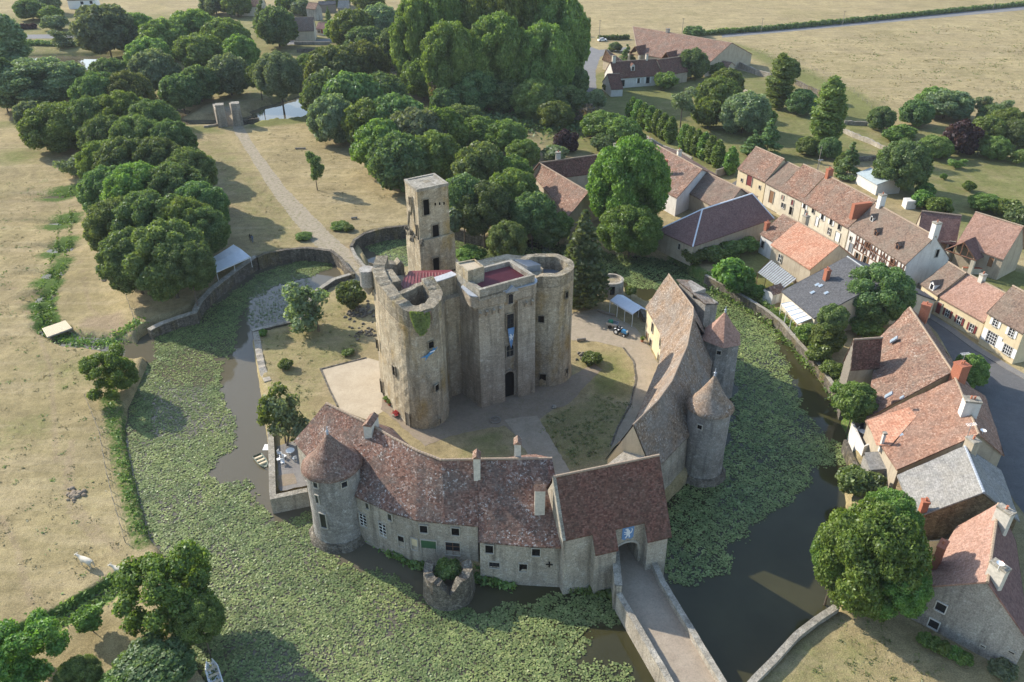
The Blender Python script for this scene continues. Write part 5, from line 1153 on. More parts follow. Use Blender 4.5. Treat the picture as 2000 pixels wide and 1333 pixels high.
p = H.B-H.n*H.D*.35; p.z = H.ze+(H.zr-H.ze)*.45; mb = MB(); mb.box((p.x+.2, p.y, p.z+1.2), (.9, 4.2, 3.2), H.rz); mb.build('brick_chimney_wall', M['brick'], H.root)
H6 = house('half_timbered_house', 'half-timbered house with brown roof, three small dormers and a bare white gable', (1657,447), (1769,517), (1703,388), (1814,459), 6.6, pitch=46, wall='white_render', roof='brown_tiles')
rchim(H6, 1716, 402, 1.0, 1.2, 2.4, mat='white_render'); rchim(H6, 1808, 462, 1.1, 1.2, 2.6, mat='white_render')
hwin(H6, 'front', [(1696,481,1.0,1.1,dict(pane='dark_opening', frame='timber')), (1744,513,1.0,1.1,dict(pane='dark_opening', frame='timber')), (1662,484,1.1,1.9,dict(kind='door', pane='grey_metal')), (1674,502,.8,1.7,dict(shut='wood_door', pane='dark_opening')), (1690,508,.9,1.6,dict(shut='wood_door', pane='dark_opening')), (1662,466,.5,.8,dict(pane='dark_opening')), (1716,521,.8,1.3,dict(pane='dark_opening'))])
hwin(H6, 'right', [(1830,495,.6,1.5,dict(pane='dark_opening'))])
P, Q, n = H6.front; mb = MB(); u = (Q-P).normalized(); L = (Q-P).length
s0 = (onwall(1672,466,P,Q)-P).dot(u)
for z in (3.5, 5.1, 6.3): rect3(mb, P+u*(s0+L)/2+n*.03+UP*z, u, n, L-s0, .2, 0, .05)
k = 0; s = s0+.1
while s < L-.2:
    rect3(mb, P+u*s+n*.03+UP*4.9, u, n, .17, 2.8, 0, .055)
    if k % 3 != 1 and s+.9 < L:
        for a_, b_, z_ in ((s, s+.9, 3.6), (s+.9, s, 3.6)): mb.tube(P+u*a_+n*.06+UP*z_, P+u*b_+n*.06+UP*(z_+2.6), .075, n=4)
    s += .95; k += 1
mb.build('timber_frame', M['timber'], H6.root)
for a in ((1701,432), (1709,460), (1751,487)): dormer(H6, a[0], a[1], .9, 1.0, 'brown_tiles', 'timber' if a[0] > 1702 else 'white_render', 1.6)
# ---- barn complex on the right
Hb = house('barn', 'big barn with a pale pink-brown roof and an open timber porch at the right edge', (1868,476), (1960,507), (1865,394), (2000,450), 4.6, pitch=40, zr=10.4, wall='beige_render', roof='pink_tiles', cat='barn')
hwin(Hb, 'front', [(1935,512,1.0,2.0,dict(kind='door', pane='wood_door'))])
P, Q, n = Hb.front; p1 = onwall(1902,470,P,Q); pz = MB(); u = Hb.d
pc = Hb.A+Hb.d*((onplane(1905,462,Hb.P,Hb.rn)-Hb.A).dot(Hb.d)); w_ = 2.6; dp = 2.4
for sx in (-1, 1):
    q = pc+u*sx*w_+Hb.n*dp; pz.box((q.x, q.y, 1.7), (.7, .7, 4.0), Hb.rz)
pz.build('porch_pier', M['cream_render'], Hb.root); pz = MB()
a, b, ap = pc-u*(w_+.6)+Hb.n*(dp+.3), pc+u*(w_+.6)+Hb.n*(dp+.3), pc+Hb.n*(dp+.3); a.z = b.z = 3.7; ap.z = 6.6
for q in (a, b): pz.poly([q, ap, ap-Hb.n*7.5, q-Hb.n*4.2])
pz.build('porch_roof', M['plum_tiles'], Hb.root); pz = MB()
for q in (a, b): pz.tube(q+UP*-.1, ap-UP*.15, .14, n=5)
pz.tube(a, b, .14, n=5); pz.tube((a+b)/2, ap, .12, n=5); pz.tube(a.lerp(b, .3), a.lerp(ap, .6), .1, n=5); pz.tube(b.lerp(a, .3), b.lerp(ap, .6), .1, n=5); pz.build('truss', M['timber'], Hb.root)
H = house('barn', 'dark plum-roofed barn wing joining the half-timbered house and the big pale barn', (1790,468), (1868,478), (1779,419), (1866,410), 4.0, pitch=42, zr=9.0, wall='beige_render', roof='plum_tiles', cat='barn')
hwin(H, 'front', [(1842,482,1.2,2.2,dict(kind='door', pane='wood_door')), (1858,482,1.0,2.2,dict(kind='door', pane='dark_opening'))])
# ---- street side, right
H8 = house('garage_house', "low yellow house with wine-red garage doors and one small dormer", (1798,555), (1831,578), (1845,508), (1873,523), 3.9, pitch=42, wall='yellow_render', roof='brown_tiles')
hwin(H8, 'front', [(1811,588,2.5,2.5,dict(kind='door', pane='red_shutter'))]); dormer(H8, 1818, 566, 1.1, 1.3, 'brown_tiles')
H9 = house('row_house', 'long low yellow house with a row of dark red shutters along the street', (1830,578), (1922,630), (1868,522), (1962,572), 3.7, pitch=41, wall='yellow_render', roof='pink_tiles')
hwin(H9, 'front', [(1834,602,1.0,2.1,dict(kind='door', pane='red_shutter'))]+[(x, y, .85, 1.4, dict(shut='red_shutter', bars=(2,2))) for x, y in ((1851,612), (1874,626), (1898,641))]); rchim(H9, 1912, 549, .8, .9, 1.3)
H10 = house('street_house', 'two-storey yellow house with white shutters and glazed doors at the right edge', (1927,611), (1998,652), (1981,558), (2052,598), 5.9, pitch=43, zr=10.4, wall='yellow_render', roof='brown_tiles')
hwin(H10, 'front', [(1945,630,.9,1.4,dict(shut='white_paint', bars=(2,3))), (1976,650,.9,1.4,dict(shut='white_paint', bars=(2,3))), (1937,661,1.8,2.1,dict(kind='door', pane='dark_glass', bars=(4,4), shut='white_paint')), (1968,684,1.5,1.6,dict(shut='white_paint', bars=(4,3)))])
# ---- between the street and the moat
H = house('cottage', "small white house with a darkened old red roof, left of the orange roof", (1484,457), (1540,490), (1530,418), (1580,446), 4.2, pitch=35, wall='white_render', roof='old_red_tiles')
hchim(H, 1497, 447, .8, .8, 1.2, mat='brick'); rchim(H, 1586, 438, 1.1, .9, 2.2, mat='beige_render')
hwin(H, 'front', [(1490,478,.9,1.5)])
H = house('house', 'house with a bright orange-red tile roof above a glazed canopy', (1505,478), (1582,527), (1553,430), (1645,481), 4.8, pitch=36, wall='beige_render', roof='pantiles', disp=.03)
hwin(H, 'front', [(1524,505,1.0,1.6,dict(bars=(2,2), shut=None))])
Hs = house('house', 'house with a wide dark slate roof, brick chimney and small skylights beside the moat', (1526,569), (1590,622), (1643,492), (1712,540), 3.6, pitch=24, wall='cream_render', roof='slate_dark', ridge_mat='grey_metal', disp=.02)
hchim(Hs, 1613, 546, .9, .8, 1.7, mat='brick', pots=2)
for a in ((1596,557), (1587,572), (1614,573), (1603,559)): skylight(Hs, a[0], a[1], .6, .8)
# glazed canopy, white awning, red-roofed hut
def leanto(name, label, cat, A, B, Cp, Dp, zl, zh, mat, post='white_paint', np_=3, z0=0, ribs=0, wall=None):
    a, b, c, d = at(*A, zl), at(*B, zl), at(*Cp, zh), at(*Dp, zh); m0 = (a+b+c+d)/4; r_ = thing(name, label, cat, (m0.x, m0.y, 0)); mb = MB()
    mb.poly([a, b, c, d]); mb.poly([d-UP*.08, c-UP*.08, b-UP*.08, a-UP*.08])
    for p, q in ((a, b), (b, c), (c, d), (d, a)): mb.poly([p, q, q-UP*.08, p-UP*.08])
    o = mb.build('roof', M[mat], r_); mb = MB()
    if ribs:
        for k in range(ribs+1): s = k/ribs; mb.tube(a.lerp(b, s)+UP*.05, d.lerp(c, s)+UP*.05, .05, n=4)
        mb.build('ribs', M[post], r_)
    for k in range(np_): s = k/(np_-1); p = a.lerp(b, .02+.96*s); mb = MB(); mb.tube((p.x, p.y, z0), (p.x, p.y, p.z), .06, n=6); mb.build('post', M[post], r_)
    for k in (0, 1): p = d.lerp(c, .02+.96*k); mb = MB(); mb.tube((p.x, p.y, z0), (p.x, p.y, p.z), .06, n=6); mb.build('post', M[post], r_)
    return r_, (a, b, c, d)
m_plain('canopy_sheet', (.40, .42, .40), .4, .5, 1.5); 
leanto('glazed_canopy', 'grey corrugated canopy with a red stain under the orange-roofed house', 'canopy', (1480,532), (1528,566), (1556,545), (1506,508), 2.6, 3.3, 'canopy_sheet', 'timber', 4, ribs=14)
leanto('veranda', 'white glass-roofed veranda on the moat side of the dark slate house', 'veranda', (1526,594), (1558,633), (1590,621), (1552,588), 2.5, 3.1, 'awning_white', 'white_paint', 4, ribs=5)
c = at(1507,588,0); r_ = thing('garden_hut', 'little hut with a red tiled roof at the moat bank beside the veranda', 'hut', (c.x, c.y, 0)); mb = MB(); mb.box((c.x, c.y, 1.1), (2.6, 2.4, 2.4), .5); mb.build('wall', M['white_render'], r_); mb = MB()
ca, sa = math.cos(.5), math.sin(.5); hp = lambda x, y, z: Vector((c.x+x*ca-y*sa, c.y+x*sa+y*ca, z)); mb.grid(hp(-1.6,-1.5,2.2), hp(1.6,-1.5,2.2), hp(1.6,0,3.3), hp(-1.6,0,3.3), 4, 3); mb.grid(hp(1.6,1.5,2.2), hp(-1.6,1.5,2.2), hp(-1.6,0,3.3), hp(1.6,0,3.3), 4, 3); mb.build('roof', M['old_red_tiles'], r_)
wn_ = MB(); rect3(wn_, hp(0,-1.22,1.1), Vector((ca, sa, 0)), Vector((sa, -ca, 0)), .8, 1.7, 0, .04); wn_.build('door', M['white_paint'], r_)
H = house('timber_barn', 'small barn with a dark red roof and pale boarded gable jutting to the moat', (1662,723), (1718,719), (1655,663), (1727,660), 5.0, pitch=48, zr=9.6, wall='beige_render', roof='gate_tiles', cat='barn', z0=-1.5)
P, Q, n = H.left; mb = MB(); u = (Q-P).normalized(); L = (Q-P).length
for k in range(9):
    s = L*(k+.5)/9; top = H.ze+(H.zr-H.ze)*(1-abs(2*s/L-1))-.3; rect3(mb, P+u*s+n*.03+UP*(top/2), u, n, .26 if k % 2 else .2, top, 0, .05)
for z in (2.4, 4.9): rect3(mb, P+u*L/2+n*.03+UP*z, u, n, L, .2, 0, .06)
mb.build('timber_frame', M['grey_wood'], H.root)
def qhouse(name, label, f0, f1, r0, r1, kb=.6, zb=None, roof='old_red_tiles', wall='beige_render', z0=-1.5, o=.25, disp=.08, cat='house', ridge_mat='ridge_clay', backv=None, rb=None):
    F0, F1, R0, R1 = at(*f0), at(*f1), at(*r0), at(*r1)
    if backv is None: B0, B1 = R0+(R0-F0)*kb, R1+(R1-F1)*kb
    else: B0, B1 = R0+Vector(backv), R1+Vector(backv)
    B0.z = B1.z = (zb if zb is not None else min(f0[2], f1[2]))
    H = HS(); c = (F0+F1+B0+B1)/4; H.root = thing(name, label, cat, (c.x, c.y, 0))
    def sl(P, Q, T, S_, rm=None):
        if (Q-P).cross(S_-P).z < 0: P, Q, T, S_ = Q, P, S_, T
        mb = MB(); mb.grid(P, Q, T, S_, max(2, int((Q-P).length/1.1)), max(2, int((S_-P).length/1.1)), disp, 0, .4)
        for p, q in ((P, Q), (Q, T), (S_, P)): mb.poly([p+UP*.03, q+UP*.03, q-UP*.2, p-UP*.2])
        mb.build('roof', M[rm or roof], H.root)
    sl(F0, F1, R1, R0); sl(B1, B0, R0, R1, rb); ridge(H.root, R0, R1, ridge_mat)
    c.z = 0; g = lambda p, z: Vector((p.x, p.y, z)); ins_ = lambda p: p+(Vector((c.x, c.y, p.z))-p).normalized()*o*1.3
    f0_, f1_, b0_, b1_, q0_, q1_ = [ins_(p) for p in (F0, F1, B0, B1, R0, R1)]; w = MB()
    def q(*P):
        P = list(P); nn = (P[1]-P[0]).cross(P[2]-P[0]); m_ = sum(P, Vector())/len(P)-g(c, 0)
        if nn.dot(Vector((m_.x, m_.y, 0))) < 0: P.reverse()
        w.poly(P)
    q(g(f0_, z0), g(f1_, z0), f1_, f0_); q(g(b0_, z0), g(b1_, z0), b1_, b0_)
    q(g(f0_, z0), g(b0_, z0), b0_, q0_-UP*.15, f0_); q(g(f1_, z0), g(b1_, z0), b1_, q1_-UP*.15, f1_)
    w.build('wall', M[wall], H.root)
    n_ = lambda a, b: Vector(((b-a).y, -(b-a).x, 0)).normalized()
    def side(a, b): n = n_(a, b); m_ = (a+b)/2-c; return (g(a, 0), g(b, 0), n if n.dot(m_) > 0 else -n)
    H.front, H.left, H.right, H.backw = side(f0_, f1_), side(f0_, b0_), side(f1_, b1_), side(b0_, b1_)
    H.P = F0; H.rn = (F1-F0).cross(R0-F0).normalized(); H.rn = H.rn if H.rn.z > 0 else -H.rn; H.d = Vector(((F1-F0).x, (F1-F0).y, 0)).normalized(); H.n = H.front[2]; H.rz = math.atan2(H.d.y, H.d.x)
    H.Dd = B0; H.bn = (B1-B0).cross(R0-B0).normalized(); H.bn = H.bn if H.bn.z > 0 else -H.bn; H.A = F0; H.zr = R0.z; H.F0, H.F1, H.R0, H.R1 = F0, F1, R0, R1
    return H
H = qhouse('long_house', "long old house with faded orange-brown roof and skylights between moat and street", (1716,660,5.2), (1692,818,3.4), (1777,600,9.8), (1861,726,9.6), backv=(5.5,3,0), zb=4.8, disp=.12)
for a in ((1746,664,.9,1.3), (1736,772,.8,1.2), (1762,777,.5,.6)): skylight(H, a[0], a[1], a[2], a[3])
p = at(1799, 612, 9.0); chimney(H.root, Vector((p.x+.5, p.y, 8.6)), 1.1, 1.3, 1.8, .9, mat='brick')
p = at(1872, 735, 9.2); chimney(H.root, Vector((p.x, p.y, 8.6)), 1.5, 1.5, 2.4, .3, mat='brick', pots=2)
H = qhouse('terrace_house', "orange-roofed house with a big white chimney beside a small moat terrace", (1690,822,4.2), (1752,918,4.4), (1866,738,9.2), (1912,848,9.0), kb=.5, zb=5.0, roof='orange_tiles', disp=.07)
skylight(H, 1756, 849, .9, .9); p = at(1886, 806, 9.0); chimney(H.root, Vector((p.x+.3, p.y, 8.4)), 1.9, 1.3, 2.5, -.2, mat='white_render', pots=2)
hchim(H, 1722, 868, .35, .35, 1.7, mat='white_render', pots=0)
pm = MB(); q = [onplane(x, y, H.P, H.rn)+H.rn*.15 for x, y in [(1694,823), (1776,797), (1790,815), (1740,872), (1712,872)]]; pm.poly(q); pm.build('pantile_patch', M['pantiles'], H.root)
c = at(1686, 858, .6); r_ = thing('moat_terrace', 'small walled terrace with white plastic furniture above the moat', 'terrace', (c.x, c.y, 0)); mb = MB(); tp = [at(*p, .5) for p in [(1664,838), (1690,826), (1708,872), (1684,884)]]; mb.prism([(p.x, p.y) for p in tp], -3, .5); mb.build('floor', M['pavement'], r_)
wallstrip('wall', [(p.x, p.y) for p in (tp[1], tp[0], tp[3], tp[2])], .25, -2, 1.7, M['white_render'], px=False, parent=r_, jag=0, side=-1)
mb = MB(); a = [at(1688,884,2.6), at(1750,880,2.9), at(1762,915,2.4), at(1700,918,2.2)]; mb.poly(a); mb.prism([(p.x, p.y) for p in a], -1, 2.1); r_ = mb.build('lean_to', [M['slate_grey']]); tag(r_, 'grey metal lean-to roof between the moat terrace and the grey slate house', 'lean-to')
H = qhouse('slate_house', 'house with a large pale grey slate roof and a brown rubble stone side wall', (1752,928,5.0), (1786,1012,5.0), (1885,871,9.2), (1922,962,9.2), kb=.8, zb=5, roof='slate_grey', wall='brown_stone', disp=.04, ridge_mat='lead')
hchim(H, 1801, 1000, .7, .7, 1.5, mat='brick', pots=1); p = at(1888, 878, 9.1); chimney(H.root, Vector((p.x+.6, p.y+.3, 8.4)), 1.0, 1.3, 1.8, .3, mat='beige_render'); hwin(H, 'front', [(1768,975,.7,1.3)])
H = qhouse('gable_house', "pink-roofed house with a grey gable and two dark windows, lower right corner", (1868,1029,5.0), (1798,1147,5.0), (1951,983,9.6), (1929,1137,9.6), kb=1.0, zb=4.9, roof='pink_tiles', wall='gable_stone', z0=-.3, disp=.03, rb='plum_tiles')
hwin(H, 'right', [(1838,1186,.95,1.1,dict(frame='white_render')), (1824,1219,.95,1.1,dict(frame='white_render')), (1920,1262,.4,.2,dict(pane='dark_opening', sill=False)), (1976,1274,.5,.22,dict(pane='dark_opening', sill=False))])
p = at(1944, 1128, 9.5); chimney(H.root, Vector((p.x, p.y, 9.0)), .8, 1.6, 2.0, .5, mat='chimney_render', pots=1); p = at(1956, 1018, 9.5); chimney(H.root, Vector((p.x, p.y, 9.0)), .8, 1.6, 2.0, .5, mat='chimney_render', pots=1); hchim(H, 1826, 1105, 1.5, .7, 3.0, mat='brick', pots=1)
P = H.R1-(H.R1-H.R0)*0; 
gm = MB(); gp_ = onplane(1985, 1170, H.Dd, H.bn)
H = house('link_house', 'long dark roof along the street between the grey slate house and the road', (1985,1010), (1905,870), (1925,968), (1880,868), 4.5, pitch=35, wall='beige_render', roof='brown_tiles', zr=6.2)
c = at(1822, 1082, 0); gate_ = MB(); gate_.box((c.x, c.y, 1.1), (2.6, .12, 2.2), .1); r_ = gate_.build('garden_gate', M['pale_wood']); tag(r_, 'small plank garden gate between the brown stone wall and the pink roof', 'gate')
# ---- L-shaped house behind the moat, beside the plane tree
HA = house('long_farmhouse', 'long low house with a dark mottled roof left of the plane tree', (1150,420), (1036,332), (1155,372), (1052,314), 4.0, pitch=42, wall='beige_render', roof='old_red_tiles', zr=8.2) if False else None
H = qhouse('l_shaped_house', "red-roofed left wing of the yard house, its gable pointing at the moat", (1036,338,4.0), (1110,424,4.0), (1053,318,7.8), (1150,375,7.8), kb=1.0, zb=4.0, roof='old_red_tiles', z0=-.3)
H = qhouse('l_shaped_house', 'dark-roofed rear wing of the yard house with pale chimneys behind the plane tree', (1075,350,4.2), (1290,322,4.2), (1054,318,8.0), (1284,286,8.0), kb=1.0, zb=4.2, roof='gate_tiles', z0=-.3)
for (px, py) in ((1090,311), (1203,294), (1268,284)): p = at(px, py, 8.0); chimney(H.root, Vector((p.x, p.y, 7.7)), 1.2, .9, 1.8, 0, mat='chimney_render')
H = qhouse('l_shaped_house', "sunlit red-roofed right wing of the yard house with a tall brick chimney", (1228,338,4.6), (1322,387,4.6), (1283,283,8.8), (1372,331,8.8), kb=.9, zb=4.6, roof='old_red_tiles', wall='white_render', z0=-.3)
p = at(1298, 340, 6.4); chimney(H.root, p, .8, .8, 3.2, .2, mat='brick', pots=0); p = at(1326, 305, 8.6); chimney(H.root, p, .9, .9, 1.3, .2, mat='chimney_render')
H = qhouse('shed', 'brown-roofed open shed attached to the right wing of the yard house', (1344,377,4.0), (1412,414,4.0), (1374,333,7.4), (1448,369,7.4), kb=.8, zb=4, roof='brown_tiles', wall='beige_render', z0=-.3, cat='shed')
H = qhouse('shed', 'small brown roof between the open shed and the big plum-roofed barn', (1437,392,3.8), (1475,410,3.8), (1449,368,5.6), (1480,384,5.6), kb=.8, zb=4, roof='brown_tiles', wall='beige_render', z0=-.3, cat='shed')
# ---- farm at the top
HF = house('barn', "huge farm barn with mottled pink-brown roof and two porches by the fields", (1246,105), (1378,130), (1252,49), (1396,84), 4.0, pitch=45, wall='beige_render', roof='old_red_tiles', ends='hg', cat='barn')
for (px, py, w_) in ((1262,92,2.6), (1322,104,2.4)):
    pc = onplane(px, py, HF.P, HF.rn); pc = HF.A+HF.d*((pc-HF.A).dot(HF.d)); mb = MB(); u = HF.d; a, b, ap = pc-u*w_+HF.n*2.5, pc+u*w_+HF.n*2.5, pc+HF.n*2.5; a.z = b.z = 4.0; ap.z = 7
    for q in (a, b): mb.poly([q, ap, ap-HF.n*7, q-HF.n*4])
    mb.build('porch_roof', M['gate_tiles'], HF.root); mb = MB()
    for q in (a, b): mb.box((q.x, q.y, 1.8), (.8, .8, 4.3), HF.rz)
    mb.build('porch_pier', M['cream_render'], HF.root); mb = MB()
    for q in (a, b): mb.tube(q, ap, .15, n=5)
    mb.tube(a, b, .15, n=5); mb.build('truss', M['timber'], HF.root)
rchim(HF, 1310, 62, 1.2, 1.2, 1.5, mat='gable_stone')
H = house('farmhouse', 'long white-walled farmhouse with a dark plum roof, one dormer and two chimneys', (1200,154), (1296,147), (1204,120), (1290,115), 3.6, pitch=46, wall='white_render', roof='gate_tiles', ends='gg')
rchim(H, 1201, 122, 1.2, .9, 2.2, mat='chimney_render'); rchim(H, 1264, 117, .8, .8, 2.0, mat='chimney_render'); dormer(H, 1236, 139, 1.4, 1.8, 'gate_tiles', 'white_render')
hwin(H, 'front', [(1216,163,1.4,2.2,dict(kind='door', pane='dark_opening')), (1247,158,.9,1.7,dict(shut='white_paint')), (1265,157,1.3,2.2,dict(kind='door', shut='white_paint')), (1280,154,.9,1.2)])
H = house('lean_to', 'small brown-roofed outhouse at the left end of the farmhouse', (1176,160), (1199,159), (1180,145), (1196,144), 2.6, pitch=35, wall='white_render', roof='gate_tiles', cat='shed'); hwin(H, 'front', [(1187,165,1.0,1.8,dict(kind='door', pane='dark_opening'))])
H = house('barn', 'dark slate-coloured barn roof joining the right end of the farmhouse', (1297,147), (1345,140), (1291,115), (1326,112), 3.8, pitch=44, wall='beige_render', roof='gate_tiles', cat='barn')
H = house('dovecote', 'small square outbuilding with a pyramid roof at the road corner of the farm', (1176,117), (1193,115), (1183,97), (1186,97), 3.6, pitch=42, wall='beige_render', roof='old_red_tiles', ends='hh', cat='outbuilding')
H = house('shed', 'open shed with a small red roof at the right end of the big farm barn', (1396,130), (1420,134), (1404,117), (1414,120), 2.6, pitch=22, zr=4.4, wall='beige_render', roof='old_red_tiles', cat='shed')
# ---- houses at the top left
H = house('house', 'cream house with a brown roof and two dormers across the river', (576,53), (617,52), (577,34), (614,33), 4.6, pitch=42, wall='cream_render', roof='brown_tiles')
for a in ((584.5,50), (604,50)): dormer(H, a[0], a[1], 1.3, 1.3, 'plum_tiles', 'cream_render', 1.8)
hwin(H, 'front', [(586,62,1.4,1.8,dict(shut='red_shutter')), (604,62,1.4,1.8,dict(kind='door', pane='red_shutter')), (613,61,1.4,1.2,dict(pane='dark_opening'))])
H = house('annex', 'lower annex with a purple-brown roof at the right of the cream house across the river', (616,57), (640,58), (627,42), (640,46), 2.8, pitch=30, wall='white_render', roof='plum_tiles', cat='annex'); hwin(H, 'front', [(623,62,1.4,1.2), (629,62,.9,1.8,dict(kind='door', pane='red_shutter'))])
H = house('house', 'narrow stone house with a red roof seen between the top trees', (597,17), (616,19), (607,5), (621,6), 5.5, pitch=48, wall='gable_stone', roof='old_red_tiles')
H = house('house', 'grey-roofed house at the top edge right of the river houses', (659,16), (681,16), (665,1), (687,1), 4.0, pitch=45, wall='gable_stone', roof='slate_grey')
H = house('house', 'distant white house half cut by the top left edge', (130,1), (186,0), (132,-12), (186,-12), 4.6, pitch=40, wall='white_paint', roof='brown_tiles'); hwin(H, 'front', [(160,6,1.4,1.4), (178,5,1.4,1.4)])
H = house('house', 'distant house at the top edge behind the light green trees', (480,8), (520,8), (480,-6), (520,-6), 4.6, pitch=40, wall='cream_render', roof='old_red_tiles')
H = house('shed', 'dark low shed behind the far houses', (622,10), (656,9), (624,3), (655,2), 4, pitch=30, wall='grey_wood', roof='slate_dark', cat='shed')
wallstrip('garden_wall', [(575,88),(645,88)], .5, -.2, 1.3, M['gable_stone'], 'grey garden wall below the cream house across the river', zl=0, jag=.05)
wallstrip('river_wall', [(580,103),(680,101)], .5, -1, 1.5, M['rubble_stone'], 'dark river wall below the cream house', zl=0, jag=.1)
# white garage, white hut, slope
H = house('garage', 'white garage with a pale blue-grey corrugated roof beside the huge round tree', (1673,338), (1713,361), (1689,325), (1722,338), 2.8, pitch=16, wall='white_render', roof='garage_sheet', cat='garage', disp=0, ridge_mat='garage_sheet')
c = at(1776,398,1.0); mb = MB(); mb.prism([(c.x-1.2, c.y-1.2), (c.x+1.2, c.y-1.0), (c.x+1.3, c.y+1.2), (c.x-1.1, c.y+1.2)], -.2, 2.0); r_ = mb.build('white_shed', M['white_render']); tag(r_, 'small white flat-topped shed next to the bushes behind the village row', 'shed')
mb = MB(); a = at(1786,548,0); b = at(1797,582,0); wallstrip('yard_gate', [(1786,572),(1797,583)], .15, -.1, 2.3, M['grey_wood'], 'grey wooden yard gate left of the wine-red garage doors', 'gate', jag=0)
wallstrip('yard_wall', [(1880,526),(1930,528),(1948,512),(1957,505)], .4, -.2, 1.2, M['cream_render'], 'low cream yard wall behind the street houses, below the barn porch', jag=.02, coping=.15, zl=1., cop_mat=M['brick'])
# ================================================================= foliage
def m_leaf(name, a, b, c, trans=.36, hue=.2, inner=None):
    t = NT(name); t.n.remove(t.b); g = t.new('ShaderNodeNewGeometry'); oi = t.new('ShaderNodeObjectInfo'); co = t.coord()
    col = t.ramp(g.outputs['Random Per Island'], [(0, a), (.5, b), (1, c)])
    n = t.noise(co, .55, 3, .6); col = t.mix(1, col, t.ramp(n, [(.3, .72), (.7, 1.3)]), 'MULTIPLY')
    col = t.mix(.8, col, t.ramp(t.noise(co, .13, 4, .7, .6), [(.35, (.72, .78, .78)), (.65, (1.28, 1.2, 1.1))]), 'MULTIPLY')
    hs = t.new('ShaderNodeHueSaturation'); t.l.new(col, hs.inputs['Color'])
    t.l.new(t.math('ADD', .5-hue*.12, t.math('MULTIPLY', oi.outputs['Random'], hue*.24)), hs.inputs['Hue'])
    t.l.new(t.math('ADD', .78, t.math('MULTIPLY', oi.outputs['Random'], .46)), hs.inputs['Value'])
    d = t.new('ShaderNodeBsdfDiffuse'); tr = t.new('ShaderNodeBsdfTranslucent'); gl = t.new('ShaderNodeBsdfGlossy'); gl.inputs['Roughness'].default_value = .45; gl.inputs['Color'].default_value = (.8, .85, .9, 1)
    t.l.new(hs.outputs[0], d.inputs[0]); br = t.mix(1, hs.outputs[0], (1.5, 1.6, .7), 'MULTIPLY'); t.l.new(br, tr.inputs[0])
    m1 = t.new('ShaderNodeMixShader'); m1.inputs[0].default_value = trans; t.l.new(d.outputs[0], m1.inputs[1]); t.l.new(tr.outputs[0], m1.inputs[2])
    m2 = t.new('ShaderNodeMixShader'); m2.inputs[0].default_value = .02; t.l.new(m1.outputs[0], m2.inputs[1]); t.l.new(gl.outputs[0], m2.inputs[2]); t.l.new(m2.outputs[0], t.out.inputs[0])
    M[name] = t.mat; return t.mat
m_leaf('leaf_dark', (.078,.122,.046), (.118,.172,.064), (.185,.24,.10))
m_leaf('leaf_mid', (.100,.155,.040), (.148,.205,.055), (.215,.275,.085))
m_leaf('leaf_bright', (.085,.150,.030), (.130,.205,.044), (.19,.27,.075))
m_leaf('leaf_grey', (.115,.150,.078), (.165,.205,.11), (.24,.28,.165))
m_leaf('leaf_olive', (.092,.125,.044), (.135,.17,.060), (.205,.23,.09))
m_leaf('leaf_light', (.125,.20,.055), (.175,.26,.075), (.24,.33,.115))
m_leaf('leaf_purple', (.030,.016,.020), (.045,.022,.028), (.07,.035,.04))
m_leaf('leaf_conifer', (.055,.072,.030), (.080,.102,.040), (.12,.135,.06))
m_leaf('leaf_dry', (.12,.085,.06), (.16,.12,.085), (.21,.16,.12))
m_leaf('pad_leaf', (.105,.150,.050), (.165,.210,.075), (.26,.29,.125), .12, .05)
m_leaf('grass_leaf', (.08,.14,.025), (.12,.19,.035), (.19,.25,.07), .3, .1)
def leaf_cards(P, N, size, rs, asp=1.6, droop=0.):
    """rhombus leaf clumps at points P with normals N (numpy)"""
    n = len(P); N = N/np.maximum(np.linalg.norm(N, axis=1, keepdims=True), 1e-6)
    r = rs.normal(size=(n, 3)); r[:, 2] -= droop
    U = np.cross(N, r); U /= np.maximum(np.linalg.norm(U, axis=1, keepdims=True), 1e-6); V = np.cross(N, U)
    s = size*rs.uniform(.6, 1.35, (n, 1)); a = V*s*asp*.5; b = U*s*.5; k = N*s*.12
    return np.stack([P-a, P+b+k, P+a, P-b+k], 1).reshape(-1, 3)
def cloud(lobes, dens, size, rs, scatter=.12, nout=.75, droop=0., asp=1.6):
    pts = []; nrm = []; L = np.array(lobes, float)
    for i, (x, y, z, rx, rz) in enumerate(lobes):
        ns = int(dens*4*math.pi*(rx*rx+2*rx*rz)/3)
        d = rs.normal(size=(ns, 3)); d /= np.linalg.norm(d, axis=1, keepdims=True)
        k = 1+.10*np.sin(d[:, 0:1]*9+i)*np.sin(d[:, 1:2]*8+i*2)+.08*np.sin(d[:, 2:3]*11+i*3)
        rr = k*(1-np.abs(rs.normal(size=(ns, 1)))*scatter)
        p = d*rr*np.array([rx, rx, rz])+np.array([x, y, z])
        keep = np.ones(ns, bool)
        for j, (a, b, c, qx, qz) in enumerate(lobes):
            if j != i: keep &= (((p[:, 0]-a)/qx)**2+((p[:, 1]-b)/qx)**2+((p[:, 2]-c)/qz)**2) > .72
        nn = d/np.array([rx, rx, rz])*rx
        pts.append(p[keep]); nrm.append((nn*nout+rs.normal(size=(ns, 3))*(.62))[keep])
    P = np.concatenate(pts); N = np.concatenate(nrm)
    return leaf_cards(P, N, size, rs, asp, droop), len(P)
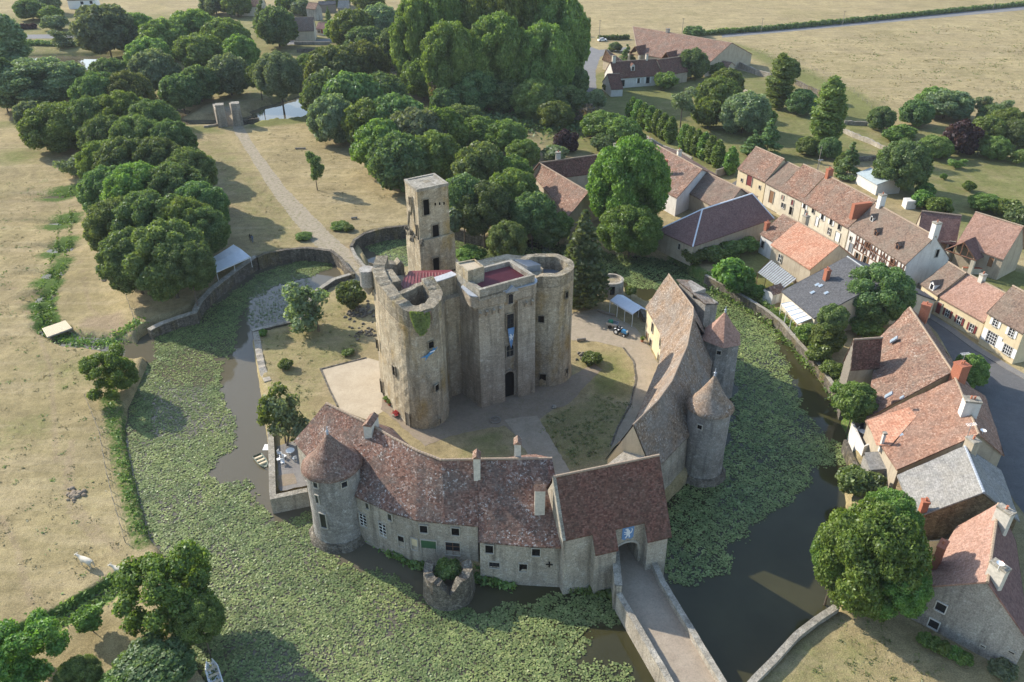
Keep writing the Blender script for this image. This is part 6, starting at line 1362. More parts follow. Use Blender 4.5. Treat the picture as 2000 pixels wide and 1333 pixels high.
def core(lobes, k=.72):
    """dark inside of the crown: low-poly knobbly balls so that light does not fall through"""
    V = []; F = []
    for (x, y, z, rx, rz) in lobes:
        b = len(V)
        for j in range(1, 6):
            for i in range(9): a = 2*math.pi*i/9+j; t = math.pi*j/6; q = k*(1+.12*math.sin(i*2.4+j*3)); V.append((x+rx*q*math.sin(t)*math.cos(a), y+rx*q*math.sin(t)*math.sin(a), z+rz*q*math.cos(t)))
        for j in range(4):
            for i in range(9): F.append((b+j*9+i, b+j*9+(i+1) % 9, b+(j+1)*9+(i+1) % 9, b+(j+1)*9+i))
    return np.array(V), np.array(F)
def crown_mesh(name, lobes, dens, size, seed, mat, scatter=.12, nout=.75, corek=.72, droop=0., asp=1.6, extra=None):
    rs = np.random.RandomState(seed); v, n = cloud(lobes, dens, size, rs, scatter, nout, droop, asp); f = np.arange(n*4).reshape(-1, 4)
    if extra is not None: v = np.concatenate([v, extra]); f = np.arange(len(v)).reshape(-1, 4)
    if corek: cv, cf = core(lobes, corek); f = np.concatenate([f, cf+len(v)]); v = np.concatenate([v, cv])
    return np_mesh(name, v, f, 4, [M[mat]])
def lobes_round(n, seed, r=1., squash=.9, sub=.42, zc=0):
    """n sub-lobes spread over a ball of radius r (unit), for chestnut / lime like crowns"""
    g = random.Random(seed); L = [(0, 0, zc, r*.62, r*.62*squash)]
    for k in range(n):
        z = 1-1.75*(k+.5)/n; a = k*2.399+g.uniform(-.3, .3); q = math.sqrt(max(0, 1-z*z)); s = sub*g.uniform(.75, 1.25); d = 1-s*.78
        L.append((q*math.cos(a)*d*r, q*math.sin(a)*d*r, zc+z*d*r*squash, s*r, s*r*.88))
    return L
PROTO = {}
def proto(key, mat, R0, lobes, size, dens, seed, **k):
    L = [tuple(q*R0 for q in l) for l in lobes]
    PROTO[key] = (crown_mesh('crown', L, dens, size, seed, mat, **k), R0)
for i, mt in enumerate(('dark', 'mid', 'bright', 'grey', 'olive', 'light')):
    for v in range(2): proto(('round', mt, v), 'leaf_'+mt, 5.0, lobes_round(24+v*8, 11+i*7+v, 1, .92, .36-.05*v), .34, 22, i*5+v)
    proto(('small', mt, 0), 'leaf_'+mt, 2.4, lobes_round(8, 31+i, 1, .9, .5), .36, 20, 60+i)
proto(('small', 'purple', 0), 'leaf_purple', 3.0, lobes_round(9, 77, 1, 1, .48), .38, 18, 90)
proto(('small', 'dry', 0), 'leaf_dry', 2.5, lobes_round(9, 78, 1, 1.1, .45), .28, 10, 91, corek=0, scatter=.5)
# big near crowns with finer leaves
for mt, n_, sd in (('bright', 44, 5), ('mid', 42, 8), ('dark', 40, 9), ('olive', 38, 10), ('grey', 40, 12)): proto(('big', mt, 0), 'leaf_'+mt, 7.0, lobes_round(n_, sd, 1, .95, .27), .27, 32, sd, scatter=.2)
def lobes_col(n, seed, w=.30, g0=.8):                            # columnar, unit height 2 (from -1 to 1), half-width w
    g = random.Random(seed); L = []
    for k in range(n):
        z = -1+2*(k+.5)/n; t = (z+1)/2; ww = w*(math.sin((t*.80+.14)*math.pi)**.6)
        for j in range(3 if w > .2 else 2): a = g.uniform(0, 6.28); L.append((math.cos(a)*ww*.4, math.sin(a)*ww*.4, z*.93+g.uniform(-.5, .5)/n, ww*g.uniform(.6, .85), 2.6/n*g.uniform(.8, 1.2)))
    return L
proto(('poplar', 'mid', 0), 'leaf_mid', 10.0, lobes_col(18, 3, .30), .42, 11, 21, scatter=.3)
proto(('poplar', 'mid', 1), 'leaf_grey', 10.0, lobes_col(18, 4, .30), .42, 11, 22, scatter=.3)
proto(('column', 'bright', 0), 'leaf_bright', 3.0, lobes_col(9, 6, .40), .26, 30, 23, scatter=.2)
proto(('cypress', 'conifer', 0), 'leaf_conifer', 8.0, [(0, 0, z, w, .24) for z, w in ((-.8,.36),(-.6,.40),(-.4,.38),(-.2,.34),(0,.30),(.2,.25),(.4,.20),(.6,.15),(.8,.10),(.93,.06))], .40, 14, 25, scatter=.35)
def lobes_cone(n, seed):
    g = random.Random(seed); L = []
    for k in range(n):
        t = k/(n-1); w = .5*(1-t)**.8+.05; z = -1+1.85*t
        for j in range(4 if t < .7 else 2): a = g.uniform(0, 6.28); L.append((math.cos(a)*w*.6, math.sin(a)*w*.6, z, w*.45+.04, .13))
    return L
proto(('conifer', 'dark', 0), 'leaf_dark', 5.0, lobes_cone(9, 2), .34, 14, 26, scatter=.3)
def lobes_loose(n, seed, spread=1.0, sq=.85):
    g = random.Random(seed); L = []
    for k in range(n):
        a = g.uniform(0, 6.28); q = math.sqrt(g.random())*.72; z = g.uniform(-.65, .72); q *= math.sqrt(max(.1, 1-(z*.9)**2)); s = g.uniform(.22, .38); L.append((q*math.cos(a)*spread, q*math.sin(a)*spread, z*sq, s, s*.75))
    return L
for i, mt in enumerate(('grey', 'mid', 'dark')): proto(('loose', mt, 0), 'leaf_'+mt, 4.0, lobes_loose(15, 41+i), .34, 15, 70+i, scatter=.4, corek=.45)
proto(('airy', 'bright', 0), 'leaf_bright', 6.0, [(x*1.05, y*1.05, z, a*.72, b*.8) for x, y, z, a, b in lobes_loose(46, 15, 1.1, 1.0)], .27, 26, 55, scatter=.3, corek=.6)
def lobes_willow(seed):
    g = random.Random(seed); L = [(0, 0, .1, .6, .55)]
    for k in range(22): a = k*2.4; q = .35+.5*(k/22); L.append((q*math.cos(a), q*math.sin(a), .75-.95*(k/22)**1.1, .26, .34))
    return L
proto(('willow', 'grey', 0), 'leaf_grey', 6.5, lobes_willow(3), .42, 12, 80, scatter=.35, droop=1.5, asp=2.6)
TRUNKS = {}
def trunk_mesh(kind, seed, bark):
    g = random.Random(seed); mb = MB()                           # unit: height 1 to the crown centre, radius scaled separately
    if kind == 'plain':
        pts = [Vector((0, 0, -.06)), Vector((g.uniform(-.02, .02), .01, .35)), Vector((0, .02, .75)), Vector((0, 0, 1.3))]
        rr = [1.5, 1.0, .75, .25]
    else:
        pts = [Vector((0, 0, -.06)), Vector((.10, .03, .4)), Vector((.04, -.05, .75)), Vector((-.04, 0, 1.25))]; rr = [1.4, 1., .7, .25]
    for i in range(3): mb.tube(pts[i], pts[i+1], rr[i]*.035, rr[i+1]*.035, 8)
    for k in range(7):
        b = pts[1].lerp(pts[3], .25+.65*k/7); a = g.uniform(0, 6.28); e = b+Vector((math.cos(a), math.sin(a), g.uniform(.5, 1.0)))*g.uniform(.18, .34); mb.tube(b, e, .014, .006, 5); e2 = e+Vector((math.cos(a+.6), math.sin(a+.6), .8))*.14; mb.tube(e, e2, .006, .003, 4)
    me = bpy.data.meshes.new('trunk'); me.from_pydata(mb.v, [], mb.f); me.materials.append(M[bark]); me.update(); return me
for i in range(3): TRUNKS[i] = trunk_mesh('plain' if i < 2 else 'lean', 5+i, 'bark' if i != 1 else 'bark_pale')
rt = random.Random(99)
def tree(px, py, wpx, h, key, label, cat='tree', name='tree', group=None, asp=1.0, tk=0, base=False, cz=None, lean=(0, 0), trunk=True):
    """(px, py): pixel of the crown centre; wpx its width in pixels; h metres to the top; base=True: the pixel is the foot"""
    me, R0 = PROTO[key]
    if base:
        p = G(px, py); g = p.z; s = pxpm(px, py); r = wpx/2/s; rv = min(r*asp, (h)*.5); zc = h-rv+g; p = Vector((p.x, p.y, zc))
    else:
        r = 3.0
        for _ in range(4): rv = min(r*asp, h*.52); zc = h-rv; s = pxpm(px, py, zc); r = wpx/2/s
        p = at(px, py, zc); g = hz(p.x, p.y); g = max(g, WATER-.2)
    if cz is not None: zc = cz
    col = key[0] in ('poplar', 'column', 'cypress', 'conifer')
    root = thing(name, label, cat, (p.x-lean[0], p.y-lean[1], g), group)
    c = bpy.data.objects.new('crown', me); C.objects.link(c); c.parent = root
    a = rt.uniform(0, 6.28)
    if col:
        wd = {'poplar': .33, 'column': .38, 'cypress': .42, 'conifer': .52}[key[0]]*R0; hh = (h*(.97 if key[0] != 'conifer' else .92))/2
        c.scale = (r/wd, r/wd, hh/R0); c.location = (0, 0, h-hh*.97)
    else:
        c.scale = (r/R0*1.02, r/R0*1.02, rv/R0*1.05); c.location = (lean[0], lean[1], zc-g)
    c.rotation_euler = (rt.uniform(-.1, .1), rt.uniform(-.1, .1), a)
    if col: c.rotation_euler = (0, 0, a)
    if trunk:
        t_ = bpy.data.objects.new('trunk', TRUNKS[tk]); C.objects.link(t_); t_.parent = root; hh = max(zc-g, .6); k = max(.5, min(r*.42, 3.5))
        t_.scale = (k*2.2, k*2.2, hh); t_.rotation_euler = (0, 0, a)
        if lean != (0, 0): t_.rotation_euler = (math.atan2(-lean[1], hh)*.8, math.atan2(lean[0], hh)*.8, 0)
    return root
ORD = ['first', 'second', 'third', 'fourth', 'fifth', 'sixth', 'last']
# ================================================================= every tree and shrub
AV = 'trees of the dark avenue left of the lawn path'
av = [(196,196,92,15),(250,190,84,15),(182,238,84,14),(240,236,96,15),(300,246,86,15),(212,278,90,14),(270,280,92,15),(334,284,84,14),(200,322,80,13),(250,330,104,15),(310,330,104,15),(372,338,84,14),(216,380,96,13),(276,386,116,15),(344,384,112,15),(392,408,92,14),(232,446,104,13),(300,446,128,15),(364,450,108,14),(396,452,84,13),(262,510,112,12),(330,512,140,14),(368,520,84,12)]
place = ['at its far left end by the willow', 'at its far end, second crown from the left', 'on its outer edge near the far end', 'in its middle near the far end', 'on its lawn side near the far end', 'on its outer edge, third row', 'in its middle, third row', 'on its lawn side, third row', 'on its outer edge, fourth row', 'in its middle left, fourth row', 'in its middle right, fourth row', 'on its lawn side, fourth row', 'on its field side beside the stream', 'in its middle, a broad crown beside the stream', 'in its middle, facing the lawn shadow', 'on its lawn side, halfway down', 'on its field side, second last row', 'in its middle, second last row', 'right of middle, second last row', 'on its lawn side nearest the white awning', 'at the near left corner by the field gate', 'at the near end, the largest crown', 'at the near right corner beside the white awning']
for i, (a, pl) in enumerate(zip(av, place)): tree(a[0], a[1], a[2]*1.16, a[3]+1, ('big', ('dark', 'olive', 'dark', 'mid', 'dark')[i % 5], 0), 'dark crown of the left avenue '+pl, group=AV)
RVt = 'trees of the right avenue above the lawn'
rv_ = [(655,140,96,17,'olive'),(710,132,84,17,'olive'),(640,190,84,16,'dark'),(690,200,100,17,'dark'),(650,235,80,14,'grey'),(742,190,90,14,'dark'),(725,245,90,14,'mid'),(775,240,100,15,'dark'),(745,290,96,14,'mid'),(812,270,106,15,'grey'),(780,320,100,14,'dark'),(860,262,90,14,'bright'),(845,310,96,13,'mid')]
pl = ['farthest left crown near the river house','farthest right crown','far crown on the lawn side','big middle crown near the far end','low crown touching the lawn near the far end','crown behind, below the pond glimpse','lawn-side crown, fourth from the far end','inner crown, fourth from the far end','lawn-side crown, fifth from the far end','largest grey-green crown in the middle','lawn-side crown next to the square tower','lighter green inner crown','inner crown behind the square tower top']
for i, (a, p_) in enumerate(zip(rv_, pl)): tree(a[0], a[1], a[2]*1.16, a[3], ('round', a[4], i % 2), 'right avenue tree: '+p_, group=RVt, asp=1.15)
PO = 'tall poplars behind the keep'
for i, (x, y, w, h, l) in enumerate([(818,95,70,33,'leftmost, in front of the far meadow'),(858,80,76,36,'second from the left'),(902,66,80,38,'third from the left'),(950,66,84,39,'in the middle of the group'),(996,70,80,39,'just right of the middle'),(1042,72,82,37,'second from the right, paler'),(1088,86,84,34,'rightmost, beside the farm road'),(880,130,80,28,'lower front one on the left'),(1060,130,80,27,'lower front one on the right'),(970,120,84,30,'front one in the middle')]):
    tree(x, y, w*1.5, h-1, ('big', 'mid', 0), 'very tall poplar behind the keep, '+l, group=PO, asp=2.1, name='poplar')
T = [ # crown centre, width, height, kind, label
 (75,165,180,16,('big','grey',0),'broad silvery willow at the left edge above the dark avenue'),
 (112,250,130,13,('big','mid',0),'round green tree below the big willow at the left'),(60,228,60,10,('round','grey',1),'grey-green tree at the left edge beside the meadow'),
 (140,318,74,7,('loose','grey',0),'low grey-green tree at the head of the stream'),(14,70,74,26,('poplar','mid',1),'tall dark poplar cut by the left edge'),(-10,140,60,18,('round','dark',0),'dark tree cut by the left edge below the poplar'),
 (205,60,116,20,('round','grey',0),'tall grey-green tree in front of the far meadow, upper left'),(215,150,80,12,('round','dark',1),'dark green round tree just above the left avenue'),
 (120,72,64,9,('loose','grey',0),'small airy tree beside the far road at the upper left'),(105,45,50,7,('small','grey',0),'small round tree in the far dry meadow'),(60,20,60,10,('round','dark',0),'dark tree at the top edge, left'),(85,5,60,12,('round','grey',1),'grey tree at the top edge beside the white house'),(98,28,44,8,('small','mid',0),'bush-like tree in the dry meadow, top left'),
 (262,62,88,15,('round','light',0),'light green crown, leftmost of the big light green clump'),(320,78,92,16,('round','light',1),'light green crown in the left middle of the light green clump'),(378,58,92,16,('round','light',0),'light green crown at the top of the light green clump'),(440,78,92,16,('round','light',1),'light green crown at the right of the light green clump'),(470,105,70,14,('round','mid',0),'darker crown at the right end of the light green clump'),(395,105,100,14,('round','light',0),'broad light green crown at the front of the light green clump'),(290,110,84,13,('round','light',1),'light green crown at the front left of the light green clump'),
 (302,142,92,15,('round','grey',0),'grey-green tree in front of the light green clump'),(352,180,76,11,('round','dark',1),'dark tree at the river left of the far gate'),(388,165,76,12,('round','dark',0),'dark grey-green tree leaning over the river near the far gate'),(446,148,84,14,('round','grey',1),'grey-green tree right behind the far park gate'),(505,150,50,12,('round','mid',0),'narrow green tree between the far gate and the silvery tree'),
 (545,150,92,18,('big','grey',0),'tall silvery tree standing at the water right of the far gate'),(600,128,50,8,('round','mid',1),'small tree beside the river below the cream house'),
 (541,54,78,17,('round','dark',0),'dark green tree left of the cream house'),(512,28,50,16,('conifer','dark',0),'dark conifer behind the tree left of the cream house'),(590,16,44,8,('small','grey',0),'pale willow-like tree behind the cream house'),(560,8,40,10,('small','mid',0),'green tree at the top edge behind the cream house'),(462,10,54,12,('round','mid',1),'green tree at the top edge above the light green clump'),(420,8,60,11,('round','grey',0),'grey tree at the top edge left of centre'),(640,22,16,8,('conifer','dark',0),'little dark spruce among the far houses'),(655,60,40,10,('small','mid',0),'green tree just right of the cream house'),
 (690,60,86,17,('round','mid',0),'big tree right of the cream house'),(740,50,80,18,('round','grey',1),'pale tree left of the poplars'),(715,85,80,13,('round','dark',0),'dark tree on the river bank left of the poplars'),(770,90,70,14,('round','dark',1),'dark tree at the edge of the poplar group'),(800,55,50,14,('small','dark',0),'dark tree peeping between the far houses and the poplars'),(660,-5,50,10,('round','mid',1),'tree at the top edge among the far houses'),(720,0,60,12,('round','mid',0),'light tree at the top edge over the far houses'),
 (825,150,80,15,('round','mid',0),'green tree under the left poplars'),(870,200,60,9,('round','dark',1),'dark understorey tree under the left poplars'),(930,180,90,13,('round','dark',0),'dark understorey tree under the middle poplars'),(990,190,80,10,('round','dark',1),'dark understorey tree right of the middle poplars'),(1000,130,80,14,('round','mid',1),'green tree under the right poplars'),(1108,200,84,10,('round','dark',0),'dark tree between the round light tree and the farm road'),(1120,160,60,10,('round','dark',1),'dark tree against the farm road'),(1085,225,70,8,('round','mid',0),'low tree right of the round light tree'),
 (856,172,40,11,('small','dry',0),'bare brown dead tree among the dark trees'),(1046,196,92,12,('round','light',1),'round light green tree standing apart below the poplars'),
 (905,232,80,8,('round','olive',0),'olive-green low tree behind the keep woods'),(935,262,84,9,('round','mid',1),'green tree in the middle of the woods behind the keep'),(985,268,84,9,('round','mid',0),'green tree at the right of the woods behind the keep'),(1022,300,66,7,('round','mid',1),'small green tree near the purple tree'),(1106,277,46,6,('small','purple',0),'small purple-leaved tree behind the yard house'),(1085,300,54,4,('small','grey',0),'low bush behind the yard house roof'),
 (938,330,104,15,('round','olive',1),'yellowing tree directly right of the square tower'),(905,380,80,14,('round','dark',0),'dark tree touching the square tower'),(945,410,110,13,('big','dark',0),'dark bluish tree behind the keep'),(1000,385,110,13,('round','mid',0),'dark green tree behind the keep, right of the bluish one'),(1040,420,90,11,('round','dark',1),'dark tree over the moat behind the keep'),(1000,345,80,12,('round','mid',1),'green tree in the back of the group behind the keep'),(880,430,60,9,('small','grey',0),'grey-green low tree on the moat bank behind the square tower'),(1072,452,60,6,('small','dark',0),'dark shrub on the far moat bank'),
 (990,470,78,9,('big','olive',0),'pale green round tree rising just behind the keep gate block'),(918,498,60,2.5,('small','bright',0),'bright green bush between square tower and gate block'),(1092,440,50,6,('small','mid',0),'ivy-covered shrub against the gable of the yard house'),
 (1228,362,150,21,('big','bright',0),'huge plane tree beside the plum-roofed barn, main crown'),
 (1162,195,40,9,('small','grey',0),'grey tree at the end of the farm road'),(1150,225,60,6,('small','dry',0),'brown-grey bush beside the farm road'),(1178,245,84,8,('round','mid',0),'green tree left of the clipped row'),(1215,258,70,8,('round','mid',1),'green tree just below the clipped row'),(1180,280,50,5,('small','dark',0),'dark bush behind the yard house'),(1240,272,40,5,('small','bright',0),'light bush beside the garden wall'),
 (1335,190,66,15,('loose','grey',0),'tall airy pine between the clipped rows'),(1300,158,44,6,('small','mid',0),'round tree on the farmhouse lawn'),(1352,126,62,11,('round','dark',0),'dark round tree hiding the end of the farmhouse'),(1284,102,42,6,('small','mid',0),'round green tree in front of the farm barn porch'),(1225,105,34,7,('conifer','dark',0),'conical green tree between farm barn and farmhouse'),(1396,134,44,4.5,('small','mid',0),'bush below the end of the farm barn'),(1412,92,30,4,('small','dark',0),'dark bush behind the farm barn corner'),(1356,62,40,5,('small','dark',0),'dark shrub where the hedge meets the farm barn'),(1148,68,10,2,('small','mid',0),'tiny bush at the road junction'),(1190,170,26,3,('small','mid',0),'climbing shrub at the farmhouse left gable'),(1201,92,26,4,('small','grey',0),'grey shrub beside the dovecote'),
 (1402,190,86,12,('round','mid',0),'green garden tree right of the airy pine'),(1455,222,96,12,('round','grey',1),'grey-green garden tree above the village row'),(1385,222,60,9,('small','mid',0),'green tree behind the lower clipped row'),(1418,165,66,10,('round','mid',1),'green tree in the upper garden'),(1490,232,50,8,('small','bright',0),'bright tree in front of the dark spruce'),(1503,262,60,10,('conifer','dark',0),'dark wide conifer above the first village roof'),(1472,280,50,7,('conifer','dark',0),'dark conifer just behind the first village roof'),
 (1540,138,46,13,('round','dark',0),'dark round tree joined to the first columnar poplar'),(1566,200,58,8,('round','dark',1),'dark round tree between the two columnar poplars'),(1578,286,44,5,('round','mid',0),'low dark tree left of the foot of the second columnar poplar'),(1620,290,44,6,('round','dark',0),'dark tree at the foot of the second columnar poplar'),
 (1764,325,104,13,('big','dark',0),'huge dense round tree right of the white garage'),(1722,232,50,7,('round','dark',0),'dark round tree at the corner of the pasture'),(1790,222,62,8,('round','dark',1),'dark green tree in the hedge of the pasture'),(1850,205,96,9,('round','grey',0),'broad grey-green tree in the pasture hedge'),(1820,200,60,9,('round','mid',1),'green tree left of the broad pasture hedge tree'),(1925,200,44,9,('loose','grey',0),'thin birch-like tree in the pasture hedge'),(1960,208,60,7,('loose','grey',0),'airy tree at the right of the pasture hedge'),(1940,225,56,6,('round','dark',0),'dark tree at the right of the pasture hedge'),
 (1880,270,64,9,('small','purple',0),'dark purple beech in the orchard'),(1828,288,60,6,('round','mid',0),'orchard tree left of the purple beech'),(1762,258,50,4,('small','mid',0),'low shrub at the orchard wall'),(1745,265,44,3,('small','bright',0),'light shrub at the orchard wall'),(1930,255,70,8,('round','mid',0),'green orchard tree right of the purple beech'),(1968,240,70,8,('round','mid',1),'green orchard tree at the upper right'),(1990,262,60,8,('round','dark',0),'orchard tree at the right edge'),(1945,290,56,6,('round','mid',1),'orchard tree in front of the right group'),(1985,302,56,5,('loose','mid',0),'low spreading orchard tree at the right edge'),(1915,282,40,6,('small','mid',0),'small orchard tree under the purple beech'),(1868,318,44,3,('loose','mid',0),'little spreading tree below the purple beech'),
 (1893,364,24,2.6,('small','bright',0),'single young tree on the right lawn'),(1843,345,13,1.6,('small','bright',0),'tiny sapling on the right lawn'),(1803,390,42,4,('small','bright',0),'bright round bush beside the white shed'),(1836,402,46,4,('small','bright',0),'bright round bush right of the white shed'),(1808,372,34,4,('small','mid',0),'green bush behind the white shed'),(1925,396,60,4,('round','mid',1),'wide bush behind the big barn roof'),(1965,405,50,4,('small','mid',0),'bush behind the big barn roof near the right edge'),(1992,425,50,5,('small','dark',0),'dark bush at the right edge above the barn'),(1992,305,30,4,('small','mid',0),'shrub on the right edge above the lawn'),
 (1640,312,0.1,.1,None,''),
 (1432,538,74,6,('small','bright',0),'bright yellow-green tree on the moat bank below the plum-roofed barn'),(1458,556,40,3,('small','bright',0),'smaller bright bush beside the yellow-green tree'),(1355,500,46,3,('small','mid',0),'ivy bush against the barn wall, left'),(1392,497,50,3.2,('small','mid',0),'ivy bush against the barn wall, middle'),(1428,487,50,3.2,('small','mid',0),'ivy bush against the barn wall, right'),(1462,478,40,3,('small','mid',0),'ivy bush against the barn wall near the cottage'),(1482,570,30,2.4,('small','bright',0),'shrub in front of the grey canopy'),
 (1714,580,132,11,('big','dark',0),'dense dark round tree between slate roof and half-timbered house'),(1690,640,60,3,('small','mid',0),'low greenery under the dense dark round tree'),(1628,622,56,9,('round','olive',0),'tapering tree beside the veranda'),(1615,660,66,5,('round','mid',1),'lower half of the bank greenery left of the timber barn'),(1575,650,40,3.5,('small','mid',0),'bush at the quay beside the veranda'),(1600,690,46,3,('small','mid',0),'bush hanging over the quay'),(1628,722,44,2,('small','bright',0),'low bank bush under the timber barn'),
 (1671,785,78,7,('round','mid',0),'round tree on the bank in front of the long house'),(1640,760,30,2,('small','bright',0),'small bush at the quay left of the round bank tree'),(1672,940,66,3.5,('small','olive',0),'olive bush on the bank below the terrace'),(1705,945,50,3.2,('small','olive',0),'olive bush right of the other olive bush below the terrace'),
 (1893,725,68,5.5,('round','mid',1),'round street tree beside the brick chimney'),
 (1960,1308,50,1.5,('small','grey',0),'flowering bush at the foot of the lower right gable'),
 (685,575,54,5,('small','olive',0),'small round tree beside the keep on the castle lawn'),
 (558,712,28,1.6,('small','mid',0),'small shrub on the castle lawn'),(514,650,16,1.2,('small','bright',0),'tiny bright bush at the corner of the lawn wall'),(1156,700,38,1.8,('small','mid',0),'round dark shrub in the courtyard bed'),(680,688,24,1.0,('small','mid',0),'low flat shrub on the castle lawn near the keep'),
 (593,462,32,1.2,('small','mid',0),'low bush left of the lawn path'),(664,441,34,1.4,('small','mid',0),'low bush right of the lawn path'),(680,446,22,1.2,('small','mid',0),'small second bush right of the lawn path'),
 (172,1208,54,2.4,('small','bright',0),'bright round bush beside the field stream'),(1232,568,22,3,('small','mid',0),'ivy clump on the round turret'),
 (1500,590,0.1,.1,None,''),
]
for a in T:
    if a[4] is None: continue
    bush = a[3] < 5
    tree(a[0], a[1], a[2], a[3], a[4], a[5], 'bush' if bush else 'tree', 'bush' if bush else ('poplar' if a[4][0] == 'poplar' else 'tree'), trunk=a[3] > 2.2, asp=.9 if bush else (1.25 if 'huge plane' in a[5] else 1.0))
tree(1232, 450, 125, 10, ('big', 'bright', 0), 'lower skirt of the huge plane tree reaching down to the moat')
tree(1134, 598, 112, 17.5, ('cypress', 'conifer', 0), 'tall dull green cypress standing at the right of the keep', base=True, name='cypress')
tree(1516, 212, 56, 17, ('poplar', 'mid', 0), 'first columnar poplar, left of the two', base=True, name='poplar'); tree(1604, 296, 66, 20, ('poplar', 'mid', 0), 'second columnar poplar, taller, above the white garage', base=True, name='poplar')
tree(1652, 348, 50, 9.5, ('conifer', 'dark', 0), 'blue-green spruce just left of the white garage', base=True, name='spruce'); tree(1640, 338, 24, 5, ('column', 'bright', 0), 'light shrub beside the spruce behind the red chimney', base=True, name='bush')
# clipped rows
for i, (x, y) in enumerate([(1236,206),(1247,211),(1259,217),(1272,223),(1285,230),(1298,237),(1311,244)]): tree(x, y, 24, 7.2, ('column', 'bright', 0), ORD[i]+' clipped columnar tree of the upper garden row, counted from the farm', group='clipped trees of the upper garden row', name='clipped_tree')
for i, (x, y) in enumerate([(1338,259),(1350,264),(1363,269),(1377,275),(1391,282),(1405,290),(1430,303)]): tree(x, y, 25, 7, ('column', 'bright', 0), ORD[i]+' clipped columnar tree of the lower garden row, counted from the pine', group='clipped trees of the lower garden row', name='clipped_tree')
# garden trees around the castle
tree(600, 642, 112, 10, ('loose', 'grey', 0), 'leaning airy tree at the top corner of the castle lawn by the pond wall', base=True, tk=2, lean=(-2.2, 1.0), asp=1.0)
tree(572, 862, 98, 9.5, ('loose', 'grey', 0), 'leaning tree with open crown next to the castle roof', base=True, tk=2, lean=(.6, 1.0), asp=1.3)
tree(548, 856, 84, 9.5, ('loose', 'mid', 0), 'tree at the quay, left of the open-crowned one', base=True, tk=2, lean=(-1.0, 1.2), asp=1.35)
tree(690, 612, 52, 5.5, ('small', 'olive', 0), 'second small tree beside the keep, nearer the bench stones', base=True, lean=(0, .5)) if False else None
tree(620, 372, 46, 10.5, ('loose', 'dark', 0), 'lone young tree on the dry lawn', base=True, asp=1.5, name='young_tree')
tree(226, 768, 112, 8, ('airy', 'bright', 0), 'round green tree on the stream bank beside the left moat', base=True, lean=(0, .3))
tree(322, 1152, 196, 9.5, ('airy', 'bright', 0), 'large green tree on the left bank of the moat, near the white cows', asp=.95)
tree(390, 1210, 90, 6, ('big', 'mid', 0), 'lower right part of the bank greenery under the large tree') ; tree(42, 1278, 176, 7.5, ('airy', 'bright', 0), 'large bright tree in the lower left corner'); tree(152, 1322, 84, 3.2, ('big', 'mid', 0), 'bushy tree at the bottom edge, left')
tree(300, 1305, 150, 3.6, ('round', 'dark', 0), 'dark bush at the bottom edge beside the white boat'); tree(236, 1338, 84, 2.6, ('round', 'mid', 1), 'green bush at the bottom edge between the two dark ones')
tree(1700, 1090, 196, 13.5, ('big', 'bright', 0), 'huge bright tree by the lower moat, main crown', asp=1.25); tree(1738, 1012, 112, 13.5, ('big', 'bright', 0), 'huge bright tree by the lower moat, pointed upper crown'); tree(1640, 1082, 100, 9, ('big', 'bright', 0), 'huge bright tree by the lower moat, left shoulder over the water'); tree(1745, 1140, 130, 9, ('big', 'bright', 0), 'huge bright tree by the lower moat, right foot beside the gable')
for i, (x, y) in enumerate([(1808,1250),(1825,1258),(1845,1267),(1865,1277),(1885,1288)]): tree(x, y, 30, 1.6, ('small', 'bright', 0), ORD[i]+' bright bush from the left in the border under the lower right gable', 'bush', 'bush', group='border bushes under the gable', trunk=False)
# hedges along the far road
def hedge(name, label, pts, w, h, mat, dens=9, size=.45):
    P = [at(*p, 0) for p in pts]; L = []
    for i in range(len(P)-1):
        n = max(1, int((P[i+1]-P[i]).length/(w*.7)))
        for k in range(n): q = P[i].lerp(P[i+1], k/n); L.append((q.x, q.y, h*.45, w*.55*rt.uniform(.85, 1.2), h*.55*rt.uniform(.8, 1.2)))
    o = bpy.data.objects.new(name, crown_mesh(name, L, dens, size, 3, mat)); C.objects.link(o); tag(o, label, 'hedge')
hedge('hedge', 'long dark hedge along the far road between the two dry fields', [(1366,70),(1500,60),(1640,47),(1760,35),(1880,23),(2060,6)], 2.6, 2.4, 'leaf_dark', 5, .6)
hedge('hedge', 'short dark hedge left of the farm barn', [(1172,78),(1205,78),(1232,77)], 2.2, 2.0, 'leaf_dark', 6, .6)
hedge('hedge', 'dark red hedge in the far dry meadow', [(30,58),(76,56)], 2.4, 2.4, 'leaf_purple', 6, .6)
hedge('hedge', 'green hedge strip along the far river bank', [(50,88),(160,92)], 3, 2.2, 'leaf_dark', 5, .6)
# ivy on the keep tower
rs = np.random.RandomState(4); Pp = []; Nn = []
P, Q = Vector((*body[6], 0)), Vector((*body[8], 0))
for k in range(2600):
    x = rs.uniform(797, 838); y0 = 609; y1 = 650-((x-822)/16)**2*24
    if y1 < y0: continue
    y = rs.uniform(y0, y1+3); c = onwall(x, y, P, Q); t_ = (Q-P).normalized(); n = Vector((t_.y, -t_.x, 0)); n = n if n.y < 0 else -n
    c = c+n*rs.uniform(.05, .5); Pp.append(c[:]); Nn.append((n+Vector((rs.normal()*.5, rs.normal()*.5, .4)))[:])
v = leaf_cards(np.array(Pp), np.array(Nn), .24, rs); o = bpy.data.objects.new('ivy', np_mesh('ivy', v, np.arange(len(v)).reshape(-1, 4), 4, [M['leaf_mid']])); C.objects.link(o); tag(o, 'patch of ivy hanging from the broken top of the round keep tower', 'ivy')
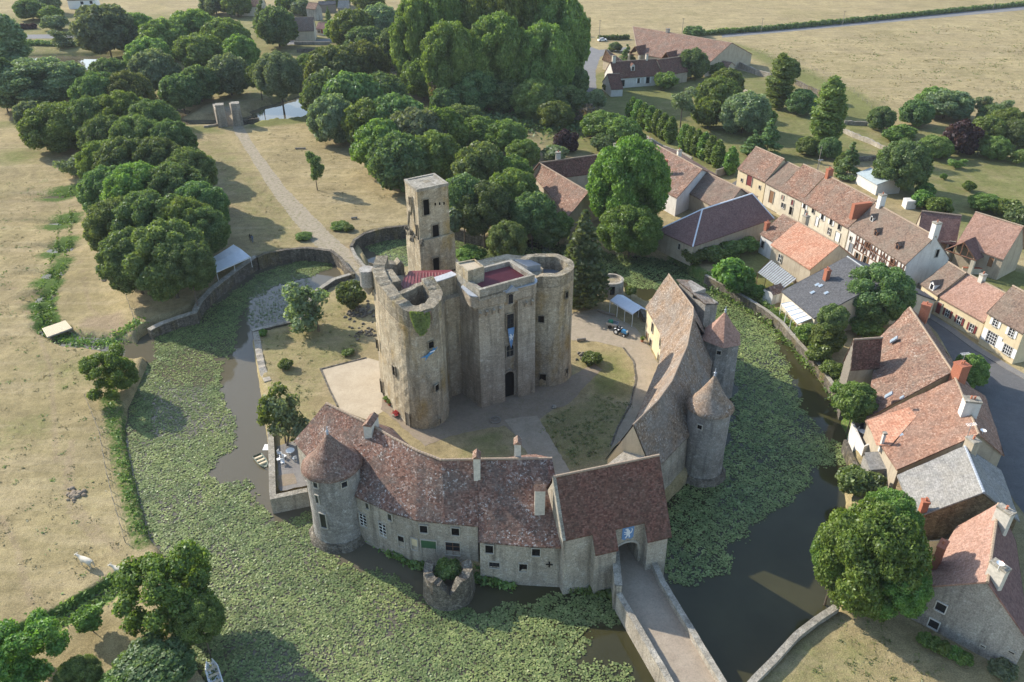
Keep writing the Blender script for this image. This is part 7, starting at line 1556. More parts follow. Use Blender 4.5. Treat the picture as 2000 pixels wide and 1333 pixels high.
# low greenery on banks and at the feet of the castle walls
def tufts(name, label, pts, n, w, h, mat, z=-1.2, size=.28, cat='plants', seed=1, scat=.5):
    rs = np.random.RandomState(seed); P = [at(p[0], p[1], p[2] if len(p) > 2 else z) for p in pts]; X = []; N = []
    Ls = [(P[i+1]-P[i]).length for i in range(len(P)-1)]; tot = sum(Ls); Q = []
    for _ in range(n):
        u = rs.uniform(0, tot); i = 0
        while u > Ls[i]: u -= Ls[i]; i += 1
        q = P[i].lerp(P[i+1], u/Ls[i]); cl = math.sin(q.x*1.7)*math.sin(q.y*1.3+q.x*.5)
        if cl < rs.uniform(-1, scat): continue
        Q.append((q.x+rs.normal()*w*.4, q.y+rs.normal()*w*.4, cl))
    Q = np.array(Q); g_ = np.maximum(height(Q[:, 0], Q[:, 1]), WATER)
    X = np.column_stack([Q[:, 0], Q[:, 1], g_+rs.uniform(0, h, len(Q))*(.6+.4*Q[:, 2])]); N = np.column_stack([rs.normal(size=len(Q))*.6, rs.normal(size=len(Q))*.6, np.full(len(Q), .8)])
    v = leaf_cards(np.array(X), np.array(N), size, rs, 2.0); o = bpy.data.objects.new(name, np_mesh(name, v, np.arange(len(v)).reshape(-1, 4), 4, [M[mat]])); C.objects.link(o); tag(o, label, cat, None, 'stuff')
tufts('stream_vegetation', 'rank green plants lining the stream in the left field', [(128,372),(130,420),(124,470),(112,520),(92,570),(84,600),(95,640)], 5000, 2.0, .4, 'grass_leaf', seed=1, scat=.3)
tufts('stream_vegetation', 'weeds beside the foot bridge stream and the moat mouth', [(95,640),(135,660),(190,668),(250,650),(275,640)], 1800, 2.2, .35, 'leaf_mid', seed=2)
tufts('bank_vegetation', 'bright weeds along the left bank of the moat', [(212,780),(230,850),(240,905),(252,955),(266,1010),(280,1055)], 2200, 1.3, .35, 'grass_leaf', seed=3, scat=.6, size=.2)
tufts('stream_vegetation', 'weeds along the field stream near the white cows', [(240,1135),(205,1160),(160,1185),(110,1215),(60,1240)], 1100, 2.2, .3, 'leaf_mid', seed=4, scat=.2)
tufts('bank_vegetation', 'bushy green bank below the timber barn', [(1560,668),(1600,706),(1630,745),(1650,790)], 3500, 1.6, 1.2, 'leaf_mid', z=-.3, seed=5, scat=.2)
tufts('bank_vegetation', 'weeds along the village quay', [(1380,540),(1440,572),(1500,608),(1540,640)], 2500, 1.0, .6, 'leaf_mid', z=-.6, seed=6, scat=0)
tufts('wall_foot_weeds', 'dark weeds between bastion and curtain wing', [(690,1030,-1.8),(760,1075,-1.8),(800,1100,-1.8),(830,1110,-1.8)], 2600, .9, 1.1, 'leaf_mid', z=-1.8, seed=7, scat=.2)
tufts('wall_foot_weeds', 'dark weeds right of the bastion at the wall foot', [(915,1130,-1.8),(950,1135,-1.8),(1000,1145,-1.8)], 1800, 1.0, 1.0, 'leaf_mid', z=-1.8, seed=8, scat=.3)
tufts('wall_foot_weeds', 'weeds at the foot of the gatehouse and the bridge', [(1110,1150,-1.8),(1150,1158,-1.8),(1190,1160,-1.8),(1205,1180,-1.8)], 1500, .8, .9, 'leaf_mid', z=-1.8, seed=9, scat=.3)
tufts('bank_vegetation', 'undergrowth on the far moat bank behind the keep', [(1050,465),(1100,478),(1160,490),(1290,505),(1340,520)], 3500, 2.5, 1.2, 'leaf_dark', z=-.4, seed=10, scat=.5)
tufts('undergrowth', 'dark undergrowth on the floor of the wood behind the keep', [(830,230),(900,240),(980,235),(1080,250),(1130,240)], 5000, 14, 2.0, 'leaf_dark', z=0, seed=11, size=.7, scat=.4)
# ================================================================= water lilies
def pads(polys, holes, n_per, seed, name, label, rmin=.07, rmax=.155, lift=.06, clump=.5, mat='pad_leaf'):
    rs = np.random.RandomState(seed); out = []
    for pp in polys:
        P = np.array([at(*p, WATER)[:2] for p in pp]); lo, hi = P.min(0), P.max(0); n = int((hi-lo).prod()*n_per)
        q = rs.uniform(lo, hi, (n, 2)); sd = poly_sd(P, q[:, 0], q[:, 1]); e = .5*np.sin(q[:, 0]*1.1+q[:, 1]*.6)+.4*np.sin(q[:, 1]*2.1-q[:, 0]*1.7)+.25*np.sin(q[:, 0]*4.3+q[:, 1]*3.9); k = sd > e*.7+rs.normal(size=n)*.18
        k &= poly_sd(MOAT, q[:, 0], q[:, 1]) > .45
        for hp in holes:
            Hh = np.array([at(*p, WATER)[:2] for p in hp]); hs = poly_sd(Hh, q[:, 0], q[:, 1]); k &= (hs < e*.5) | (rs.random_sample(n) < .45)
        cl = np.sin(q[:, 0]*2.3+1)*np.sin(q[:, 1]*2.7)+.6*np.sin(q[:, 0]*5.1-q[:, 1]*4.3); k &= cl > rs.uniform(-2.2, clump, n); lf = np.sin(q[:, 0]*.42+seed)*np.sin(q[:, 1]*.37+1.1)+.7*np.sin(q[:, 0]*.21-q[:, 1]*.33+2)+.4*np.sin(q[:, 0]*1.3+q[:, 1]*.9); k &= lf > rs.uniform(-2.8, -.1, n)
        out.append(q[k])
    q = np.concatenate(out); n = len(q); r = rs.uniform(rmin, rmax, n); tl = np.abs(rs.normal(size=n))*.15; az = rs.uniform(0, 6.28, n); z = WATER+.015+np.abs(rs.normal(size=n))*lift*.5+r*np.sin(tl)
    K_ = 7; th = np.arange(K_)*2*math.pi/K_; rot = rs.uniform(0, 6.28, n)
    lx = np.cos(th[None]+rot[:, None])*r[:, None]; ly = np.sin(th[None]+rot[:, None])*r[:, None]; lx[:, 0] *= .45; ly[:, 0] *= .45
    X = q[:, 0:1]+lx; Y = q[:, 1:2]+ly; Z = z[:, None]+(np.cos(az)[:, None]*lx+np.sin(az)[:, None]*ly)*np.tan(tl)[:, None]+.25*(lx**2+ly**2)/r[:, None]
    V = np.stack([X, Y, Z], 2).reshape(-1, 3); o = bpy.data.objects.new(name, np_mesh(name, V, np.arange(n*K_).reshape(-1, K_), K_, [M[mat]])); C.objects.link(o); tag(o, label, 'water lilies', None, 'stuff'); print(name, n)
west = [(300,652),(420,600),(470,560),(520,530),(580,512),(640,508),(650,522),(600,543),(545,556),(500,580),(470,612),(466,650),(445,700),(300,705)]
pads_thin = [[(500,580),(600,543),(615,575),(590,610),(500,640),(475,620)]]
westm = [(246,800),(262,740),(300,700),(440,704),(426,760),(440,800),(456,822),(450,884),(396,926),(428,944),(484,940),(492,985),(522,1000),(520,1025),(590,1008),(612,1012),(628,1070),(650,1092),(700,1108),(770,1130),(830,1165),(880,1190),(940,1196),(1100,1160),(1180,1168),(1214,1200),(1202,1215),(1146,1235),(1134,1290),(1150,1305),(1200,1290),(1244,1308),(1240,1345),(1330,1500),(420,1500),(395,1333),(368,1290),(325,1200),(320,1110),(290,1050),(265,960),(250,900)]
pads([west, westm], [[(300,760),(400,760),(420,820),(370,860),(300,850)], [(330,690),(455,660),(440,700),(400,770),(310,740)]], 62, 1, 'water_lilies', 'wide carpet of green water lilies on the left and front moat', clump=.3)
pads(pads_thin, [], 9, 5, 'water_lilies', 'thin scatter of water lilies on the bright water of the left pond', clump=0)
east = [(1175,500),(1290,505),(1340,530),(1400,572),(1470,610),(1482,626),(1510,650),(1528,690),(1548,742),(1556,778),(1590,822),(1610,856),(1672,884),(1672,915),(1640,912),(1600,905),(1562,970),(1515,1000),(1490,1012),(1462,1030),(1475,1045),(1420,1062),(1432,1085),(1425,1120),(1380,1130),(1332,1146),(1298,1128),(1296,1000),(1345,940),(1420,880),(1440,760),(1400,640),(1300,570),(1230,560)]
pads([east], [], 58, 2, 'water_lilies', 'dense carpet of water lilies on the right moat in the shadow of the castle', clump=.9)
pads([[(706,478),(760,468),(810,468),(815,545),(770,545),(745,500)], [(880,470),(1000,480),(1100,492),(1180,500),(1200,540),(1100,530),(1000,510),(900,505)]], [], 40, 3, 'water_lilies', 'water lilies on the small ponds behind the keep', clump=.1)
tree(875, 1112, 50, 1.6, ('small', 'mid', 0), 'green bush growing inside the ruined bastion', 'bush', 'bush', trunk=False)
# weeds and tufts scattered through the dry grass
def weeds(name, label, poly, n, z, seed, mat='leaf_olive', size=.16, spread=.35):
    rs = np.random.RandomState(seed); P = np.array([at(*p, z)[:2] for p in poly]); lo, hi = P.min(0), P.max(0); q = rs.uniform(lo, hi, (n*3, 2)); q = q[poly_sd(P, q[:, 0], q[:, 1]) > .3][:n]
    w = np.sin(q[:, 0]*.31+seed)*np.sin(q[:, 1]*.27)+.5*np.sin(q[:, 0]*.9-q[:, 1]*.7); q = q[w > rs.uniform(-1.3, .9, len(q))]
    k = rs.randint(4, 16, len(q)); Q = np.repeat(q, k, 0); sp = np.repeat(rs.uniform(.3, 1.5, len(q)), k)[:, None]; Q = Q+rs.normal(size=Q.shape)*spread*sp
    X = np.column_stack([Q[:, 0], Q[:, 1], height(Q[:, 0], Q[:, 1])+rs.uniform(.0, .12, len(Q))]); N = np.column_stack([rs.normal(size=len(Q))*.5, rs.normal(size=len(Q))*.5, np.ones(len(Q))])
    v = leaf_cards(X, N, size, rs, 2.2); o = bpy.data.objects.new(name, np_mesh(name, v, np.arange(len(v)).reshape(-1, 4), 4, [M[mat]])); C.objects.link(o); tag(o, label, 'grass', None, 'stuff')
m_leaf('straw_leaf', (.20,.17,.09), (.27,.23,.12), (.34,.30,.17), .2, .05)
LF = [(-60,345),(95,350),(70,600),(110,665),(200,700),(215,900),(270,1060),(200,1120),(30,1250),(-60,1300)]
weeds('meadow_weeds', 'scattered green weeds in the dry left field', LF, 420, FIELDZ, 1); weeds('meadow_straw', 'pale dry grass tufts in the left field', LF, 900, FIELDZ, 2, 'straw_leaf', .14, .5)
LW = [(380,262),(440,262),(590,470),(500,500),(440,420)]; LW2 = [(480,262),(600,240),(780,380),(790,440),(690,470)]
for i, q in enumerate((LW, LW2)): weeds('lawn_straw', 'dry grass tufts on the park lawn', q, 300, 0, 3+i, 'straw_leaf', .14, .5)
weeds('lawn_weeds', 'green tufts on the castle lawn', [(505,650),(600,625),(700,570),(715,700),(620,720),(640,830),(560,870)], 250, 0, 7, 'leaf_olive', .12, .3)
weeds('lawn_weeds', 'green and brown tufts on the shaded courtyard lawn', [(1048,825),(1160,765),(1235,790),(1190,880),(1112,915)], 260, 0, 8, 'leaf_olive', .13, .3)
weeds('lawn_weeds', 'weeds on the dry lawn at the lower right', [(1640,1205),(1720,1215),(1880,1330),(1500,1380)], 60, 0, 9, 'leaf_olive', .12, .3)
PF = [(1440,95),(1600,75),(2050,30),(2100,230),(1780,200),(1700,200),(1560,140)]
weeds('pasture_straw', 'tufts in the big dry pasture', PF, 500, 0, 10, 'straw_leaf', .35, 1.6); weeds('pasture_weeds', 'green thistle patches in the big dry pasture', PF, 260, 0, 11, 'leaf_olive', .35, 1.6)
tufts('bank_vegetation', 'overhanging greenery along the village quay', [(1400,552),(1450,578),(1500,606),(1545,650),(1600,706)], 3600, 1.8, 1.3, 'leaf_mid', z=0, seed=21, scat=.3)
# ================================================================= small things
def shelter(name, label, A, B, Cc, D, zl, zh, legs):
    a, b, c, d = at(*A, zl), at(*B, zl), at(*Cc, zh), at(*D, zh); m_ = (a+b+c+d)/4; r_ = thing(name, label, 'canopy', (m_.x, m_.y, 0)); mb = MB()
    back = [d+(d-a)*.5-UP*((zh-zl)*1.5), c+(c-b)*.5-UP*((zh-zl)*1.5)]
    mb.grid(a, b, c, d, 8, 4, .04); mb.grid(d, c, c+(c-b)*.9-UP*(zh-zl)*1.9, d+(d-a)*.9-UP*(zh-zl)*1.9, 8, 4, .04)
    for p, q in ((a, b),): mb.poly([p, q, q-UP*.25, p-UP*.25])
    mb.build('tarpaulin', M['awning_white'], r_)
    e0, e1 = d+(d-a)*.9-UP*(zh-zl)*1.9, c+(c-b)*.9-UP*(zh-zl)*1.9
    for k in range(legs):
        for p, q in ((a, b), (e0, e1)):
            s = p.lerp(q, k/(legs-1)); mb = MB(); mb.tube((s.x, s.y, 0), (s.x, s.y, s.z), .05, n=6); mb.build('leg', M['white_paint'], r_)
shelter('canopy', 'long white canopy beside the curved wall of the left pond', (423,531), (489,502), (471,487), (412,518), 2.3, 2.55, 3)
shelter('canopy', 'white canopy tent in the castle courtyard next to the blue tractor', (1192,587), (1236,614), (1252,603), (1206,575), 2.5, 3.2, 4)
# timber foot bridge over the stream
q = [at(*p, -.75) for p in [(82,642),(128,626),(141,641),(92,659)]]; c = sum(q, Vector())/4; fb = thing('foot_bridge', 'pale timber plank bridge over the stream in the left field', 'foot bridge', (c.x, c.y, FIELDZ)); mb = MB()
for k in range(16):
    s0, s1 = k/16, (k+.86)/16; a, b, d_, e = q[0].lerp(q[1], s0), q[0].lerp(q[1], s1), q[3].lerp(q[2], s1), q[3].lerp(q[2], s0)
    mb.prism([(p.x, p.y) for p in (a, e, d_, b)], -.82, -.72+rnd.uniform(-.01, .01))
mb.build('deck', M['pale_wood'], fb)
for e in ((q[0], q[1]), (q[3], q[2])): mb = MB(); mb.tube(e[0]-UP*.15, e[1]-UP*.15, .13, n=6); mb.build('beam', M['grey_wood'], fb)
# boats
def boat(label, px, py, L, wd, rz, mat, group=None, inner='white_paint', z=WATER):
    p = at(px, py, z); r_ = thing('rowing_boat', label, 'boat', (p.x, p.y, z), group); mb = MB(); mi = MB(); n = 12; ca, sa = math.cos(rz), math.sin(rz)
    def sec(t, k, zz): w_ = wd/2*k*(min(1, (1-t)*2.2+.25))**.6; x = (t-.5)*L; return w_, x, zz
    def P(x, y, zz): return (p.x+x*ca-y*sa, p.y+x*sa+y*ca, z+zz)
    prof = [(.0, -.12), (.75, -.08), (1.0, .38)]
    for m_, k0, sgn in ((mb, 1.0, 1), (mi, .86, -1)):
        if k0 < 1: prof = [(.0, .07), (.75, .09), (1.0, .38)]
        for i in range(n):
            for j in range(2):
                for s in (-1, 1):
                    q = []
                    for (ii, jj) in ((i, j), (i+1, j), (i+1, j+1), (i, j+1)): w_, x, _ = sec(ii/n, k0*prof[jj][0], 0); q.append(P(x*(1 if k0 == 1 else .94), w_*s, prof[jj][1]))
                    m_.poly(q if s*sgn > 0 else q[::-1])
    for i in range(n):
        for s in (-1, 1):
            a = sec(i/n, 1, 0); b = sec((i+1)/n, 1, 0); q = [P(a[1], a[0]*s, .385), P(b[1], b[0]*s, .385), P(b[1]*.94, b[0]*.86*s, .385), P(a[1]*.94, a[0]*.86*s, .385)]; mb.poly(q if s < 0 else q[::-1])
    w0 = sec(0, 1, 0)[0]; mb.poly([P(-L/2, -w0, .38), P(-L/2, w0, .38), P(-L/2, w0*.75, -.08), P(-L/2, -w0*.75, -.08)])
    mb.build('hull', M[mat], r_); mi.build('inside', M[inner], r_)
    for t in (.15, .42, .68): s = MB(); w_ = sec(t, .9, 0)[0]; s.box(P((t-.5)*L*.94, 0, .27), (.3, 2*w_*.95, .05), rz); s.build('bench', M['pale_wood'], r_)
m_plain('boat_green', (.16, .19, .15), .6, .3, 3)
boat('grey-green rowing boat floating beside the garden terrace', 511, 903, 3.1, 1.4, -.9, 'boat_green', inner='boat_green')
boat('white boat half hidden at the bottom edge under the dark bushes', 417, 1318, 3.6, 1.35, 2.1, 'white_paint')
# jetty by the terrace
c = at(526, 874, -.6); mb = MB()
for k in range(7): mb.box((c.x-.7+k*.24, c.y, -.6), (.2, 1.3, .05), 0)
r_ = mb.build('landing_stage', M['white_paint']); tag(r_, 'small white slatted landing stage at the quay above the rowing boat', 'landing stage')
# terrace furniture
def chair(px, py, rz, label, group, mat='white_paint', z=0):
    p = at(px, py, z); r_ = thing('garden_chair', label, 'chair', (p.x, p.y, z), group, rz); ca, sa = math.cos(rz), math.sin(rz); P = lambda x, y, zz: (p.x+x*ca-y*sa, p.y+x*sa+y*ca, z+zz)
    mb = MB(); mb.box(P(0, 0, .45), (.48, .48, .05), rz); mb.build('seat', M[mat], r_); mb = MB(); mb.box(P(0, .22, .7), (.46, .05, .5), rz); mb.build('backrest', M[mat], r_)
    for sx in (-1, 1):
        for sy in (-1, 1): mb = MB(); mb.tube(P(sx*.2, sy*.2, 0), P(sx*.2, sy*.2, .45), .03, n=5); mb.build('leg', M[mat], r_)
def table(px, py, r, label, mat='white_paint', z=0):
    p = at(px, py, z); r_ = thing('garden_table', label, 'table', (p.x, p.y, z)); mb = MB(); mb.lathe(p, [(r, z+.70), (r, z+.75), (0, z+.76)], 20); mb.build('tabletop', M[mat], r_); mb = MB(); mb.tube(p, p+UP*.7, .05, n=6); mb.build('leg', M[mat], r_)
sheet('terrace', [(540,872),(576,862),(605,948),(545,960)], M['pavement'], .03)
sheet('planting_bed', [(541,930),(575,925),(580,945),(546,952)], M['brown_dirt'], .045)
cg_ = 'white garden chairs on the castle terrace'
table(568, 888, .6, 'round white table on the castle garden terrace')
for i, (x, y, a, l) in enumerate([(547,890,1.2,'nearest the quay wall'), (553,908,.3,'in front of the round table'), (556,896,2.6,'left of the round table'), (576,900,3.9,'closest to the castle wall'), (545,902,5.2,'behind, by the quay wall')]): chair(x, y, a, 'white garden chair on the castle terrace, '+l, cg_)
table(1684, 851, .55, 'white round table on the small moat terrace', z=.5)
for x, y, a, l in ((1677,846,.5,'left'), (1694,848,2.,'right'), (1697,869,3.2,'nearest')): chair(x, y, a, 'white plastic chair on the small moat terrace, '+l, 'chairs on the small moat terrace', z=.5)
# tractor with trailer
def tractor():
    p = at(1214, 654, 0); rz = -.72; r_ = thing('garden_tractor', 'small blue and white garden tractor parked in the castle courtyard', 'tractor', (p.x, p.y, 0), None, rz); ca, sa = math.cos(rz), math.sin(rz); P = lambda x, y, zz: (p.x+x*ca-y*sa, p.y+x*sa+y*ca, zz)
    mb = MB(); mb.box(P(.55, 0, .85), (1.1, .6, .55), rz, taper=.85); mb.box(P(.55, 0, 1.05), (1.0, .5, .2), rz, taper=.7); mb.build('bonnet', M['blue_paint'], r_)
    mb = MB(); mb.box(P(-.2, 0, .6), (1.9, .5, .25), rz); mb.build('chassis', M['black_metal'], r_)
    mb = MB(); mb.box(P(.95, 0, .95), (.35, .54, .35), rz, taper=.8); mb.box(P(-.75, .48, 1.0), (.9, .3, .1), rz); mb.box(P(-.75, -.48, 1.0), (.9, .3, .1), rz); mb.build('fenders', M['white_paint'], r_)
    mb = MB(); mb.box(P(-.7, 0, .95), (.5, .5, .12), rz); mb.box(P(-.93, 0, 1.2), (.1, .5, .45), rz); mb.build('seat', M['black_metal'], r_)
    mb = MB(); mb.tube(P(-.1, 0, .9), P(-.32, 0, 1.3), .03); mb.lathe(P(-.35, 0, 0), [(.2, 1.3), (.2, 1.34)], 12); mb.build('steering_wheel', M['black_metal'], r_)
    for x, y, rr, w_ in ((-.75,.55,.55,.32), (-.75,-.55,.55,.32), (.8,.48,.34,.22), (.8,-.48,.34,.22)):
        mb = MB(); mb.tube(P(x, y-w_/2, rr), P(x, y+w_/2, rr), rr, n=16); w = mb.build('wheel', M['black_metal'], r_); mb = MB(); mb.tube(P(x, y-w_/2-.02, rr), P(x, y+w_/2+.02, rr), rr*.5, n=12); mb.build('rim', M['white_paint'], w)
    p2 = at(1196, 640, 0); rz2 = -.5; t_ = thing('trailer', 'small grey trailer with a green load hitched to the blue tractor', 'trailer', (p2.x, p2.y, 0), None, rz2); ca2, sa2 = math.cos(rz2), math.sin(rz2); Q = lambda x, y, zz: (p2.x+x*ca2-y*sa2, p2.y+x*sa2+y*ca2, zz)
    mb = MB(); mb.box(Q(0, 0, .7), (1.9, 1.2, .08), rz2)
    for x, y, sx, sy in ((0,.6,1.9,.05), (0,-.6,1.9,.05), (.95,0,.05,1.2), (-.95,0,.05,1.2)): mb.box(Q(x, y, .9), (sx, sy, .4), rz2)
    mb.build('tub', M['steel'], t_); mb = MB(); mb.tube(Q(.95, 0, .6), Q(1.7, 0, .5), .05); mb.build('drawbar', M['steel'], t_); mb = MB(); mb.box(Q(-.35, 0, 1.1), (.9, .9, .5), rz2+.4, taper=.7); mb.build('load', M['green_tarp'], t_)
    for y in (.7, -.7): mb = MB(); mb.tube(Q(-.2, y-.1, .35), Q(-.2, y+.1, .35), .35, n=14); mb.build('wheel', M['black_metal'], t_)
m_plain('green_tarp', (.03, .22, .12), .6, .3, 4)
tractor()
# flowers, kayak, banners of the keep door, cart wheel
def skinned(name, nodes, edges, mat, parent=None, sub=2, root=0):
    """one continuous body grown from a skeleton: nodes (x,y,z,r)"""
    me = bpy.data.meshes.new(name); me.from_pydata([n[:3] for n in nodes], edges, []); o = bpy.data.objects.new(name, me); C.objects.link(o); me.materials.append(M[mat])
    sk = o.modifiers.new('skin', 'SKIN')
    if not me.skin_vertices: me.skin_vertices.new(name='')
    for i, n in enumerate(nodes): r_ = n[3]; me.skin_vertices[0].data[i].radius = (r_, r_) if not isinstance(r_, tuple) else r_; me.skin_vertices[0].data[i].use_root = (i == root)
    sk.use_smooth_shade = True; ss = o.modifiers.new('subdivision', 'SUBSURF'); ss.levels = ss.render_levels = sub
    if parent: o.parent = parent
    return o
m_plain('cow_hide', (.62, .56, .45), .85, .25, 2); m_plain('skin', (.45, .28, .2), .6, 0); m_plain('dark_clothes', (.03, .032, .04), .9, .2, 6); m_plain('blue_clothes', (.08, .12, .2), .9, .2, 6); m_plain('hair', (.05, .03, .02), .8, 0)
def cow(px, py, rz, label, s=1.0):
    p = G(px, py); r_ = thing('cow', label, 'cow', (p.x, p.y, p.z), 'white cattle in the left field', rz)
    N = [(-.75,0,1.12,.30),(-.35,0,1.08,.38),(.15,0,1.05,.40),(.6,0,1.10,.34),(.95,0,1.25,.22),(1.3,0,1.45,.16),(1.52,0,1.50,.15),(1.85,0,1.30,.09),
         (.65,.22,.85,.13),(.68,.24,.45,.07),(.66,.24,.05,.065),(.65,-.22,.85,.13),(.62,-.24,.45,.07),(.70,-.24,.05,.065),
         (-.78,.22,.85,.17),(-.88,.24,.50,.075),(-.80,.24,.05,.065),(-.78,-.22,.85,.17),(-.92,-.24,.5,.075),(-.86,-.24,.05,.065),(-1.05,0,1.25,.04),(-1.12,0,.7,.03)]
    E = [(0,1),(1,2),(2,3),(3,4),(4,5),(5,6),(6,7),(3,8),(8,9),(9,10),(3,11),(11,12),(12,13),(0,14),(14,15),(15,16),(0,17),(17,18),(18,19),(0,20),(20,21)]
    o = skinned('body', N, E, 'cow_hide', r_); r_.scale = (s, s, s)
    mb = MB()
    for sy in (-1, 1): mb.tube((1.5, sy*.1, 1.58), (1.44, sy*.34, 1.62), .07, .02, 6); mb.tube((1.55, sy*.07, 1.62), (1.6, sy*.2, 1.85), .03, .008, 6)
    e = mb.build('ears_and_horns', M['cow_hide']); e.parent = r_
cow(172, 1106, 2.75, 'white cow standing in the dry field with its head raised', .92)
cow(240, 1124, 2.9, 'second white cow half hidden behind the large bank tree', .9)
def person(px, py, rz, label, top, legs):
    p = G(px, py); r_ = thing('person', label, 'person', (p.x, p.y, p.z), 'couple on the shaded lawn', rz)
    N = [(0,0,.95,.13),(0,0,1.2,.13),(0,0,1.42,.12),(0,0,1.52,.055),(0,.01,1.62,.095),(0,0,1.7,.08),
         (.1,0,.88,.09),(.11,.1,.48,.065),(.11,.02,.08,.05),(.11,.14,.04,.04),(-.1,0,.88,.09),(-.11,-.05,.48,.065),(-.11,-.16,.08,.05),(-.11,-.05,.04,.04),
         (.2,0,1.40,.055),(.25,0,1.14,.042),(.26,.1,.90,.03),(-.2,0,1.40,.055),(-.25,0,1.14,.042),(-.26,.1,.90,.03)]
    E = [(0,1),(1,2),(2,3),(3,4),(4,5),(0,6),(6,7),(7,8),(8,9),(0,10),(10,11),(11,12),(12,13),(2,14),(14,15),(15,16),(2,17),(17,18),(18,19)]
    skinned('body', N, E, top, r_, 1); mb = MB(); mb.lathe((0, 0), [(.1, 1.6), (.11, 1.68), (.07, 1.78), (0, 1.8)], 10); h = mb.build('hair', M['hair']); h.parent = r_
person(490, 472, .4, 'person in dark clothes walking on the shaded lawn, on the left of the pair', 'dark_clothes', 0); person(494, 474, .6, 'person in bluish clothes walking on the shaded lawn, on the right of the pair', 'blue_clothes', 0)
# red flower trough, cart wheel, courtyard stones, yellow and blue banners, benches
m_plain('flower_red', (.45, .03, .03), .8, .4, 20); m_plain('yellow_cloth', (.55, .42, .04), .8, .2, 3)
p = at(775, 812, 0); r_ = thing('flower_trough', 'stone trough of red flowers at the foot of the keep', 'flower trough', (p.x, p.y, 0)); mb = MB(); mb.box((p.x, p.y, .2), (1.3, .5, .42), .9); mb.build('trough', M['coping_stone'], r_)
rs = np.random.RandomState(3); X = np.column_stack([p.x+rs.normal(size=200)*.3, p.y+rs.normal(size=200)*.3, .5+rs.random_sample(200)*.25]); v = leaf_cards(X, rs.normal(size=(200, 3)), .14, rs); o = bpy.data.objects.new('flowers', np_mesh('flowers', v, np.arange(len(v)).reshape(-1, 4), 4, [M['flower_red']])); C.objects.link(o); o.parent = r_; o.matrix_parent_inverse = r_.matrix_basis.inverted()
def pot(px, py, label):
    p = at(px, py, 0); r_ = thing('flower_pot', label, 'flower pot', (p.x, p.y, 0)); mb = MB(); mb.lathe(p, [(.2, 0), (.3, .4), (.3, .45), (.2, .42)], 14); mb.build('pot', M['chimney_pot'], r_)
    rs = np.random.RandomState(int(px)); X = np.column_stack([p.x+rs.normal(size=150)*.2, p.y+rs.normal(size=150)*.2, .5+rs.random_sample(150)*.45]); v = leaf_cards(X, rs.normal(size=(150, 3)), .16, rs); o = bpy.data.objects.new('plant', np_mesh('plant', v, np.arange(len(v)).reshape(-1, 4), 4, [M['leaf_mid']])); C.objects.link(o); o.parent = r_; o.matrix_parent_inverse = r_.matrix_basis.inverted()
pot(754, 785, 'potted plant against the sunlit keep wall'); pot(761, 792, 'second potted plant against the keep wall, nearer the red flowers'); pot(1254, 668, 'potted plant beside the yellow courtyard front')
p = at(967, 822, 0); r_ = thing('cart_wheel', 'old wooden wheel lying at the foot of the gate block', 'wheel', (p.x, p.y, 0)); mb = MB()
for k in range(16): a, b = 2*math.pi*k/16, 2*math.pi*(k+1)/16; mb.tube((p.x+.8*math.cos(a), p.y+.8*math.sin(a), .15), (p.x+.8*math.cos(b), p.y+.8*math.sin(b), .15), .08, n=6)
mb.build('rim', M['grey_wood'], r_)
for k in range(8): a = math.pi*k/8*2; mb = MB(); mb.tube((p.x, p.y, .15), (p.x+.8*math.cos(a), p.y+.8*math.sin(a), .15), .04, n=5); mb.build('spoke', M['grey_wood'], r_)
P, Q = Vector((*fp(0, .25), 0)), Vector((*fp(FW, .25), 0)); n = Vector((fn.x, fn.y, 0)); fu = Vector((fd.x, fd.y, 0))
for (px, py, col_, lab) in ((1026,790,'yellow_cloth','yellow sash banner, left of the small blue one at the keep door'), (1031,789,'blue_cloth','small blue banner between two yellow ones beside the keep door'), (1036,787,'yellow_cloth','yellow sash banner, right of the small blue one at the keep door')):
    c = onwall(px, py, P, Q)+n*.25; mb = MB(); w_ = .16 if 'yellow' in col_ else .24
    mb.poly([c-fu*w_+UP*.95, c-fu*w_*.8-UP*.85, c+fu*w_*.8-UP*.95, c+fu*w_+UP*.9]); mb.poly([c+fu*w_+UP*.9-n*.03, c+fu*w_*.8-UP*.95-n*.03, c-fu*w_*.8-UP*.85-n*.03, c-fu*w_+UP*.95-n*.03]); o = mb.build('banner', M[col_]); tag(o, lab, 'banner')
def rocks(name, label, px, py, n, spread, size, mat='rubble_stone', seed=1, cat='stones'):
    g = random.Random(seed); p = G(px, py); mb = MB()
    for k in range(n):
        x, y, s = p.x+g.gauss(0, spread), p.y+g.gauss(0, spread), size*g.uniform(.5, 1.3); mb.lathe((x, y), [(s*.5, p.z-.05), (s*.55, p.z+s*.2), (s*.3, p.z+s*.45), (0, p.z+s*.5)], 6, jag=.25)
    tag(mb.build(name, M[mat]), label, cat, None, 'stuff' if n > 5 else None)
rocks('rubble_pile', 'heap of stones around the courtyard shrub', 1148, 702, 30, .8, .5, seed=2)
rocks('rubble_pile', 'old walled footings and stones beside the keep on the castle lawn', 705, 612, 60, 1.4, .6, seed=3)
rocks('rubble_pile', 'stones of the ruined edge beside the keep, lower group', 712, 650, 40, 1.2, .5, seed=4)
rocks('boundary_stone', 'single pale stone at the corner of the courtyard grass', 1082, 796, 1, 0, .7, 'coping_stone', 5)
rocks('dung_heap', 'dark heap in the middle of the left field', 147, 966, 30, .6, .6, 'brown_dirt', 6, 'heap'); rocks('dung_heap', 'small dark heap beside the stream field gate', 206, 547, 18, .4, .5, 'brown_dirt', 7, 'heap')
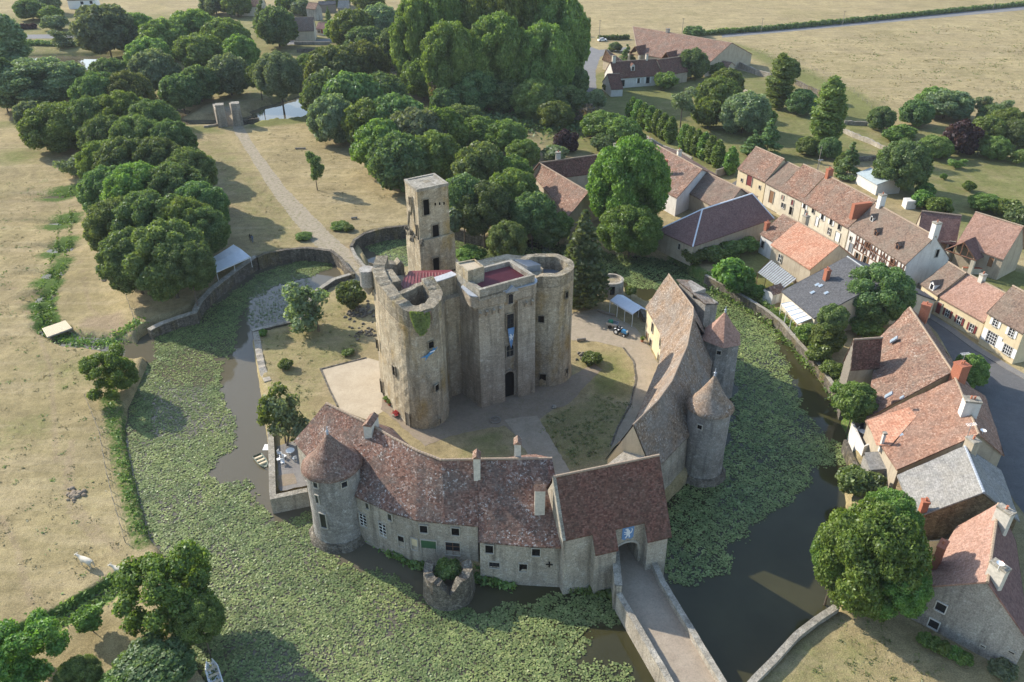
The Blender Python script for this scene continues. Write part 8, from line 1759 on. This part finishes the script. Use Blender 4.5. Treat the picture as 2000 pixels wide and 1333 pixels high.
def logbench(px, py, L, rz, label):
    p = at(px, py, 0); ca, sa = math.cos(rz)*L/2, math.sin(rz)*L/2; mb = MB(); mb.tube((p.x-ca, p.y-sa, .3), (p.x+ca, p.y+sa, .3), .22, n=8); mb.tube((p.x-ca*.7, p.y-sa*.7, 0), (p.x-ca*.7, p.y-sa*.7, .2), .2); mb.tube((p.x+ca*.7, p.y+sa*.7, 0), (p.x+ca*.7, p.y+sa*.7, .2), .2); tag(mb.build('log', M['grey_wood']), label, 'log')
logbench(1184, 614, 3.5, -.6, 'dark log lying at the edge of the courtyard near the white canopy'); logbench(1135, 666, 1.6, .2, 'short log on the courtyard grass'); logbench(692, 428, 1.4, .3, 'short log on the dry lawn left of the pond wall'); logbench(587, 292, 3.0, 0.1, 'pale plank lying on the dry lawn near the lone tree')
# stone edging round the court and lawn
def edging(pts, label, mat='rubble_stone'): wallstrip('edging', pts, .22, -.2, .14, M[mat], label, 'edging', jag=.03)
edging([(625,723),(668,712),(716,700)], 'stone edging at the top of the petanque court'); edging([(625,723),(642,762),(658,795)], 'stone edging at the left of the petanque court')
edging([(1216,680),(1236,706),(1241,740),(1230,790),(1205,835),(1192,870)], 'curved stone edging of the courtyard lawn')
# field gate and fences at the left
def fence(name, label, pts, z, n, h=1.1, rails=2, mat='grey_wood'):
    P = [at(*p, z) for p in pts]; r_ = thing(name, label, 'fence', tuple(P[0])); T_ = [P[0]]
    L = sum((P[i+1]-P[i]).length for i in range(len(P)-1)); 
    def on(s):
        s *= L; i = 0
        while i < len(P)-2 and s > (P[i+1]-P[i]).length: s -= (P[i+1]-P[i]).length; i += 1
        return P[i].lerp(P[i+1], min(1, s/(P[i+1]-P[i]).length))
    Q_ = [on(k/(n-1)) for k in range(n)]
    for q in Q_:
        g = hz(q.x, q.y); mb = MB(); mb.tube((q.x, q.y, g-.1), (q.x, q.y, g+h), .05, n=5); mb.build('post', M[mat], r_)
    for k in range(rails):
        mb = MB()
        for i in range(n-1): a, b = Q_[i], Q_[i+1]; za, zb = hz(a.x, a.y), hz(b.x, b.y); mb.tube((a.x, a.y, za+h*(.45+.45*k)), (b.x, b.y, zb+h*(.45+.45*k)), .015, n=4)
        mb.build('rail', M[mat], r_)
fence('field_fence', 'wooden field fence between the left avenue and the stream meadow', [(236,545),(246,580),(255,605),(268,640)], -.5, 7)
fence('wire_fence', 'thin wire fence along the left bank of the moat', [(168,780),(196,850),(208,920),(222,980),(245,1060)], FIELDZ, 14, 1.0)
fence('pasture_fence', 'wire fence along the edge of the big pasture', [(1425,98),(1480,108),(1560,124),(1640,160),(1702,212)], 0, 22, 1.2)
def pole(px, py, h, label, arm=True):
    p = at(px, py, 0); r_ = thing('utility_pole', label, 'utility pole', (p.x, p.y, 0), 'wooden utility poles'); mb = MB(); mb.tube((p.x, p.y, 0), (p.x, p.y, h), .14, .10, 8); mb.build('pole', M['grey_wood'], r_)
    if arm: mb = MB(); mb.box((p.x, p.y, h-.4), (1.4, .1, .1)); mb.build('crossarm', M['black_metal'], r_)
pole(1170,80,9,'utility pole beside the road junction near the farm'); pole(1486,66,7,'utility pole in the hedge, first right of the farm barn'); pole(1645,50,7,'utility pole in the hedge, second right of the farm barn'); pole(1939,20,7,'utility pole in the hedge near the top right corner'); pole(1332,66,7,'utility pole behind the farm barn'); pole(1595,338,7,'utility pole beside the red chimney of the village row')
# street furniture and antenna
def antenna(px, py, z, label, h=3.0):
    p = at(px, py, z); mb = MB(); mb.tube((p.x, p.y, z-h), (p.x, p.y, z), .04, n=5); mb.tube((p.x-.7, p.y, z-.1), (p.x+.7, p.y+.3, z-.1), .025, n=4)
    for k in range(7): x = -.6+k*.2; mb.tube((p.x+x, p.y-.3+x*.2, z-.1), (p.x+x, p.y+.3+x*.2, z-.1), .018, n=4)
    tag(mb.build('antenna', M['steel']), label, 'antenna')
antenna(1886,690,12.5,'television antenna on the brick chimney of the long house'); antenna(1603,312,12,'television antenna on the red chimney of the village row'); antenna(1898,828,11.5,'television antenna beside the big white chimney')
def dish(px, py, z, label): p = at(px, py, z); r_ = MB(); r_.lathe((p.x, p.y), [(0, z), (.2, z+.05), (.35, z+.16), (.36, z+.18), (.2, z+.08), (0, z+.03)], 14); r_.tube((p.x, p.y, z-.8), (p.x, p.y, z+.02), .03, n=5); tag(r_.build('satellite_dish', M['white_paint']), label, 'satellite dish')
dish(1953,1103,11.6,'white satellite dish on the near ridge chimney of the pink-roofed house'); dish(1920,843,8.5,'white satellite dish near the street behind the orange roof')
# parked car and small things far away
def car(px, py, rz, label, mat):
    p = at(px, py, 0); r_ = thing('parked_car', label, 'car', (p.x, p.y, 0), None, rz); ca, sa = math.cos(rz), math.sin(rz); P = lambda x, y, zz: (p.x+x*ca-y*sa, p.y+x*sa+y*ca, zz)
    mb = MB(); mb.box(P(0, 0, .62), (4.1, 1.7, .6), rz, taper=.94); mb.build('body', M[mat], r_); mb = MB(); mb.box(P(-.2, 0, 1.15), (2.3, 1.5, .5), rz, taper=.78); mb.build('cabin', M['dark_glass'], r_); mb = MB(); mb.box(P(-.2, 0, 1.42), (1.7, 1.15, .05), rz); mb.build('car_roof', M[mat], r_)
    for x in (-1.3, 1.3):
        for y in (-.75, .75): mb = MB(); mb.tube(P(x, y-.12, .33), P(x, y+.12, .33), .33, n=12); mb.build('wheel', M['black_metal'], r_)
m_plain('car_grey', (.35, .37, .42), .3, 0, 1, .6)
car(590, 73, 1.3, 'grey car parked in front of the cream house across the river', 'car_grey'); car(1176, 81, .3, 'pale trailer-like vehicle parked beside the road junction', 'white_paint')
p = at(141, 262, 1.0); mb = MB(); mb.box((p.x, p.y, 0), (3.2, 1.4, .5), .2, taper=.8); tag(mb.build('upturned_boat', M['white_paint']), 'white upturned boat under the trees left of the avenue', 'boat')
p = at(752, 125, WATER); mb = MB(); mb.box((p.x, p.y, WATER+.3), (3.0, 1.2, .5), .2, taper=.7); tag(mb.build('moored_boat', M['white_paint']), 'small white boat on the pond glimpsed left of the poplars', 'boat')
# ================================================================= air
hb = MB(); hb.box((0, 1400, 34), (3300, 2900, 78)); hz_m = bpy.data.materials.new('haze_air'); hz_m.use_nodes = True; q_ = hz_m.node_tree.nodes; q_.remove(q_['Principled BSDF'])
vol = q_.new('ShaderNodeVolumePrincipled'); vol.inputs['Color'].default_value = (.86, .91, 1, 1); vol.inputs['Density'].default_value = .00008; vol.inputs['Anisotropy'].default_value = .0
hz_m.node_tree.links.new(vol.outputs[0], q_['Material Output'].inputs['Volume'])
tag(hb.build('haze', hz_m, uv=False), kind='stuff')
